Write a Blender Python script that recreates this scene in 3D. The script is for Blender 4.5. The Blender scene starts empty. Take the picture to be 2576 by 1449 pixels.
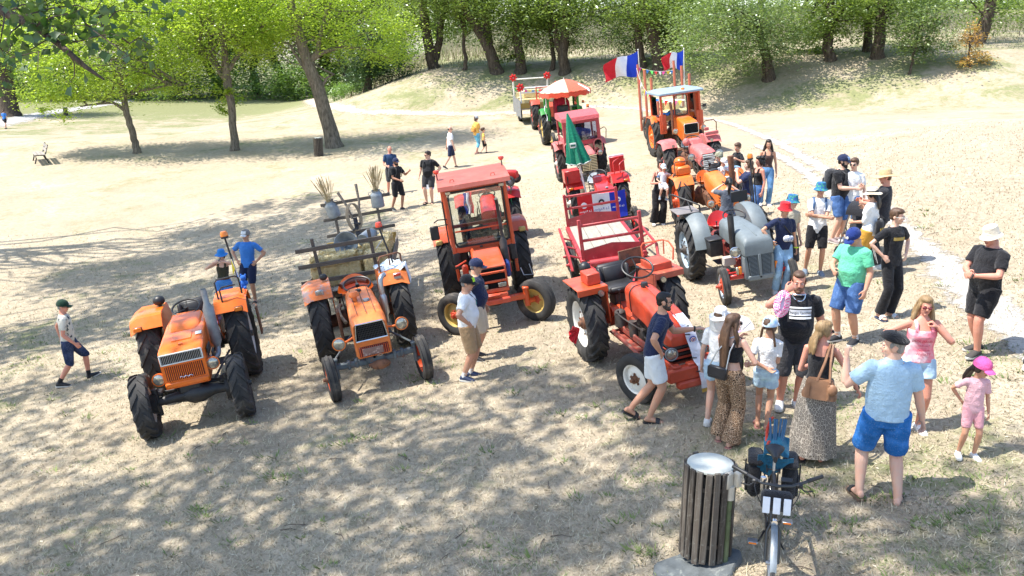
import bpy,bmesh,math,random
import numpy as np
from mathutils import Matrix,Vector,Euler
random.seed(7)
RNG=np.random.default_rng(7)
scene=bpy.context.scene
COL=scene.collection
rad=math.radians
# ------------------------------------------------------------------ camera, sky, sun, exposure

FPX,CAM_H,PITCH,PCX,PCY=2218.0,5.34,rad(15.264),1288.0,724.5
cam_data=bpy.data.cameras.new('camera')
cam_data.sensor_width=36.0
cam_data.lens=FPX/2576.0*36.0
cam_data.clip_start=0.1
cam_data.clip_end=2000.0
cam=bpy.data.objects.new('camera',cam_data)
COL.objects.link(cam)
cam.location=(0,0,CAM_H)
cam.rotation_euler=(math.pi/2-PITCH,0,0)
scene.camera=cam
SUN_AZ,SUN_EL=rad(6),rad(60)
world=bpy.data.worlds.new('World')
scene.world=world
world.use_nodes=True
wn=world.node_tree
sky_node=wn.nodes.new('ShaderNodeTexSky')
sky_node.sky_type='NISHITA'
sky_node.sun_disc=False
sky_node.sun_elevation=SUN_EL
to_sun=Vector((-math.cos(SUN_AZ)*math.cos(SUN_EL),-math.sin(SUN_AZ)*math.cos(SUN_EL),math.sin(SUN_EL)))
sky_node.sun_rotation=math.atan2(to_sun.x,to_sun.y)
wn.links.new(sky_node.outputs[0],wn.nodes['Background'].inputs[0])
wn.nodes['Background'].inputs[1].default_value=0.15
sun_data=bpy.data.lights.new('sun','SUN')
sun_data.energy=3.7
sun_data.angle=rad(0.55)
sun_data.color=(1.0,0.95,0.87)
sun=bpy.data.objects.new('sun',sun_data)
COL.objects.link(sun)
sun.rotation_euler=to_sun.to_track_quat('Z','Y').to_euler()
scene.view_settings.view_transform='Standard'
scene.view_settings.look='None'
scene.view_settings.gamma=1.0
scene.view_settings.use_curve_mapping=False
scene.view_settings.exposure=1.28
scene.render.engine='CYCLES'
scene.cycles.use_denoising=True
scene.cycles.max_bounces=8
scene.cycles.diffuse_bounces=3
scene.cycles.glossy_bounces=3
scene.cycles.transmission_bounces=6
scene.cycles.transparent_max_bounces=12
scene.cycles.caustics_reflective=False
scene.cycles.caustics_refractive=False
# ------------------------------------------------------------------ terrain and pixel rays

def sstep(a,b,x):
 t=min(1.0,max(0.0,(x-a)/(b-a)))
 return t*t*(3-2*t)
def terrain(x,y):
 s=.155-(.155-.06)*sstep(24,52,y)
 if x<-9:xs=-9-7*(1-math.exp(max(-60,(x+9)/7)))
 elif x>14:xs=14+30*(1-math.exp(-(x-14)*.6/30))
 else:xs=x
 z=s*xs+.017*max(-20,min(y,120))+.02*max(0,min(y,60)-28)
 toe=max(40,52-.55*max(0,x-2))
 m=sstep(-16,-4,x)
 z-=3.2*sstep(-12,-30,x)*sstep(46,82,y)
 z+=m*(2.6*sstep(toe,toe+9,y)+.05*max(0,min(y,130)-toe-9))
 return z
CP,SP=math.cos(PITCH),math.sin(PITCH)
def ray(u,v):
 a=(u-PCX)/FPX;b=-(v-PCY)/FPX
 return Vector((a,CP+b*SP,-SP+b*CP))
def ground_at(u,v):
 d=ray(u,v);t=3.0
 while t<300 and CAM_H+t*d.z>=terrain(t*d.x,t*d.y):t+=.25
 lo,hi=t-.25,t
 for _ in range(24):
  m=(lo+hi)/2
  if CAM_H+m*d.z<terrain(m*d.x,m*d.y):hi=m
  else:lo=m
 return Vector((hi*d.x,hi*d.y,CAM_H+hi*d.z))
def at_depth(u,v,y):
 d=ray(u,v);t=y/d.y
 return Vector((t*d.x,y,CAM_H+t*d.z))
def on_ground(x,y,dz=0.0):return Vector((x,y,terrain(x,y)+dz))
def ground_normal(x,y,e=.6):
 return Vector((terrain(x-e,y)-terrain(x+e,y),terrain(x,y-e)-terrain(x,y+e),2*e)).normalized()
 # ------------------------------------------------------------------ materials

MATS={}
def _nodes(name):
 m=bpy.data.materials.new(name);m.use_nodes=True
 nt=m.node_tree
 return m,nt,nt.nodes['Principled BSDF']
def _mixc(nt,fac,a,b,mode='MIX'):
 n=nt.nodes.new('ShaderNodeMix');n.data_type='RGBA';n.blend_type=mode
 if isinstance(fac,(int,float)):n.inputs[0].default_value=fac
 else:nt.links.new(fac,n.inputs[0])
 for s,c in((6,a),(7,b)):
  if isinstance(c,(tuple,list)):n.inputs[s].default_value=(c[0],c[1],c[2],1)
  else:nt.links.new(c,n.inputs[s])
 return n.outputs[2]
def _noise(nt,coord,scale,detail=4,rough=.6,dist=0):
 n=nt.nodes.new('ShaderNodeTexNoise')
 n.inputs['Scale'].default_value=scale;n.inputs['Detail'].default_value=detail
 n.inputs['Roughness'].default_value=rough;n.inputs['Distortion'].default_value=dist
 nt.links.new(coord,n.inputs['Vector'])
 return n.outputs['Fac']
def _ramp(nt,fac,lo,hi,a=0.0,b=1.0):
 n=nt.nodes.new('ShaderNodeMapRange');n.clamp=True
 n.inputs[1].default_value=lo;n.inputs[2].default_value=hi
 n.inputs[3].default_value=a;n.inputs[4].default_value=b
 nt.links.new(fac,n.inputs[0])
 return n.outputs[0]
def _coord(nt,kind='Object',scale=None):
 c=nt.nodes.new('ShaderNodeTexCoord')
 if scale is None:return c.outputs[kind]
 m=nt.nodes.new('ShaderNodeMapping');m.inputs['Scale'].default_value=scale
 nt.links.new(c.outputs[kind],m.inputs[0])
 return m.outputs[0]
def _bump(nt,bs,fac,strength,dist=.02):
 b=nt.nodes.new('ShaderNodeBump');b.inputs['Strength'].default_value=strength
 b.inputs['Distance'].default_value=dist
 nt.links.new(fac,b.inputs['Height']);nt.links.new(b.outputs[0],bs.inputs['Normal'])
def paint(name,rgb,rough=.45,metal=0.0,var=.14,scale=5.0,wear=None,amount=.0,wscale=9.0,bump=0.0,bscale=40.0,spec=.5,coat=0.0,stretch=None):
 """A procedural surface: base colour with uneven fading, optional worn patches of another colour, fine relief."""
 if name in MATS:return MATS[name]
 m,nt,bs=_nodes(name)
 co=_coord(nt,'Object',stretch)
 n1=_noise(nt,co,scale,5,.65)
 lo=tuple(max(0,c*(1-var)) for c in rgb);hi=tuple(min(1,c*(1+var)) for c in rgb)
 col=_mixc(nt,_ramp(nt,n1,.3,.7),lo,hi)
 if wear:
  n2=_noise(nt,co,wscale,8,.72,.4)
  f=_ramp(nt,n2,.72-amount,.80-amount)
  col=_mixc(nt,f,col,wear)
  col=_mixc(nt,_ramp(nt,_noise(nt,co,wscale*4.5,6,.8),.64,.72,0,.7),col,tuple(c*.55 for c in wear))
  col=_mixc(nt,_ramp(nt,_noise(nt,co,scale*.45,3,.6),.52,.74,0,.08),col,(.62,.52,.44))
  r=_ramp(nt,n2,.72-amount,.80-amount,rough,min(1,rough+.35))
  nt.links.new(r,bs.inputs['Roughness'])
 else:
  r=_ramp(nt,n1,.2,.8,max(.02,rough-.08),min(1,rough+.1))
  nt.links.new(r,bs.inputs['Roughness'])
 nt.links.new(col,bs.inputs['Base Color'])
 bs.inputs['Metallic'].default_value=metal
 bs.inputs['Specular IOR Level'].default_value=spec
 bs.inputs['Coat Weight'].default_value=coat
 if bump:_bump(nt,bs,_noise(nt,co,bscale,4,.6),bump,.01 if bump<1 else.06)
 MATS[name]=m
 return m
def cloth(name,rgb,var=.10,rough=.85,bump=.35):
 if name in MATS:return MATS[name]
 m,nt,bs=_nodes(name)
 co=_coord(nt)
 n1=_noise(nt,co,6,4,.6)
 lo=tuple(c*(1-var) for c in rgb);hi=tuple(min(1,c*(1+var)) for c in rgb)
 nt.links.new(_mixc(nt,n1,lo,hi),bs.inputs['Base Color'])
 bs.inputs['Roughness'].default_value=rough
 bs.inputs['Specular IOR Level'].default_value=.15
 bs.inputs['Sheen Weight'].default_value=.15
 _bump(nt,bs,_noise(nt,co,11,5,.65,2.0),bump*1.6,.05)
 MATS[name]=m
 return m
def leafmat(name,c1,c2,trans=.45,dry=None,dryamt=.0):
 if name in MATS:return MATS[name]
 m,nt,bs=_nodes(name)
 nt.nodes.remove(bs)
 out=nt.nodes['Material Output']
 at=nt.nodes.new('ShaderNodeAttribute');at.attribute_name='tint';at.attribute_type='GEOMETRY'
 col=_mixc(nt,at.outputs['Fac'],c1,c2)
 if dry:
  col=_mixc(nt,_ramp(nt,at.outputs['Fac'],1-dryamt,1.0),col,dry)
 d=nt.nodes.new('ShaderNodeBsdfDiffuse');t=nt.nodes.new('ShaderNodeBsdfTranslucent')
 g=nt.nodes.new('ShaderNodeBsdfGlossy');g.inputs['Roughness'].default_value=.35
 g.inputs['Color'].default_value=(.8,.9,.8,1)
 nt.links.new(col,d.inputs[0])
 tc=_mixc(nt,1.0,col,(1.08,1.20,.48),'MULTIPLY')
 nt.links.new(tc,t.inputs[0])
 mx=nt.nodes.new('ShaderNodeMixShader');mx.inputs[0].default_value=trans
 nt.links.new(d.outputs[0],mx.inputs[1]);nt.links.new(t.outputs[0],mx.inputs[2])
 mg=nt.nodes.new('ShaderNodeMixShader');mg.inputs[0].default_value=.06
 nt.links.new(mx.outputs[0],mg.inputs[1]);nt.links.new(g.outputs[0],mg.inputs[2])
 nt.links.new(mg.outputs[0],out.inputs[0])
 MATS[name]=m
 return m
def glassmat(name,tint=(.8,.88,.88),alpha=.25,rough=.03):
 if name in MATS:return MATS[name]
 m,nt,bs=_nodes(name)
 nt.nodes.remove(bs)
 out=nt.nodes['Material Output']
 t=nt.nodes.new('ShaderNodeBsdfTransparent');t.inputs[0].default_value=(*tint,1)
 g=nt.nodes.new('ShaderNodeBsdfGlossy');g.inputs['Roughness'].default_value=rough
 fr=nt.nodes.new('ShaderNodeFresnel');fr.inputs[0].default_value=1.5
 ad=nt.nodes.new('ShaderNodeMath');ad.operation='ADD';ad.inputs[1].default_value=alpha;ad.use_clamp=True
 nt.links.new(fr.outputs[0],ad.inputs[0])
 mx=nt.nodes.new('ShaderNodeMixShader')
 nt.links.new(ad.outputs[0],mx.inputs[0]);nt.links.new(t.outputs[0],mx.inputs[1]);nt.links.new(g.outputs[0],mx.inputs[2])
 nt.links.new(mx.outputs[0],out.inputs[0])
 MATS[name]=m
 return m
 # ------------------------------------------------------------------ mesh building

def link(o,parent=None):
 COL.objects.link(o)
 if parent is not None:o.parent=parent
 return o
def tag(o,label=None,cat=None,group=None,kind=None):
 if label:o['label']=label
 if cat:o['category']=cat
 if group:o['group']=group
 if kind:o['kind']=kind
 return o
def thing(name,label,cat,loc=(0,0,0),rz=0.0,group=None,up=None):
 o=bpy.data.objects.new(name,None)
 o.empty_display_size=.2
 q=Euler((0,0,rz)).to_matrix()
 if up is not None:
  q=Vector((0,0,1)).rotation_difference(up).to_matrix()@q
 o.rotation_euler=q.to_euler()
 o.location=loc
 link(o)
 return tag(o,label,cat,group)
def node(name,parent,loc=(0,0,0),rot=(0,0,0)):
 o=bpy.data.objects.new(name,None);o.empty_display_size=.1
 o.location=loc;o.rotation_euler=rot
 return link(o,parent)
def np_mesh(name,V,F,mat=None,smooth=False,tint=None):
 """Fast mesh from arrays: V (n,3), F (m,k)."""
 me=bpy.data.meshes.new(name)
 V=np.asarray(V,np.float32);F=np.asarray(F,np.int32)
 k=F.shape[1]
 me.vertices.add(len(V));me.vertices.foreach_set('co',V.ravel())
 me.loops.add(F.size);me.loops.foreach_set('vertex_index',F.ravel())
 me.polygons.add(len(F))
 me.polygons.foreach_set('loop_start',np.arange(0,F.size,k,dtype=np.int32))
 me.update(calc_edges=True)
 if smooth:me.polygons.foreach_set('use_smooth',np.ones(len(F),bool))
 if tint is not None:
  a=me.attributes.new('tint','FLOAT','POINT');a.data.foreach_set('value',np.asarray(tint,np.float32))
 if mat:me.materials.append(mat)
 me.validate()
 return me
def obj_of(name,me,parent=None,loc=None):
 o=bpy.data.objects.new(name,me)
 if loc is not None:o.location=loc
 return link(o,parent)
class MB:
 """Collects shapes and links them as one mesh object."""
 def __init__(s,M=None):
  s.v=[];s.f=[];s.mi=[];s.cur=0;s.M=M or Matrix()
 def m(s,i):s.cur=i;return s
 def add(s,vs,fs):
  b=len(s.v)
  s.v+=[tuple(s.M@Vector(p)) for p in vs]
  s.f+=[tuple(b+i for i in f) for f in fs]
  s.mi+=[s.cur]*len(fs)
  return s
 def box(s,c,d,rot=None,bev=0.0):
  R=Euler(rot).to_matrix() if rot is not None else Matrix.Identity(3)
  c=Vector(c);hx,hy,hz=d[0]/2,d[1]/2,d[2]/2
  if bev<=0:
   vs=[c+R@Vector((sx*hx,sy*hy,sz*hz)) for sx in(-1,1) for sy in(-1,1) for sz in(-1,1)]
   return s.add(vs,[(0,1,3,2),(4,6,7,5),(0,4,5,1),(2,3,7,6),(0,2,6,4),(1,5,7,3)])
  b=min(bev,hx*.95,hy*.95,hz*.95)
  vs=[];idx={}
  for sx in(-1,1):
   for sy in(-1,1):
    for sz in(-1,1):
     for k in range(3):
      p=[sx*(hx-(b if k!=0 else 0)),sy*(hy-(b if k!=1 else 0)),sz*(hz-(b if k!=2 else 0))]
      idx[(sx,sy,sz,k)]=len(vs);vs.append(c+R@Vector(p))
  fs=[]
  for k in range(3):
   a,bb=(k+1)%3,(k+2)%3
   for sg in(-1,1):
    q=[]
    for(e,g) in((-1,-1),(1,-1),(1,1),(-1,1)):
     t=[0,0,0];t[k]=sg;t[a]=e;t[bb]=g
     q.append(idx[(*t,k)])
    fs.append(tuple(q if sg>0 else q[::-1]))
  for k in range(3):
   a,bb=(k+1)%3,(k+2)%3
   for e in(-1,1):
    for g in(-1,1):
     t0=[0,0,0];t0[a]=e;t0[bb]=g;t1=list(t0);t0[k]=-1;t1[k]=1
     q=[idx[(*t0,a)],idx[(*t1,a)],idx[(*t1,bb)],idx[(*t0,bb)]]
     fs.append(tuple(q if e*g<0 else q[::-1]))
  for sx in(-1,1):
   for sy in(-1,1):
    for sz in(-1,1):
     q=[idx[(sx,sy,sz,k)] for k in range(3)]
     fs.append(tuple(q if sx*sy*sz>0 else q[::-1]))
  return s.add(vs,fs)
 def loft(s,rings,closed=True,cap0=True,cap1=True):
  n=len(rings[0]);vs=[p for r in rings for p in r];fs=[]
  for i in range(len(rings)-1):
   for j in range(n if closed else n-1):
    k=(j+1)%n
    fs.append((i*n+j,i*n+k,(i+1)*n+k,(i+1)*n+j))
  if cap0 and closed:fs.append(tuple(range(n))[::-1])
  if cap1 and closed:fs.append(tuple((len(rings)-1)*n+j for j in range(n)))
  return s.add(vs,fs)
 def tube(s,pts,r,n=8,closed=False,cap=True,flat=1.0):
  pts=[Vector(p) for p in pts];N=len(pts)
  rs=r if isinstance(r,(list,tuple)) else[r]*N
  rings=[];up=None
  for i in range(N):
   if closed:t=pts[(i+1)%N]-pts[i-1]
   else:t=pts[min(i+1,N-1)]-pts[max(i-1,0)]
   if t.length<1e-9:t=Vector((0,0,1))
   t.normalize()
   if up is None:
    up=Vector((0,0,1)) if abs(t.z)<.9 else Vector((0,1,0))
   side=t.cross(up)
   if side.length<1e-6:side=t.cross(Vector((1,0,0)))
   side.normalize();up=side.cross(t).normalized()
   rings.append([pts[i]+(side*math.cos(2*math.pi*j/n)+up*math.sin(2*math.pi*j/n)*flat)*rs[i] for j in range(n)])
  if closed:
   rings.append(rings[0]);return s.loft(rings,True,False,False)
  return s.loft(rings,True,cap,cap)
 def cyl(s,p0,p1,r,r1=None,n=12):return s.tube([p0,p1],[r,r if r1 is None else r1],n)
 def lathe(s,prof,n=24,axis='Z',c=(0,0,0),closed_prof=False,cap=False):
  c=Vector(c);vs=[];P=len(prof)
  for i in range(n):
   a=2*math.pi*i/n;ca,sa=math.cos(a),math.sin(a)
   for(r,h) in prof:
    if axis=='Z':p=(r*ca,r*sa,h)
    elif axis=='X':p=(h,r*ca,r*sa)
    else:p=(r*sa,h,r*ca)
    vs.append(c+Vector(p))
  fs=[]
  for i in range(n):
   k=(i+1)%n
   for j in range(P if closed_prof else P-1):
    l=(j+1)%P
    fs.append((i*P+j,k*P+j,k*P+l,i*P+l))
  if cap:
   fs.append(tuple(i*P for i in range(n))[::-1]);fs.append(tuple(i*P+P-1 for i in range(n)))
  return s.add(vs,fs)
 def ball(s,c,r,n=12,m=8,rot=None):
  c=Vector(c);r=r if isinstance(r,(tuple,list)) else(r,r,r)
  R=Euler(rot).to_matrix() if rot is not None else Matrix.Identity(3)
  vs=[c+R@Vector((0,0,r[2]))]
  for i in range(1,m):
   a=math.pi*i/m
   for j in range(n):
    b=2*math.pi*j/n
    vs.append(c+R@Vector((r[0]*math.sin(a)*math.cos(b),r[1]*math.sin(a)*math.sin(b),r[2]*math.cos(a))))
  vs.append(c+R@Vector((0,0,-r[2])))
  fs=[(0,1+j,1+(j+1)%n) for j in range(n)]
  for i in range(m-2):
   for j in range(n):
    k=(j+1)%n
    fs.append((1+i*n+j,1+(i+1)*n+j,1+(i+1)*n+k,1+i*n+k))
  L=len(vs)-1;o=1+(m-2)*n
  fs+=[(L,o+(j+1)%n,o+j) for j in range(n)]
  return s.add(vs,fs)
 def prism(s,poly,a,b,axis='X'):
  """poly: 2D outline in the plane normal to axis, from coordinate a to b along it."""
  def P(p,h):
   if axis=='X':return(h,p[0],p[1])
   if axis=='Y':return(p[0],h,p[1])
   return(p[0],p[1],h)
  n=len(poly)
  vs=[P(p,a) for p in poly]+[P(p,b) for p in poly]
  fs=[tuple(range(n))[::-1],tuple(range(n,2*n))]+[(i,(i+1)%n,n+(i+1)%n,n+i) for i in range(n)]
  return s.add(vs,fs)
 def sheet(s,fn,nu,nv,th=0.004):
  """a thin two-sided sheet fn(u,v)->point, thickness th"""
  g=[[Vector(fn(i/nu,j/nv)) for j in range(nv+1)] for i in range(nu+1)]
  vs=[]
  for sgn in(0.5,-0.5):
   for i in range(nu+1):
    for j in range(nv+1):
     a=g[min(i+1,nu)][j]-g[max(i-1,0)][j];b=g[i][min(j+1,nv)]-g[i][max(j-1,0)]
     nn=a.cross(b)
     if nn.length>1e-12:nn.normalize()
     vs.append(g[i][j]+nn*th*sgn)
  W=nv+1;o=(nu+1)*W;fs=[]
  for i in range(nu):
   for j in range(nv):
    q=(i*W+j,(i+1)*W+j,(i+1)*W+j+1,i*W+j+1)
    fs.append(q);fs.append(tuple(o+k for k in q[::-1]))
  for i in range(nu):
   fs.append((i*W,o+i*W,o+(i+1)*W,(i+1)*W));a=i*W+nv;b=(i+1)*W+nv
   fs.append((a,b,o+b,o+a))
  for j in range(nv):
   fs.append((j,j+1,o+j+1,o+j));a=nu*W+j
   fs.append((a,o+a,o+a+1,a+1))
  return s.add(vs,fs)
 def mesh(s,name,mats,smooth=40,fix=True):
  me=bpy.data.meshes.new(name)
  me.from_pydata(s.v,[],s.f)
  for m in(mats if isinstance(mats,(list,tuple)) else[mats]):me.materials.append(m)
  me.polygons.foreach_set('material_index',s.mi)
  if fix:
   bm=bmesh.new();bm.from_mesh(me)
   bmesh.ops.recalc_face_normals(bm,faces=bm.faces)
   bm.to_mesh(me);bm.free()
  if smooth:
   me.polygons.foreach_set('use_smooth',[True]*len(me.polygons))
   me.set_sharp_from_angle(angle=rad(smooth))
  return me
 def build(s,name,mats,parent=None,smooth=40,loc=None,rot=None):
  o=obj_of(name,s.mesh(name,mats,smooth),parent)
  if loc is not None:o.location=loc
  if rot is not None:o.rotation_euler=rot
  return o
def rrect(w,h,r,n=4,cx=0.0,cy=0.0,rb=None):
 """rounded rectangle outline, corner radius r (top) and rb (bottom)"""
 rb=r if rb is None else rb
 pts=[]
 for(sx,sy,a0,rr) in((1,1,0,r),(-1,1,90,r),(-1,-1,180,rb),(1,-1,270,rb)):
  rr=max(rr,.002)
  for k in range(n+1):
   a=rad(a0+90*k/n)
   pts.append((cx+sx*(w/2-rr)+rr*math.cos(a),cy+sy*(h/2-rr)+rr*math.sin(a)))
 return pts
def bezier(p,n=12):
 p=[Vector(q) for q in p];out=[]
 for i in range(n+1):
  t=i/n;q=list(p)
  while len(q)>1:q=[q[k].lerp(q[k+1],t) for k in range(len(q)-1)]
  out.append(q[0])
 return out
 # ------------------------------------------------------------------ ground

def ground_material():
 m,nt,bs=_nodes('dry_grass_ground')
 co=_coord(nt)
 big=_noise(nt,co,.09,4,.6);mid=_noise(nt,co,.55,5,.65);fine=_noise(nt,co,5.5,6,.7)
 # short streaks of straw lying in every direction

 st1=_noise(nt,_coord(nt,'Object',(60,9,1)),1.0,3,.6,1.5);st2=_noise(nt,_coord(nt,'Object',(11,55,1)),1.0,3,.6,1.5)
 straw=_mixc(nt,_ramp(nt,mid,.35,.65),(.335,.274,.196),(.425,.356,.262))
 straw=_mixc(nt,_ramp(nt,_noise(nt,co,.22,6,.7,.8),.52,.66,0,.75),straw,(.495,.43,.325))
 straw=_mixc(nt,_ramp(nt,_noise(nt,co,.9,6,.75,.5),.56,.70,0,.7),straw,(.275,.225,.15))
 straw=_mixc(nt,_ramp(nt,fine,.46,.72,0,.8),straw,(.25,.205,.135))
 straw=_mixc(nt,_ramp(nt,st1,.55,.7,0,.6),straw,(.52,.46,.335))
 straw=_mixc(nt,_ramp(nt,st2,.57,.72,0,.6),straw,(.48,.42,.30))
 grit=_noise(nt,co,24,5,.75)
 sp=nt.nodes.new('ShaderNodeSeparateXYZ');nt.links.new(co,sp.inputs[0]);nearf=_ramp(nt,sp.outputs[1],12,34,1.0,.12)
 for lo,hi,a,b,c in((.52,.66,0,.7,(.19,.165,.115)),(.30,.42,.55,0,(.56,.50,.38))):
  mu=nt.nodes.new('ShaderNodeMath');mu.operation='MULTIPLY';nt.links.new(_ramp(nt,grit,lo,hi,a,b),mu.inputs[0]);nt.links.new(nearf,mu.inputs[1]);straw=_mixc(nt,mu.outputs[0],straw,c)
 soil=_mixc(nt,_ramp(nt,fine,.35,.65),(.20,.165,.12),(.31,.255,.185))
 sm=nt.nodes.new('ShaderNodeMath');sm.operation='MULTIPLY'
 nt.links.new(_ramp(nt,mid,.47,.60),sm.inputs[0]);nt.links.new(_ramp(nt,fine,.40,.55),sm.inputs[1])
 sm2=nt.nodes.new('ShaderNodeMath');sm2.operation='MULTIPLY';nt.links.new(sm.outputs[0],sm2.inputs[0]);nt.links.new(_ramp(nt,sp.outputs[1],14,32,.9,.25),sm2.inputs[1])
 col=_mixc(nt,sm2.outputs[0],straw,soil)
 green=_mixc(nt,_ramp(nt,fine,.35,.65),(.11,.14,.05),(.225,.245,.10))
 g1=nt.nodes.new('ShaderNodeAttribute');g1.attribute_name='green'
 gm=nt.nodes.new('ShaderNodeMath');gm.operation='ADD'
 nt.links.new(g1.outputs['Fac'],gm.inputs[0]);nt.links.new(_ramp(nt,_noise(nt,co,.33,7,.75,.6),.35,.70,-.45,.62),gm.inputs[1])
 gf=nt.nodes.new('ShaderNodeMath');gf.operation='ADD'
 nt.links.new(gm.outputs[0],gf.inputs[0]);nt.links.new(_ramp(nt,_noise(nt,co,3.2,6,.8),.3,.7,-.35,.35),gf.inputs[1])
 col=_mixc(nt,_ramp(nt,gf.outputs[0],.25,.75,0,.8),col,green)
 nt.links.new(col,bs.inputs['Base Color'])
 bs.inputs['Roughness'].default_value=.95;bs.inputs['Specular IOR Level'].default_value=.1
 ad=nt.nodes.new('ShaderNodeMath');ad.operation='ADD'
 nt.links.new(fine,ad.inputs[0]);nt.links.new(_noise(nt,co,28,4,.7),ad.inputs[1])
 _bump(nt,bs,ad.outputs[0],.45,.03)
 nt.links.new(_ramp(nt,sp.outputs[1],12,30,.5,.06),[n for n in nt.nodes if n.type=='BUMP'][0].inputs['Strength'])
 return m
def greenness(x,y):
 g=.09*sstep(24,40,y)-.06
 toe=max(40,52-.55*max(0,x-2));g+=.44*sstep(toe-5,toe+6,y)*sstep(-16,-4,x)
 g+=.22*sstep(56,72,y)+.9*sstep(90,112,y)
 g+=.24*sstep(-6,-16,x)*sstep(40,58,y)
 g+=.15*sstep(-7,-10,x)*sstep(24,18,y)
 g+=.16*math.exp(-((x+9)**2/40+(y-24)**2/60))
 g+=.30*math.exp(-((x+6)**2/60+(y-46)**2/14))
 g+=.16*math.exp(-((x-5)**2/30+(y-10)**2/40))+.03*sstep(22,12,y)
 g+=.18*math.exp(-((x-19)**2/30+(y-33)**2/12))+.12*math.exp(-((x-3)**2/60+(y-36)**2/60))
 g-=.10*math.exp(-((x-15)**2/120+(y-30)**2/120))
 return g
def build_ground():
 xs=list(np.arange(-30,30.01,.5));ys=list(np.arange(-6,66,.5))
 xs=[-420,-300,-200,-140,-100,-75,-60,-50,-43,-38,-34]+xs+[34,38,43,50,60,75,100,140,200,300,420]
 ys=[-60,-40,-25,-15,-10]+ys+[68,72,77,84,92,102,115,130,160,220,320,450]
 V=[];g=[]
 for y in ys:
  for x in xs:
   near=1.0 if(abs(x)<30 and y<60) else 0.0
   V.append((x,y,terrain(x,y)));g.append(greenness(x,y))
 W=len(xs);F=[(j*W+i,j*W+i+1,(j+1)*W+i+1,(j+1)*W+i) for j in range(len(ys)-1) for i in range(W-1)]
 me=np_mesh('ground',V,F,ground_material(),True)
 a=me.attributes.new('green','FLOAT','POINT');a.data.foreach_set('value',np.asarray(g,np.float32))
 tag(obj_of('ground',me),kind='structure')
build_ground()
def path_material(name,c1,c2):
 m,nt,bs=_nodes(name)
 co=_coord(nt)
 n1=_noise(nt,co,1.2,5,.7);n2=_noise(nt,co,22,5,.7)
 col=_mixc(nt,_ramp(nt,n1,.3,.7),c1,c2)
 col=_mixc(nt,_ramp(nt,n2,.5,.68),col,tuple(c*.62 for c in c1))
 nt.links.new(col,bs.inputs['Base Color']);bs.inputs['Roughness'].default_value=.95
 _bump(nt,bs,n2,.6,.03)
 e=nt.nodes.new('ShaderNodeAttribute');e.attribute_name='edge'
 ad=nt.nodes.new('ShaderNodeMath');ad.operation='ADD'
 nt.links.new(e.outputs['Fac'],ad.inputs[0])
 nt.links.new(_ramp(nt,_noise(nt,co,1.6,7,.8),.3,.7,-.55,.55),ad.inputs[1])
 nt.links.new(_ramp(nt,ad.outputs[0],.38,.62),bs.inputs['Alpha'])
 return m
def path_strip(name,pix,widths,mat,dz=.012):
 P=[ground_at(*p) if len(p)==2 else Vector(p) for p in pix]
 # smooth polyline

 pts=[];ws=[]
 for i in range(len(P)-1):
  a=P[max(i-1,0)];b=P[i];c=P[i+1];d=P[min(i+2,len(P)-1)]
  n=max(3,int((c-b).length/.8))
  for k in range(n):
   t=k/n
   pts.append(.5*((2*b)+(c-a)*t+(2*a-5*b+4*c-d)*t*t+(3*b-a-3*c+d)*t**3))
   ws.append(widths[i]+(widths[i+1]-widths[i])*t)
 pts.append(P[-1]);ws.append(widths[-1])
 V=[];E=[];K=8
 for i,p in enumerate(pts):
  t=pts[min(i+1,len(pts)-1)]-pts[max(i-1,0)];t.z=0;t.normalize()
  s=Vector((t.y,-t.x,0))
  for k in range(K+1):
   q=p+s*ws[i]*(k/K-.5)*1.5
   V.append((q.x,q.y,terrain(q.x,q.y)+dz));E.append(1-abs(k/K-.5)*2)
 F=[(i*(K+1)+k,i*(K+1)+k+1,(i+1)*(K+1)+k+1,(i+1)*(K+1)+k) for i in range(len(pts)-1) for k in range(K)]
 me=np_mesh(name,V,F,mat,True)
 a=me.attributes.new('edge','FLOAT','POINT');a.data.foreach_set('value',np.asarray(E,np.float32))
 return tag(obj_of(name,me),kind='structure')
gravel=path_material('pale_gravel',(.37,.345,.30),(.46,.43,.385))
trackm=path_material('worn_track',(.46,.38,.27),(.58,.49,.36))
path_strip('gravel_path',[(1480,268),(1640,280),(1800,302),(1940,352),(2050,412),(2180,498),(2310,612),(2430,730),(2590,850),(2800,960)],[.4,.5,.5,.5,.55,.6,.7,.85,1.0,1.0],gravel)
path_strip('wheel_track_path',[(1900,365),(1990,410),(2070,470),(2160,545),(2230,600)],[.3,.45,.5,.5,.4],gravel,.02)
path_strip('worn_track_path',[(765,236),(782,252),(815,266),(880,275),(1000,282),(1150,287),(1290,284),(1480,268)],[2.2,2.2,1.6,1.2,.9,.8,.8,1.0],trackm,.016)
path_strip('paved_path',[(-120,330),(0,310),(100,288),(230,268),(330,252),(430,240),(560,236)],[5,4.6,4.2,3.6,3.2,2.5,2.0],path_material('grey_paving',(.40,.39,.37),(.48,.47,.45)),.02)
# ------------------------------------------------------------------ dry grass blades, green tufts, fallen leaves

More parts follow.
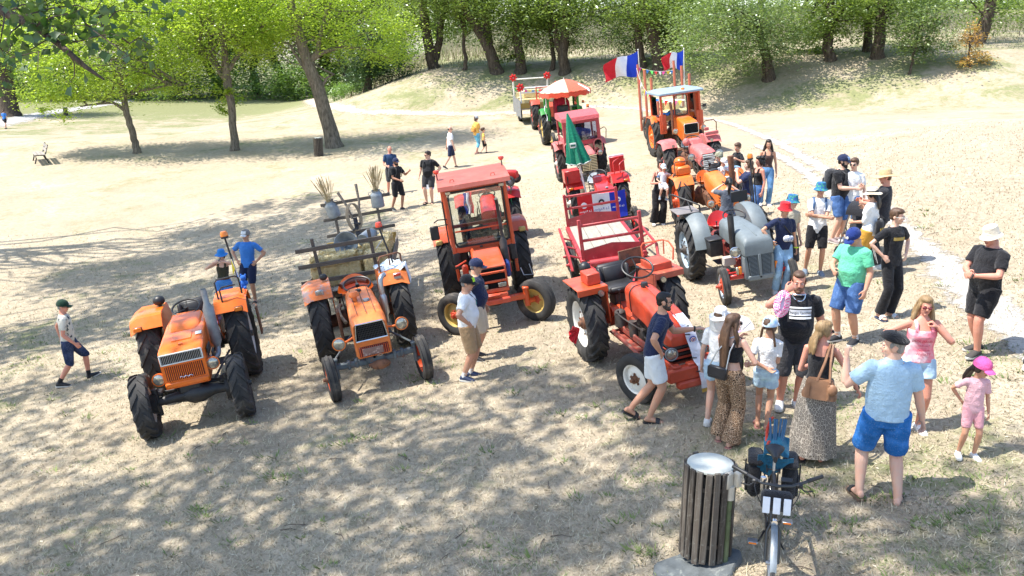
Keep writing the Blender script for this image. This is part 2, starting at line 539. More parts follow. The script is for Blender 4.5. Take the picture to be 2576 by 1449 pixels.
def grass_blades():
 n=330000
 # more blades near the camera

 y=6.0+26*RNG.random(n)**1.6
 x=(RNG.random(n)*2-1)*(.66*y+1.5)
 cl=RNG.random(n)
 keep=RNG.random(n)<.78-.5*np.clip((y-20)/12,0,1)
 x,y=x[keep],y[keep];n=len(x)
 tz=np.array([terrain(a,b) for a,b in zip(x,y)])
 h=.012+.055*RNG.random(n)**2.2
 L=.03+.07*RNG.random(n)
 ang=RNG.random(n)*2*math.pi
 w=.0022+.003*RNG.random(n)+.00022*y
 dx,dy=np.cos(ang),np.sin(ang)
 V=np.empty((n,3,3))
 V[:,0]=np.stack([x-dy*w,y+dx*w,tz-.003],1)
 V[:,1]=np.stack([x+dy*w,y-dx*w,tz-.003],1)
 V[:,2]=np.stack([x+dx*L,y+dy*L,tz+h],1)
 g=np.array([greenness(a,b) for a,b in zip(x,y)])
 gn=g+.25*np.sin(x*1.9+2*np.sin(y*.9))*np.sin(y*1.7+x*.6)+.25*RNG.random(n)
 tint=np.clip(np.where(gn>.42,.75+.25*RNG.random(n),.62*RNG.random(n)),0,1)
 me=np_mesh('grass',V.reshape(-1,3),np.arange(3*n).reshape(n,3),grassmat,False,np.repeat(tint,3))
 tag(obj_of('grass',me),'short dry straw coloured grass blades over the meadow','grass',kind='stuff')
def make_grassmat():
 m,nt,bs=_nodes('dry_grass_blade')
 at=nt.nodes.new('ShaderNodeAttribute');at.attribute_name='tint'
 col=_mixc(nt,_ramp(nt,at.outputs['Fac'],0,.62),(.20,.165,.10),(.58,.51,.36))
 col=_mixc(nt,_ramp(nt,at.outputs['Fac'],.70,.76),col,_mixc(nt,_ramp(nt,at.outputs['Fac'],.75,1.),(.11,.16,.05),(.24,.29,.10)))
 nt.links.new(col,bs.inputs['Base Color']);bs.inputs['Roughness'].default_value=.8;bs.inputs['Specular IOR Level'].default_value=.2
 return m
grassmat=make_grassmat()
grass_blades()
def green_tufts():
 V=[];T=[]
 spots=[]
 for _ in range(420):
  yy=7+13*random.random()**1.3;xx=(random.random()*2-1)*(.62*yy)
  if greenness(xx,yy)+random.random()*.5>.30:spots.append((xx,yy,random.uniform(.04,.11)*(1+yy/40)))
 for u,v in[(720,1205),(2300,1320),(2110,1310),(2240,1255),(2030,1240),(1640,1390),(900,1110),(2430,1290),(2500,1330),(500,1290),(2240,960),(2300,930),(2230,985)]:
  g=ground_at(u,v)
  for k in range(5):spots.append((g.x+random.gauss(0,.15),g.y+random.gauss(0,.1),random.uniform(.05,.12)))
 for(xx,yy,s) in spots:
  z=terrain(xx,yy);tint=random.random()
  for k in range(16):
   a=random.random()*6.28;r=s*1.2*random.random();L=s*random.uniform(.5,1.2);w=.006+.0004*yy
   bx,by=xx+r*math.cos(a)*1.6,yy+r*math.sin(a)
   tx,ty=bx+math.cos(a)*L*.7,by+math.sin(a)*L*.7
   V+=[(bx-w,by,z),(bx+w,by,z+.002),(tx,ty,z+L*.55)];T+=[.75+.25*tint]*3
 me=np_mesh('grass_tufts',V,np.arange(len(V)).reshape(-1,3),grassmat,False,T)
 tag(obj_of('grass_tufts',me),'scattered green tufts of fresh grass and weeds','grass',kind='stuff')
green_tufts()
def leaf_litter():
 V=[];F=[];T=[]
 for i in range(900):
  yy=7+20*random.random()**1.4;xx=(random.random()*2-1)*.62*yy
  z=terrain(xx,yy)+.006;s=random.uniform(.012,.032);a=random.random()*6.28
  c,d=math.cos(a),math.sin(a);b=len(V)
  for(p,q,h) in((-1,0,0),(0,.55,.3),(1.1,0,.1),(0,-.5,.45)):
   V.append((xx+s*(p*c-q*d),yy+s*(p*d+q*c),z+s*h*random.random()))
   T.append(0)
  F.append((b,b+1,b+2,b+3));t=random.random();T[-4:]=[t]*4
 me=np_mesh('leaf_litter',V,F,leafmat('fallen_leaf',(.55,.45,.28),(.70,.62,.48),.1),False,T)
 tag(obj_of('leaf_litter',me),'pale fallen leaves scattered over the dry grass','leaves',kind='stuff')
leaf_litter()
def fallen_twigs():
 mb=MB();g=random.Random(12)
 for _ in range(60):
  yy=7+12*g.random();xx=(g.random()*2-1)*.6*yy;a=g.random()*6.28;L=g.uniform(.08,.3);p=on_ground(xx,yy,.012);d=Vector((math.cos(a),math.sin(a),0))*L;q=on_ground(xx+d.x,yy+d.y,.012)
  mb.tube([p,p.lerp(q,.5)+Vector((g.gauss(0,.02),g.gauss(0,.02),.01)),q],[.006,.005,.003],5)
 tag(mb.build('fallen_twigs',paint('twig',(.10,.075,.055),.9,var=.3)),'small dry twigs lying about in the grass','twigs',kind='stuff')
fallen_twigs()
# ------------------------------------------------------------------ trees

bark_walnut=paint('walnut_bark',(.17,.145,.115),.95,var=.6,scale=15,wear=(.36,.25,.08),amount=.06,wscale=5,bump=1.0,bscale=14,spec=.1,stretch=(1,1,.25))
bark_poplar=paint('poplar_bark',(.085,.067,.052),.95,var=.6,scale=13,wear=(.15,.12,.09),amount=.1,wscale=6,bump=1.0,bscale=12,spec=.1,stretch=(1,1,.25))
leaf_walnut=leafmat('walnut_leaf',(.23,.33,.05),(.50,.59,.10),.64,(.55,.40,.05),.06)
leaf_poplar=leafmat('poplar_leaf',(.11,.17,.04),(.30,.38,.11),.52,(.45,.38,.06),.02)
leaf_green=leafmat('grey_green_leaf',(.11,.17,.06),(.36,.44,.21),.48)
leaf_dark=leafmat('dark_ivy_and_shade_leaf',(.025,.06,.02),(.08,.14,.045),.3)  # ivy green on the thicket; on the wood trees its darkness stands for shade
leaf_back=leafmat('backdrop_leaf',(.15,.22,.045),(.38,.47,.13),.58)
leaf_shrub=leafmat('shrub_leaf',(.10,.18,.045),(.26,.38,.10),.48)
leaf_dry=leafmat('dry_shrub_leaf',(.45,.22,.09),(.62,.45,.12),.35)
def leaves(blobs,n,size,clumps=60,shell=.55,flat=.5,seed=1,droop=.3):
 """kite shaped leaves in clumps through the blobs (cx,cy,cz,rx,ry,rz); returns V, F, tint and clump centres"""
 g=np.random.default_rng(seed)
 B=np.array(blobs,float);vol=B[:,3]*B[:,4]*B[:,5];pr=vol**.8/(vol**.8).sum()
 bi=g.choice(len(B),clumps,p=pr)
 d=g.normal(size=(clumps,3));d/=np.linalg.norm(d,axis=1)[:,None]
 r=shell+(1.02-shell)*g.random(clumps)**.6
 C=B[bi,:3]+d*B[bi,3:]*r[:,None]
 cs=B[bi,3:].mean(1)*(.16+.2*g.random(clumps))
 ct=g.random(clumps)
 k=g.integers(0,clumps,n)
 off=g.normal(size=(n,3))*cs[k][:,None]*np.array([1,1,flat+.15])
 P=C[k]+off
 # orientation: mostly level, drooping

 a=g.random(n)*2*math.pi
 t=np.stack([np.cos(a),np.sin(a),-droop*(1+g.normal(size=n)*.8)],1);t/=np.linalg.norm(t,axis=1)[:,None]
 up=np.stack([g.normal(size=n)*.55,g.normal(size=n)*.55,np.ones(n)],1)
 s=np.cross(t,up);s/=np.linalg.norm(s,axis=1)[:,None]
 L=size*(.6+.8*g.random(n));W=L*.42
 nn=np.cross(s,t)
 V=np.empty((n,4,3))
 V[:,0]=P-t*L[:,None]*.5
 V[:,1]=P+s*W[:,None]*.5+nn*L[:,None]*.06
 V[:,2]=P+t*L[:,None]*.5
 V[:,3]=P-s*W[:,None]*.5+nn*L[:,None]*.06
 tint=np.clip(.65*ct[k]+.35*g.random(n),0,1)
 return V.reshape(-1,3),np.arange(4*n).reshape(n,4),np.repeat(tint,4),C
def wiggle(a,b,n=6,amt=.06,g=random):
 a,b=Vector(a),Vector(b);L=(b-a).length;out=[]
 for i in range(n+1):
  t=i/n;p=a.lerp(b,t)
  if 0<i<n:p+=Vector((g.gauss(0,1),g.gauss(0,1),g.gauss(0,.6)))*L*amt*.5
  out.append(p)
 return out
def limbs(mb,start,C,r,k=14,seed=3):
 """boughs from points of the trunk out to clump centres"""
 g=random.Random(seed)
 pick=g.sample(range(len(C)),min(k,len(C)))
 for i in pick:
  s=Vector(g.choice(start));e=Vector(C[i])
  mid=s.lerp(e,.5)+Vector((0,0,.12*(e-s).length))
  pts=[]
  P=[s,mid,e]
  for q in range(9):
   t=q/8;p=(1-t)**2*s+2*t*(1-t)*mid+t*t*e
   if 0<q:p+=Vector((g.gauss(0,1),g.gauss(0,1),g.gauss(0,1)))*.03*(e-s).length
   pts.append(p)
  mb.tube(pts,[r*(1-.88*q/8) for q in range(9)],6)
def tree(name,label,base,trunk_paths,blobs,n,size,lmat,bark,clumps=60,seed=1,nl=14,limb_r=.08,shell=.55,group=None,flat=.5,droop=.3,limb_from=None):
 """trunk_paths: list of (points, radii) relative to base; blobs relative to base"""
 root=thing(name,label,'tree',base,0,group)
 V,F,T,C=leaves(blobs,n,size,clumps,shell,flat,seed,droop)
 mb=MB()
 ends=[]
 for k,(pts,rr) in enumerate(trunk_paths):
  pts=[Vector(p) for p in pts]
  P=[];Rr=[]
  for i in range(len(pts)-1):
   for q in range(4):
    t=q/4;P.append(pts[i].lerp(pts[i+1],t));Rr.append(rr[i]+(rr[i+1]-rr[i])*t)
  P.append(pts[-1]);Rr.append(rr[-1])
  g=random.Random(seed+k)
  P=[p+Vector((g.gauss(0,.018),g.gauss(0,.018),0)) for p in P]
  if k==0:
   P.insert(0,P[0]+Vector((0,0,-.3)));Rr.insert(0,Rr[0]*1.45);Rr[1]*=1.18
  mb.tube(P,Rr,12)
  ends+=[p for p in P[len(P)//2:]]
 limbs(mb,limb_from or ends,C,limb_r,nl,seed)
 mb.build('trunk',bark,root,60)
 obj_of('crown',np_mesh('crown',V,F,lmat,False,T),root)
 return root
 # three walnut trees on the lawn

b1=ground_at(345,385);b2=ground_at(590,378);b3=ground_at(840,370)
def rel(base,u,v,dy=0.0):return at_depth(u,v,base.y+dy)-base
def pix_path(base,pix):return[rel(base,u,v) for u,v in pix]
tree('walnut_tree','slender bent walnut tree with low yellow-green crown, standing by the park bench',b1,[(pix_path(b1,[(346,385),(338,350),(322,300),(312,250),(306,215),(296,170)]),[.20,.17,.16,.15,.13,.09]),(pix_path(b1,[(318,280),(285,258),(240,262),(200,268)]),[.10,.07,.05,.03]),(pix_path(b1,[(310,245),(350,230),(420,215),(470,212)]),[.09,.06,.045,.025]),(pix_path(b1,[(300,200),(350,175),(400,165)]),[.08,.06,.03])],[(*rel(b1,150,195),2.3,2.0,1.5),(*rel(b1,270,120),3.2,2.6,2.2),(*rel(b1,215,225),2.6,1.8,.9),(*rel(b1,420,190),1.7,1.5,.9),(*rel(b1,260,20),3.0,2.4,2.0),(*rel(b1,170,270),1.2,1.0,.5),(*rel(b1,60,130),1.6,1.5,1.6),(*rel(b1,90,235),1.0,.9,.7)],27000,.155,leaf_walnut,bark_walnut,190,11,22,.05)
tree('walnut_tree','straight-trunked walnut tree with a leafy tuft low on its stem',b2,[(pix_path(b2,[(592,378),(588,330),(580,260),(570,200),(566,150),(560,80)]),[.24,.19,.20,.22,.16,.1]),(pix_path(b2,[(568,190),(590,150),(630,110)]),[.12,.1,.05]),(pix_path(b2,[(566,200),(530,150),(490,130)]),[.12,.08,.04])],[(*rel(b2,540,70),3.4,2.8,2.0),(*rel(b2,620,20),3.0,2.6,2.0),(*rel(b2,430,110),2.0,1.8,1.4),(*rel(b2,650,110),1.6,1.4,1.0),(*rel(b2,560,255),.9,.7,.75),(*rel(b2,600,240),.7,.6,.5),(*rel(b2,480,-40),3.0,2.5,1.5)],27000,.155,leaf_walnut,bark_walnut,190,12,20,.05)
tree('walnut_tree','big leaning walnut tree with a broken stub branch, beside the slatted bin on the lawn',b3,[(pix_path(b3,[(842,372),(826,310),(800,225),(776,165),(755,90),(735,20),(722,-60)]),[.44,.36,.34,.30,.24,.19,.12]),(pix_path(b3,[(806,238),(812,215),(822,196),(840,187)]),[.13,.09,.06,.02]),(pix_path(b3,[(772,160),(798,130),(806,90),(818,40),(835,5)]),[.16,.12,.11,.09,.05]),(pix_path(b3,[(775,158),(810,132),(860,118),(920,122),(985,150)]),[.15,.11,.08,.05,.02]),(pix_path(b3,[(770,175),(745,140),(728,110),(700,105)]),[.11,.08,.06,.03]),(pix_path(b3,[(748,70),(710,50),(670,60),(640,85)]),[.13,.09,.06,.03]),(pix_path(b3,[(750,60),(770,30),(800,5)]),[.12,.08,.05])],[(*rel(b3,760,0),4.0,3.0,1.6),(*rel(b3,920,70),2.6,2.2,1.5),(*rel(b3,985,130),1.4,1.3,.9),(*rel(b3,850,120),1.6,1.5,.8),(*rel(b3,660,60),2.0,1.8,1.3),(*rel(b3,1035,195),.6,.5,.45),(*rel(b3,640,130),.9,.9,.8),(*rel(b3,760,-80),4.6,3.6,2.0)],28000,.155,leaf_walnut,bark_walnut,190,13,16,.05)
# trees on the bank: (pixel foot, lean path pixels, trunk radius, label, crown half width m, crown bottom v)

def bank_tree(label,pix,r,blobs,seed,n=15000,size=.20,fork=None,lm=None,name='poplar_tree',clumps=110,thin=1.0):
 base=ground_at(*pix[0])
 k=len(pix)
 tp=[(pix_path(base,pix),[r*(1-.45*i/(k-1)) for i in range(k)])]
 for fp in(fork or[]):
  tp.append((pix_path(base,fp),[r*.7*(1-.6*i/(len(fp)-1)) for i in range(len(fp))]))
 bl=[(*rel(base,u,v,dy),rx,ry,rz) for(u,v,dy,rx,ry,rz) in blobs]
 return tree(name,label,base,tp,bl,n,size,lm or leaf_poplar,bark_poplar,clumps,seed,12,.06*thin,.4,'trees along the bank')
bank_tree('poplar forking low into two bare grey stems beside the dark ivy bush',[(1092,172),(1084,145),(1074,90),(1064,20),(1058,-60)],.42,[(1060,10,0,3,3,1.6),(1130,70,1,2.2,2.2,1.6),(1010,50,1,2,2,1.6),(1080,-60,0,4.5,4,2)],21,fork=[[(1092,150),(1104,110),(1112,50),(1122,0),(1135,-60)]])
bank_tree('thin crooked sapling between two large leaning poplars',[(1168,176),(1172,150),(1166,110),(1168,60),(1160,10)],.14,[(1165,60,0,1.4,1.4,1.1),(1180,0,0,2,2,1.3)],22,2500,clumps=50)
bank_tree('poplar leaning strongly to one side, with ivy at its foot',[(1248,180),(1240,150),(1225,110),(1195,60),(1165,10),(1140,-50)],.42,[(1200,20,1,2.6,2.6,1.4),(1265,70,1,1.8,1.8,1.6),(1150,-60,0,4.5,4,2),(1262,140,0,.9,.9,.8)],23,fork=[[(1230,115),(1225,70),(1215,20),(1210,-40)]])
bank_tree('short stout tree wrapped in leafy shoots down to the ground',[(1310,180),(1308,140),(1300,90),(1295,20)],.36,[(1305,125,0,1.3,1.2,1.3),(1295,70,0,2.0,2,1.6),(1330,30,0,2.2,2.2,1.6),(1270,0,0,3,3,1.6),(1310,165,0,.7,.7,.5)],24,8500)
bank_tree('narrow dark trunk standing close beside a forked poplar',[(1390,176),(1392,140),(1386,90),(1380,30),(1378,-40)],.16,[(1370,60,0,1.5,1.5,1.2),(1385,0,0,2.2,2,1.5)],25,3500,clumps=60)
bank_tree('tall poplar with reddish bark forking above head height',[(1422,181),(1416,145),(1420,90),(1424,30),(1426,-40)],.36,[(1450,40,0,2.4,2.2,1.7),(1400,70,1,1.8,1.8,1.6),(1420,-40,0,4,4,2)],26,fork=[[(1416,145),(1402,110),(1394,60),(1388,0)]])
bank_tree('black shaded trunk standing behind the larger French flag',[(1616,168),(1610,140),(1606,100),(1604,40),(1600,-30)],.30,[(1540,60,2,3.4,2.5,1.8),(1600,10,1,3,3,1.6),(1560,110,3,1.6,1.4,.9)],27,8000,lm=leaf_green)
bank_tree('thick gnarled poplar trunk beside the smaller French flag',[(1660,172),(1656,140),(1650,110),(1636,60),(1620,10),(1610,-50)],.42,[(1680,20,1,2.6,2.6,1.8),(1625,0,0,3,3,1.6),(1700,90,2,1.6,1.6,1.4)],28,fork=[[(1645,90),(1660,50),(1670,0)]])
bank_tree('broad bushy tree with dense silvery green foliage hanging to the lawn',[(1935,196),(1930,150),(1915,100),(1900,40)],.34,[(1790,85,-2,2.6,2.4,1.9),(1860,50,-1,2.8,2.6,2.0),(1930,90,0,2.3,2.2,1.7),(1760,130,-2,1.5,1.5,1.0),(1850,20,0,3.4,3,2),(1985,120,0,1.2,1.2,1.0),(1880,140,-1,1.6,1.4,.9)],29,26000,.16,lm=leaf_green,clumps=240)
bank_tree('kinked dark trunk at the top of the bank',[(2090,150),(2080,115),(2086,70),(2090,20),(2092,-40)],.32,[(2070,20,1,2.4,2.4,1.6),(2130,40,0,2,2,1.5),(2040,90,3,1.6,1.5,1.3),(2100,-40,0,4,4,2)],30)
bank_tree('slimmer one of two straight trunks growing close together',[(2182,130),(2184,90),(2186,40),(2188,-30)],.28,[(2150,40,1,1.8,1.8,1.4),(2190,-10,1,3,3,1.6)],31,4500)
bank_tree('thicker one of two straight trunks growing close together',[(2207,144),(2212,100),(2216,50),(2220,-30)],.36,[(2240,20,0,2.0,2,1.5),(2220,-30,0,3.5,3,1.8)],32,5500)
bank_tree('thin sapling carrying a rounded light green crown',[(2288,186),(2296,150),(2305,110),(2316,60)],.07,[(2290,80,0,1.1,1.1,1.0),(2330,60,0,1.3,1.2,1.3),(2310,120,0,1.1,1,.6),(2360,100,0,.9,.9,.9),(2340,10,0,1.5,1.4,1)],33,6500,.17,lm=leaf_green,thin=.4,name='young_tree')
bank_tree('grey leaning trunk with bare twiggy branches by the wire fence',[(2455,110),(2475,70),(2490,20),(2500,-40)],.45,[(2430,20,2,2,2,1.2),(2520,40,2,2,2,1.2),(2560,0,2,2.6,2.6,1.6),(2470,-50,0,4,4,2)],34,6000)
# yellow and rust coloured dry shrub

dsb=ground_at(2440,168)
tree('dry_shrub','rust and yellow drought-dried shrub on the bank below the grey leaning trunk',dsb,[(pix_path(dsb,[(2440,168),(2438,120),(2440,80)]),[.05,.04,.02])],[(*rel(dsb,2450,150),1.0,.7,.45),(*rel(dsb,2440,100),.6,.5,.8)],1500,.14,leaf_dry,bark_poplar,60,35,14,.02,.3)
# dark ivy-covered bush at the end of the bank

ib=ground_at(925,228)
ib=at_depth(925,228,62);ib.z=terrain(ib.x,ib.y)
tree('ivy_bush','dark ivy-covered thicket at the end of the bank',ib,[([(0,0,0),(.3,0,3),(.5,0,5)],[.25,.2,.1])],[(*rel(ib,935,195),1.6,1.5,1.5),(*rel(ib,920,150),1.7,1.6,1.6),(*rel(ib,985,165),2.2,1.8,1.1),(*rel(ib,960,110),2.2,2,1.6)],14000,.17,leaf_dark,bark_poplar,200,36,8,.05,.35)
for(u,v,y,rx,rz,lab) in[(885,255,64,1.1,.6,'low bright green shrub at the foot of the ivy thicket'),(840,232,70,1.2,.9,'pale green shrub growing beside the worn track')]:
 p=at_depth(u,v,y);p.z=terrain(p.x,p.y)
 tree('shrub',lab,p,[([(0,0,0),(0,0,.6)],[.05,.03])],[(0,0,.45,rx,.8,rz),(.4,.1,.7,rx*.6,.6,rz*.6)],2200,.14,leaf_shrub,bark_poplar,60,int(u),6,.02,.2)
 # great trunk with ivy at the edge of the paved path

gb=ground_at(25,292)
tree('ivy_clad_tree','massive dark tree with ivy-clad trunk beside the paved path',gb,[(pix_path(gb,[(28,292),(18,240),(5,150),(-10,40),(-15,-60)]),[1.0,.85,.75,.7,.6])],[(*rel(gb,15,180),1.6,1.4,2.2),(*rel(gb,60,100),3,3,2.2),(*rel(gb,110,190),1.6,1.5,2.0),(*rel(gb,0,20),5,4,2.5),(*rel(gb,75,245),.9,.8,.9)],12000,.26,leaf_poplar,bark_poplar,150,37,12,.1,.4)
# ------------------------------------------------------------------ wood behind: shared crowns on individual trees

def crown_variant(seed,n,size,lm):
 g=random.Random(seed)
 bl=[(g.uniform(-2.2,2.2),g.uniform(-2.2,2.2),g.uniform(3,13),g.uniform(1.6,2.8),g.uniform(1.6,2.8),g.uniform(1.4,2.6)) for _ in range(13)]
 V,F,T,C=leaves(bl,n,size,190,.45,.5,seed)
 mb=MB()
 tp=wiggle((0,0,-.5),(g.uniform(-1,1),g.uniform(-1,1),12),9,.06,g)
 mb.tube(tp,[.38*(1-.8*i/9) for i in range(10)],9)
 limbs(mb,tp[3:],C,.09,16,seed)
 return np_mesh('crown',V,F,lm,False,T),mb.mesh('trunk',bark_poplar,60)
variants=[crown_variant(51,12000,.30,leaf_back),crown_variant(52,12000,.30,leaf_poplar),crown_variant(53,12000,.28,leaf_green),crown_variant(54,9000,.34,leaf_back),crown_variant(55,12000,.30,leaf_dark)]  # last kind: shade of the wood put into its dark leaf colour
WOOD=['bright green leafy tree of the wood behind the meadow','mid green poplar in the wood behind the meadow','silvery green tree in the wood behind the meadow','loose pale-leaved tree in the wood behind the meadow','tree with shade painted into its dark leaves, in the wood behind the walnut trees']
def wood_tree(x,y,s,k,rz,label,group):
 label=WOOD[k];group=group+', kind '+'abcde'[k]
 z=terrain(x,y)-.1
 root=thing('wood_tree',label,'tree',(x,y,z),rz,group)
 c,t=variants[k]
 for nm,me in(('trunk',t),('crown',c)):
  o=obj_of(nm,me,root);o.scale=(s,s,s)
g=random.Random(5)
for i in range(26):
 u=-60+i*108+g.uniform(-30,30)
 y=g.uniform(98,112) if u>1000 else g.uniform(122,136)
 x=(u-PCX)/FPX*y*1.03
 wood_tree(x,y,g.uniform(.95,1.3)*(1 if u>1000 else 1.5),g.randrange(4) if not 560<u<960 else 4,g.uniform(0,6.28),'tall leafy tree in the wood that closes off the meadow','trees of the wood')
for i in range(24):
 u=-120+i*120+g.uniform(-30,30);y=g.uniform(140,160) if u<1000 else g.uniform(118,138)
 x=(u-PCX)/FPX*y*1.03
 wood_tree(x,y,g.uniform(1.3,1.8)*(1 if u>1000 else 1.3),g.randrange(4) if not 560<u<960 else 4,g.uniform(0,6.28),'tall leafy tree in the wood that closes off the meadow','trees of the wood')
 # undergrowth along the foot of the wood: one uncountable mass

def undergrowth():
 bl=[]
 for i in range(300):
  left=i<170
  u=g.uniform(-250,1020) if left else g.uniform(980,2800);y=g.uniform(118,136) if left else g.uniform(98,122)
  x=(u-PCX)/FPX*y*1.03;r=g.uniform(1.8,3.6) if left else g.uniform(1.2,2.6)
  bl.append((x,y,terrain(x,y)+r*(.5 if not left else g.uniform(.4,1.3)),r*1.3,r,r*g.uniform(.7,1.2)))
 V,F,T,C=leaves(bl,100000,.40,2200,.3,.6,61)
 tag(obj_of('undergrowth',np_mesh('undergrowth',V,F,leaf_shrub,False,T)),'tangled green undergrowth along the foot of the wood','undergrowth',kind='stuff')
undergrowth()
# low thicket and tall pale grass on top of the bank

def bank_grass():
 n=70000
 x=RNG.uniform(-12,44,n);y=RNG.uniform(50,110,n)
 toe=np.maximum(40,52-.55*np.maximum(0,x-2));k=(y>toe+8)&(RNG.random(n)<np.clip((y-toe-8)/14,.05,1));x,y=x[k],y[k];n=len(x)
 z=np.array([terrain(a,b) for a,b in zip(x,y)])
 h=.07+.75*RNG.random(n)*np.clip((y-56)/14,0.08,1);a=RNG.random(n)*6.28
 w=.022
 V=np.empty((n,3,3))
 V[:,0]=np.stack([x-w,y,z],1);V[:,1]=np.stack([x+w,y,z],1)
 V[:,2]=np.stack([x+np.cos(a)*h*.4,y+np.sin(a)*h*.4,z+h],1)
 t=np.where(RNG.random(n)<.25,.8+.2*RNG.random(n),.6*RNG.random(n))
 tag(obj_of('tall_grass',np_mesh('tall_grass',V.reshape(-1,3),np.arange(3*n).reshape(n,3),grassmat,False,np.repeat(t,3))),'tall seeding grass under the trees on the bank','grass',kind='stuff')
bank_grass()
# ------------------------------------------------------------------ poplars overhead, out of the frame, whose crowns dapple the meadow

def overhead(x,y,blobs,label,seed,n,r=.4,size=.15,clumps=130,extra=None):
 base=on_ground(x,y)
 zs=max(b[2]+b[5] for b in blobs)
 tp=[([(0,0,0),(.1,.05,4),(-.1,.1,8),(.2,0,zs)],[r,r*.8,r*.65,r*.2])]
 t=tree('tall_poplar',label,base,tp,[(bx-x,by-y,bz,a,b,c) for(bx,by,bz,a,b,c) in blobs],n,size,leaf_poplar,bark_poplar,clumps,seed,24,.09,.3,'poplars shading the meadow')
 return t
def shade(targets,z):
 """crown blobs whose shadow falls on the given ground spots (x, y, rx, ry)"""
 k=1/math.tan(SUN_EL);out=[]
 for i,(gx,gy,rx,ry) in enumerate(targets):
  h=z+1.3*math.sin(i*2.1);out.append((gx-math.cos(SUN_AZ)*k*(h+terrain(gx,gy)*0),gy-math.sin(SUN_AZ)*k*h,h,rx,ry,1.6))
 return out
tall=overhead(-20,9,shade([(-9,14.5,3.2,2.4),(-5.2,11.4,3.0,2.2),(-4,8.4,2.8,1.9),(-2,11.2,2.4,1.9),(-9.5,10.5,2.4,1.8)],16.5),'tall poplar whose low bough hangs over the meadow edge',71,7200,.5,.28,60)
overhead(-13,1,shade([(0,8.0,2.8,1.9),(2.8,8.0,2.4,1.7),(1.0,12.2,2.4,1.8),(5.2,7.8,2.3,1.5),(-.8,17.2,2.0,1.3),(3.4,11.2,1.6,1.1),(-2.5,14.6,1.9,1.3)],17),'tall poplar shading the front tractors',72,7200,.45,.28,62)
overhead(-23,19,shade([(-5.6,20.2,3.0,1.9),(-9.5,23,3.2,1.8),(-12.2,19.6,3,2.2),(-5.8,23.2,3.0,1.5),(-2.0,22.6,2.2,1.2),(-2.6,18.0,2.0,1.2),(.6,20.4,1.5,.9)],16.5),'tall poplar shading the open lawn',73,11000,.45,.27,75)
overhead(-26,29,shade([(-7.8,33.6,2.2,1.0),(-7.2,30.6,2.8,1.4),(-10.6,30.2,3,1.4),(-4.8,28.4,2.5,1.4),(-8.4,27.2,3.4,1.6),(-4.2,25.6,2.8,1.4),(-11.6,26.2,3,1.8)],17.5),'tall poplar whose shade reaches farthest over the lawn',74,11500,.45,.27,75)
def low_bough(parent):
 g=random.Random(77)
 o=Vector(parent.location)
 bough=[Vector((-19.9,9.0,11.5)),Vector((-13,7.6,9.6)),Vector((-7.5,7.2,7.4)),at_depth(-10,20,7.4),at_depth(90,68,6.9),at_depth(150,112,6.7),at_depth(215,168,6.6),at_depth(262,200,6.6)]
 mb=MB();mb.tube([p-o for p in bough],[.12,.09,.06,.042,.03,.026,.018,.008],8)
 V=[];F=[];T=[]
 def leaf(p):
  s=g.uniform(.05,.085);a=Euler((g.gauss(0,.9),g.gauss(0,.9),g.uniform(0,6.28))).to_matrix()
  b=len(V)
  for q in((0,0,0),(-.52,.42,.05),(-.2,.85,.0),(0,1.15,-.05),(.2,.85,0),(.52,.42,.05)):
   V.append(tuple(p-o+a@Vector(q)*s))
  t=g.random();T.extend([t]*6)
  F.append((b,b+1,b+2,b+3));F.append((b,b+3,b+4,b+5))
 def twig(a,b,nl):
  pts=wiggle(a,b,5,.12,g);mb.tube([p-o for p in pts],[.008,.006,.005,.004,.003,.002],5)
  for _ in range(nl):
   k=g.uniform(.15,5);i=min(4,int(k));p=pts[i].lerp(pts[i+1],k-i)+Vector((g.gauss(0,.05),g.gauss(0,.1),g.gauss(-.02,.06)))
   leaf(p)
 for(u0,v0,u1,v1,n) in[(20,30,120,-30,30),(50,50,20,130,20),(90,68,210,20,34),(90,68,95,175,16),(120,90,250,60,26),(150,112,300,90,20),(60,40,330,-20,40),(170,130,200,220,7),(300,90,400,130,14),(215,60,420,40,26),(0,60,-20,240,16),(10,30,10,180,18),(330,-20,480,10,14),(250,30,300,150,12),(40,20,150,60,24)]:
  twig(at_depth(u0,v0,g.uniform(6.4,7.3)),at_depth(u1,v1,g.uniform(6.0,7.8)),n)
 mb.build('bough',bark_poplar,parent,60)
 obj_of('bough_leaf',np_mesh('bough_leaf',V,F,leafmat('bough_leaf',(.03,.07,.02),(.10,.17,.04),.4),False,T),parent)['kind']='stuff'
low_bough(tall)
# ------------------------------------------------------------------ tractor materials and kit (front = -Y, x to the viewer's right when it faces the camera)

rubber=paint('tyre_rubber',(.045,.044,.043),.85,var=.25,scale=6,wear=(.105,.095,.08),amount=.14,wscale=4,bump=.3,bscale=60,spec=.2)
blackm=paint('black_metal',(.02,.02,.021),.5,var=.4,scale=8,wear=(.10,.085,.07),amount=.1)
blackp=paint('black_plastic',(.015,.015,.016),.45,var=.2)
greasem=paint('greasy_iron',(.045,.038,.034),.6,var=.5,scale=9,wear=(.13,.075,.045),amount=.16,wscale=7)
steel=paint('bare_steel',(.42,.43,.44),.38,.85,var=.2,wear=(.22,.15,.1),amount=.08)
chrome=paint('chrome',(.75,.76,.77),.15,1.0,var=.05)
galv=paint('galvanised',(.27,.30,.32),.5,.5,var=.25,scale=7,wear=(.40,.42,.43),amount=.12)
rustm=paint('rusted_iron',(.17,.075,.04),.85,var=.4,scale=10,wear=(.09,.05,.035),amount=.2)
lensm=paint('lamp_glass',(.42,.40,.33),.10,.55,var=.35,scale=30,spec=.8,coat=.8)
amber=paint('amber_lens',(.85,.22,.02),.2,0,var=.1,spec=.7)
redlens=paint('red_lens',(.6,.05,.02),.2,0,var=.1,spec=.7)
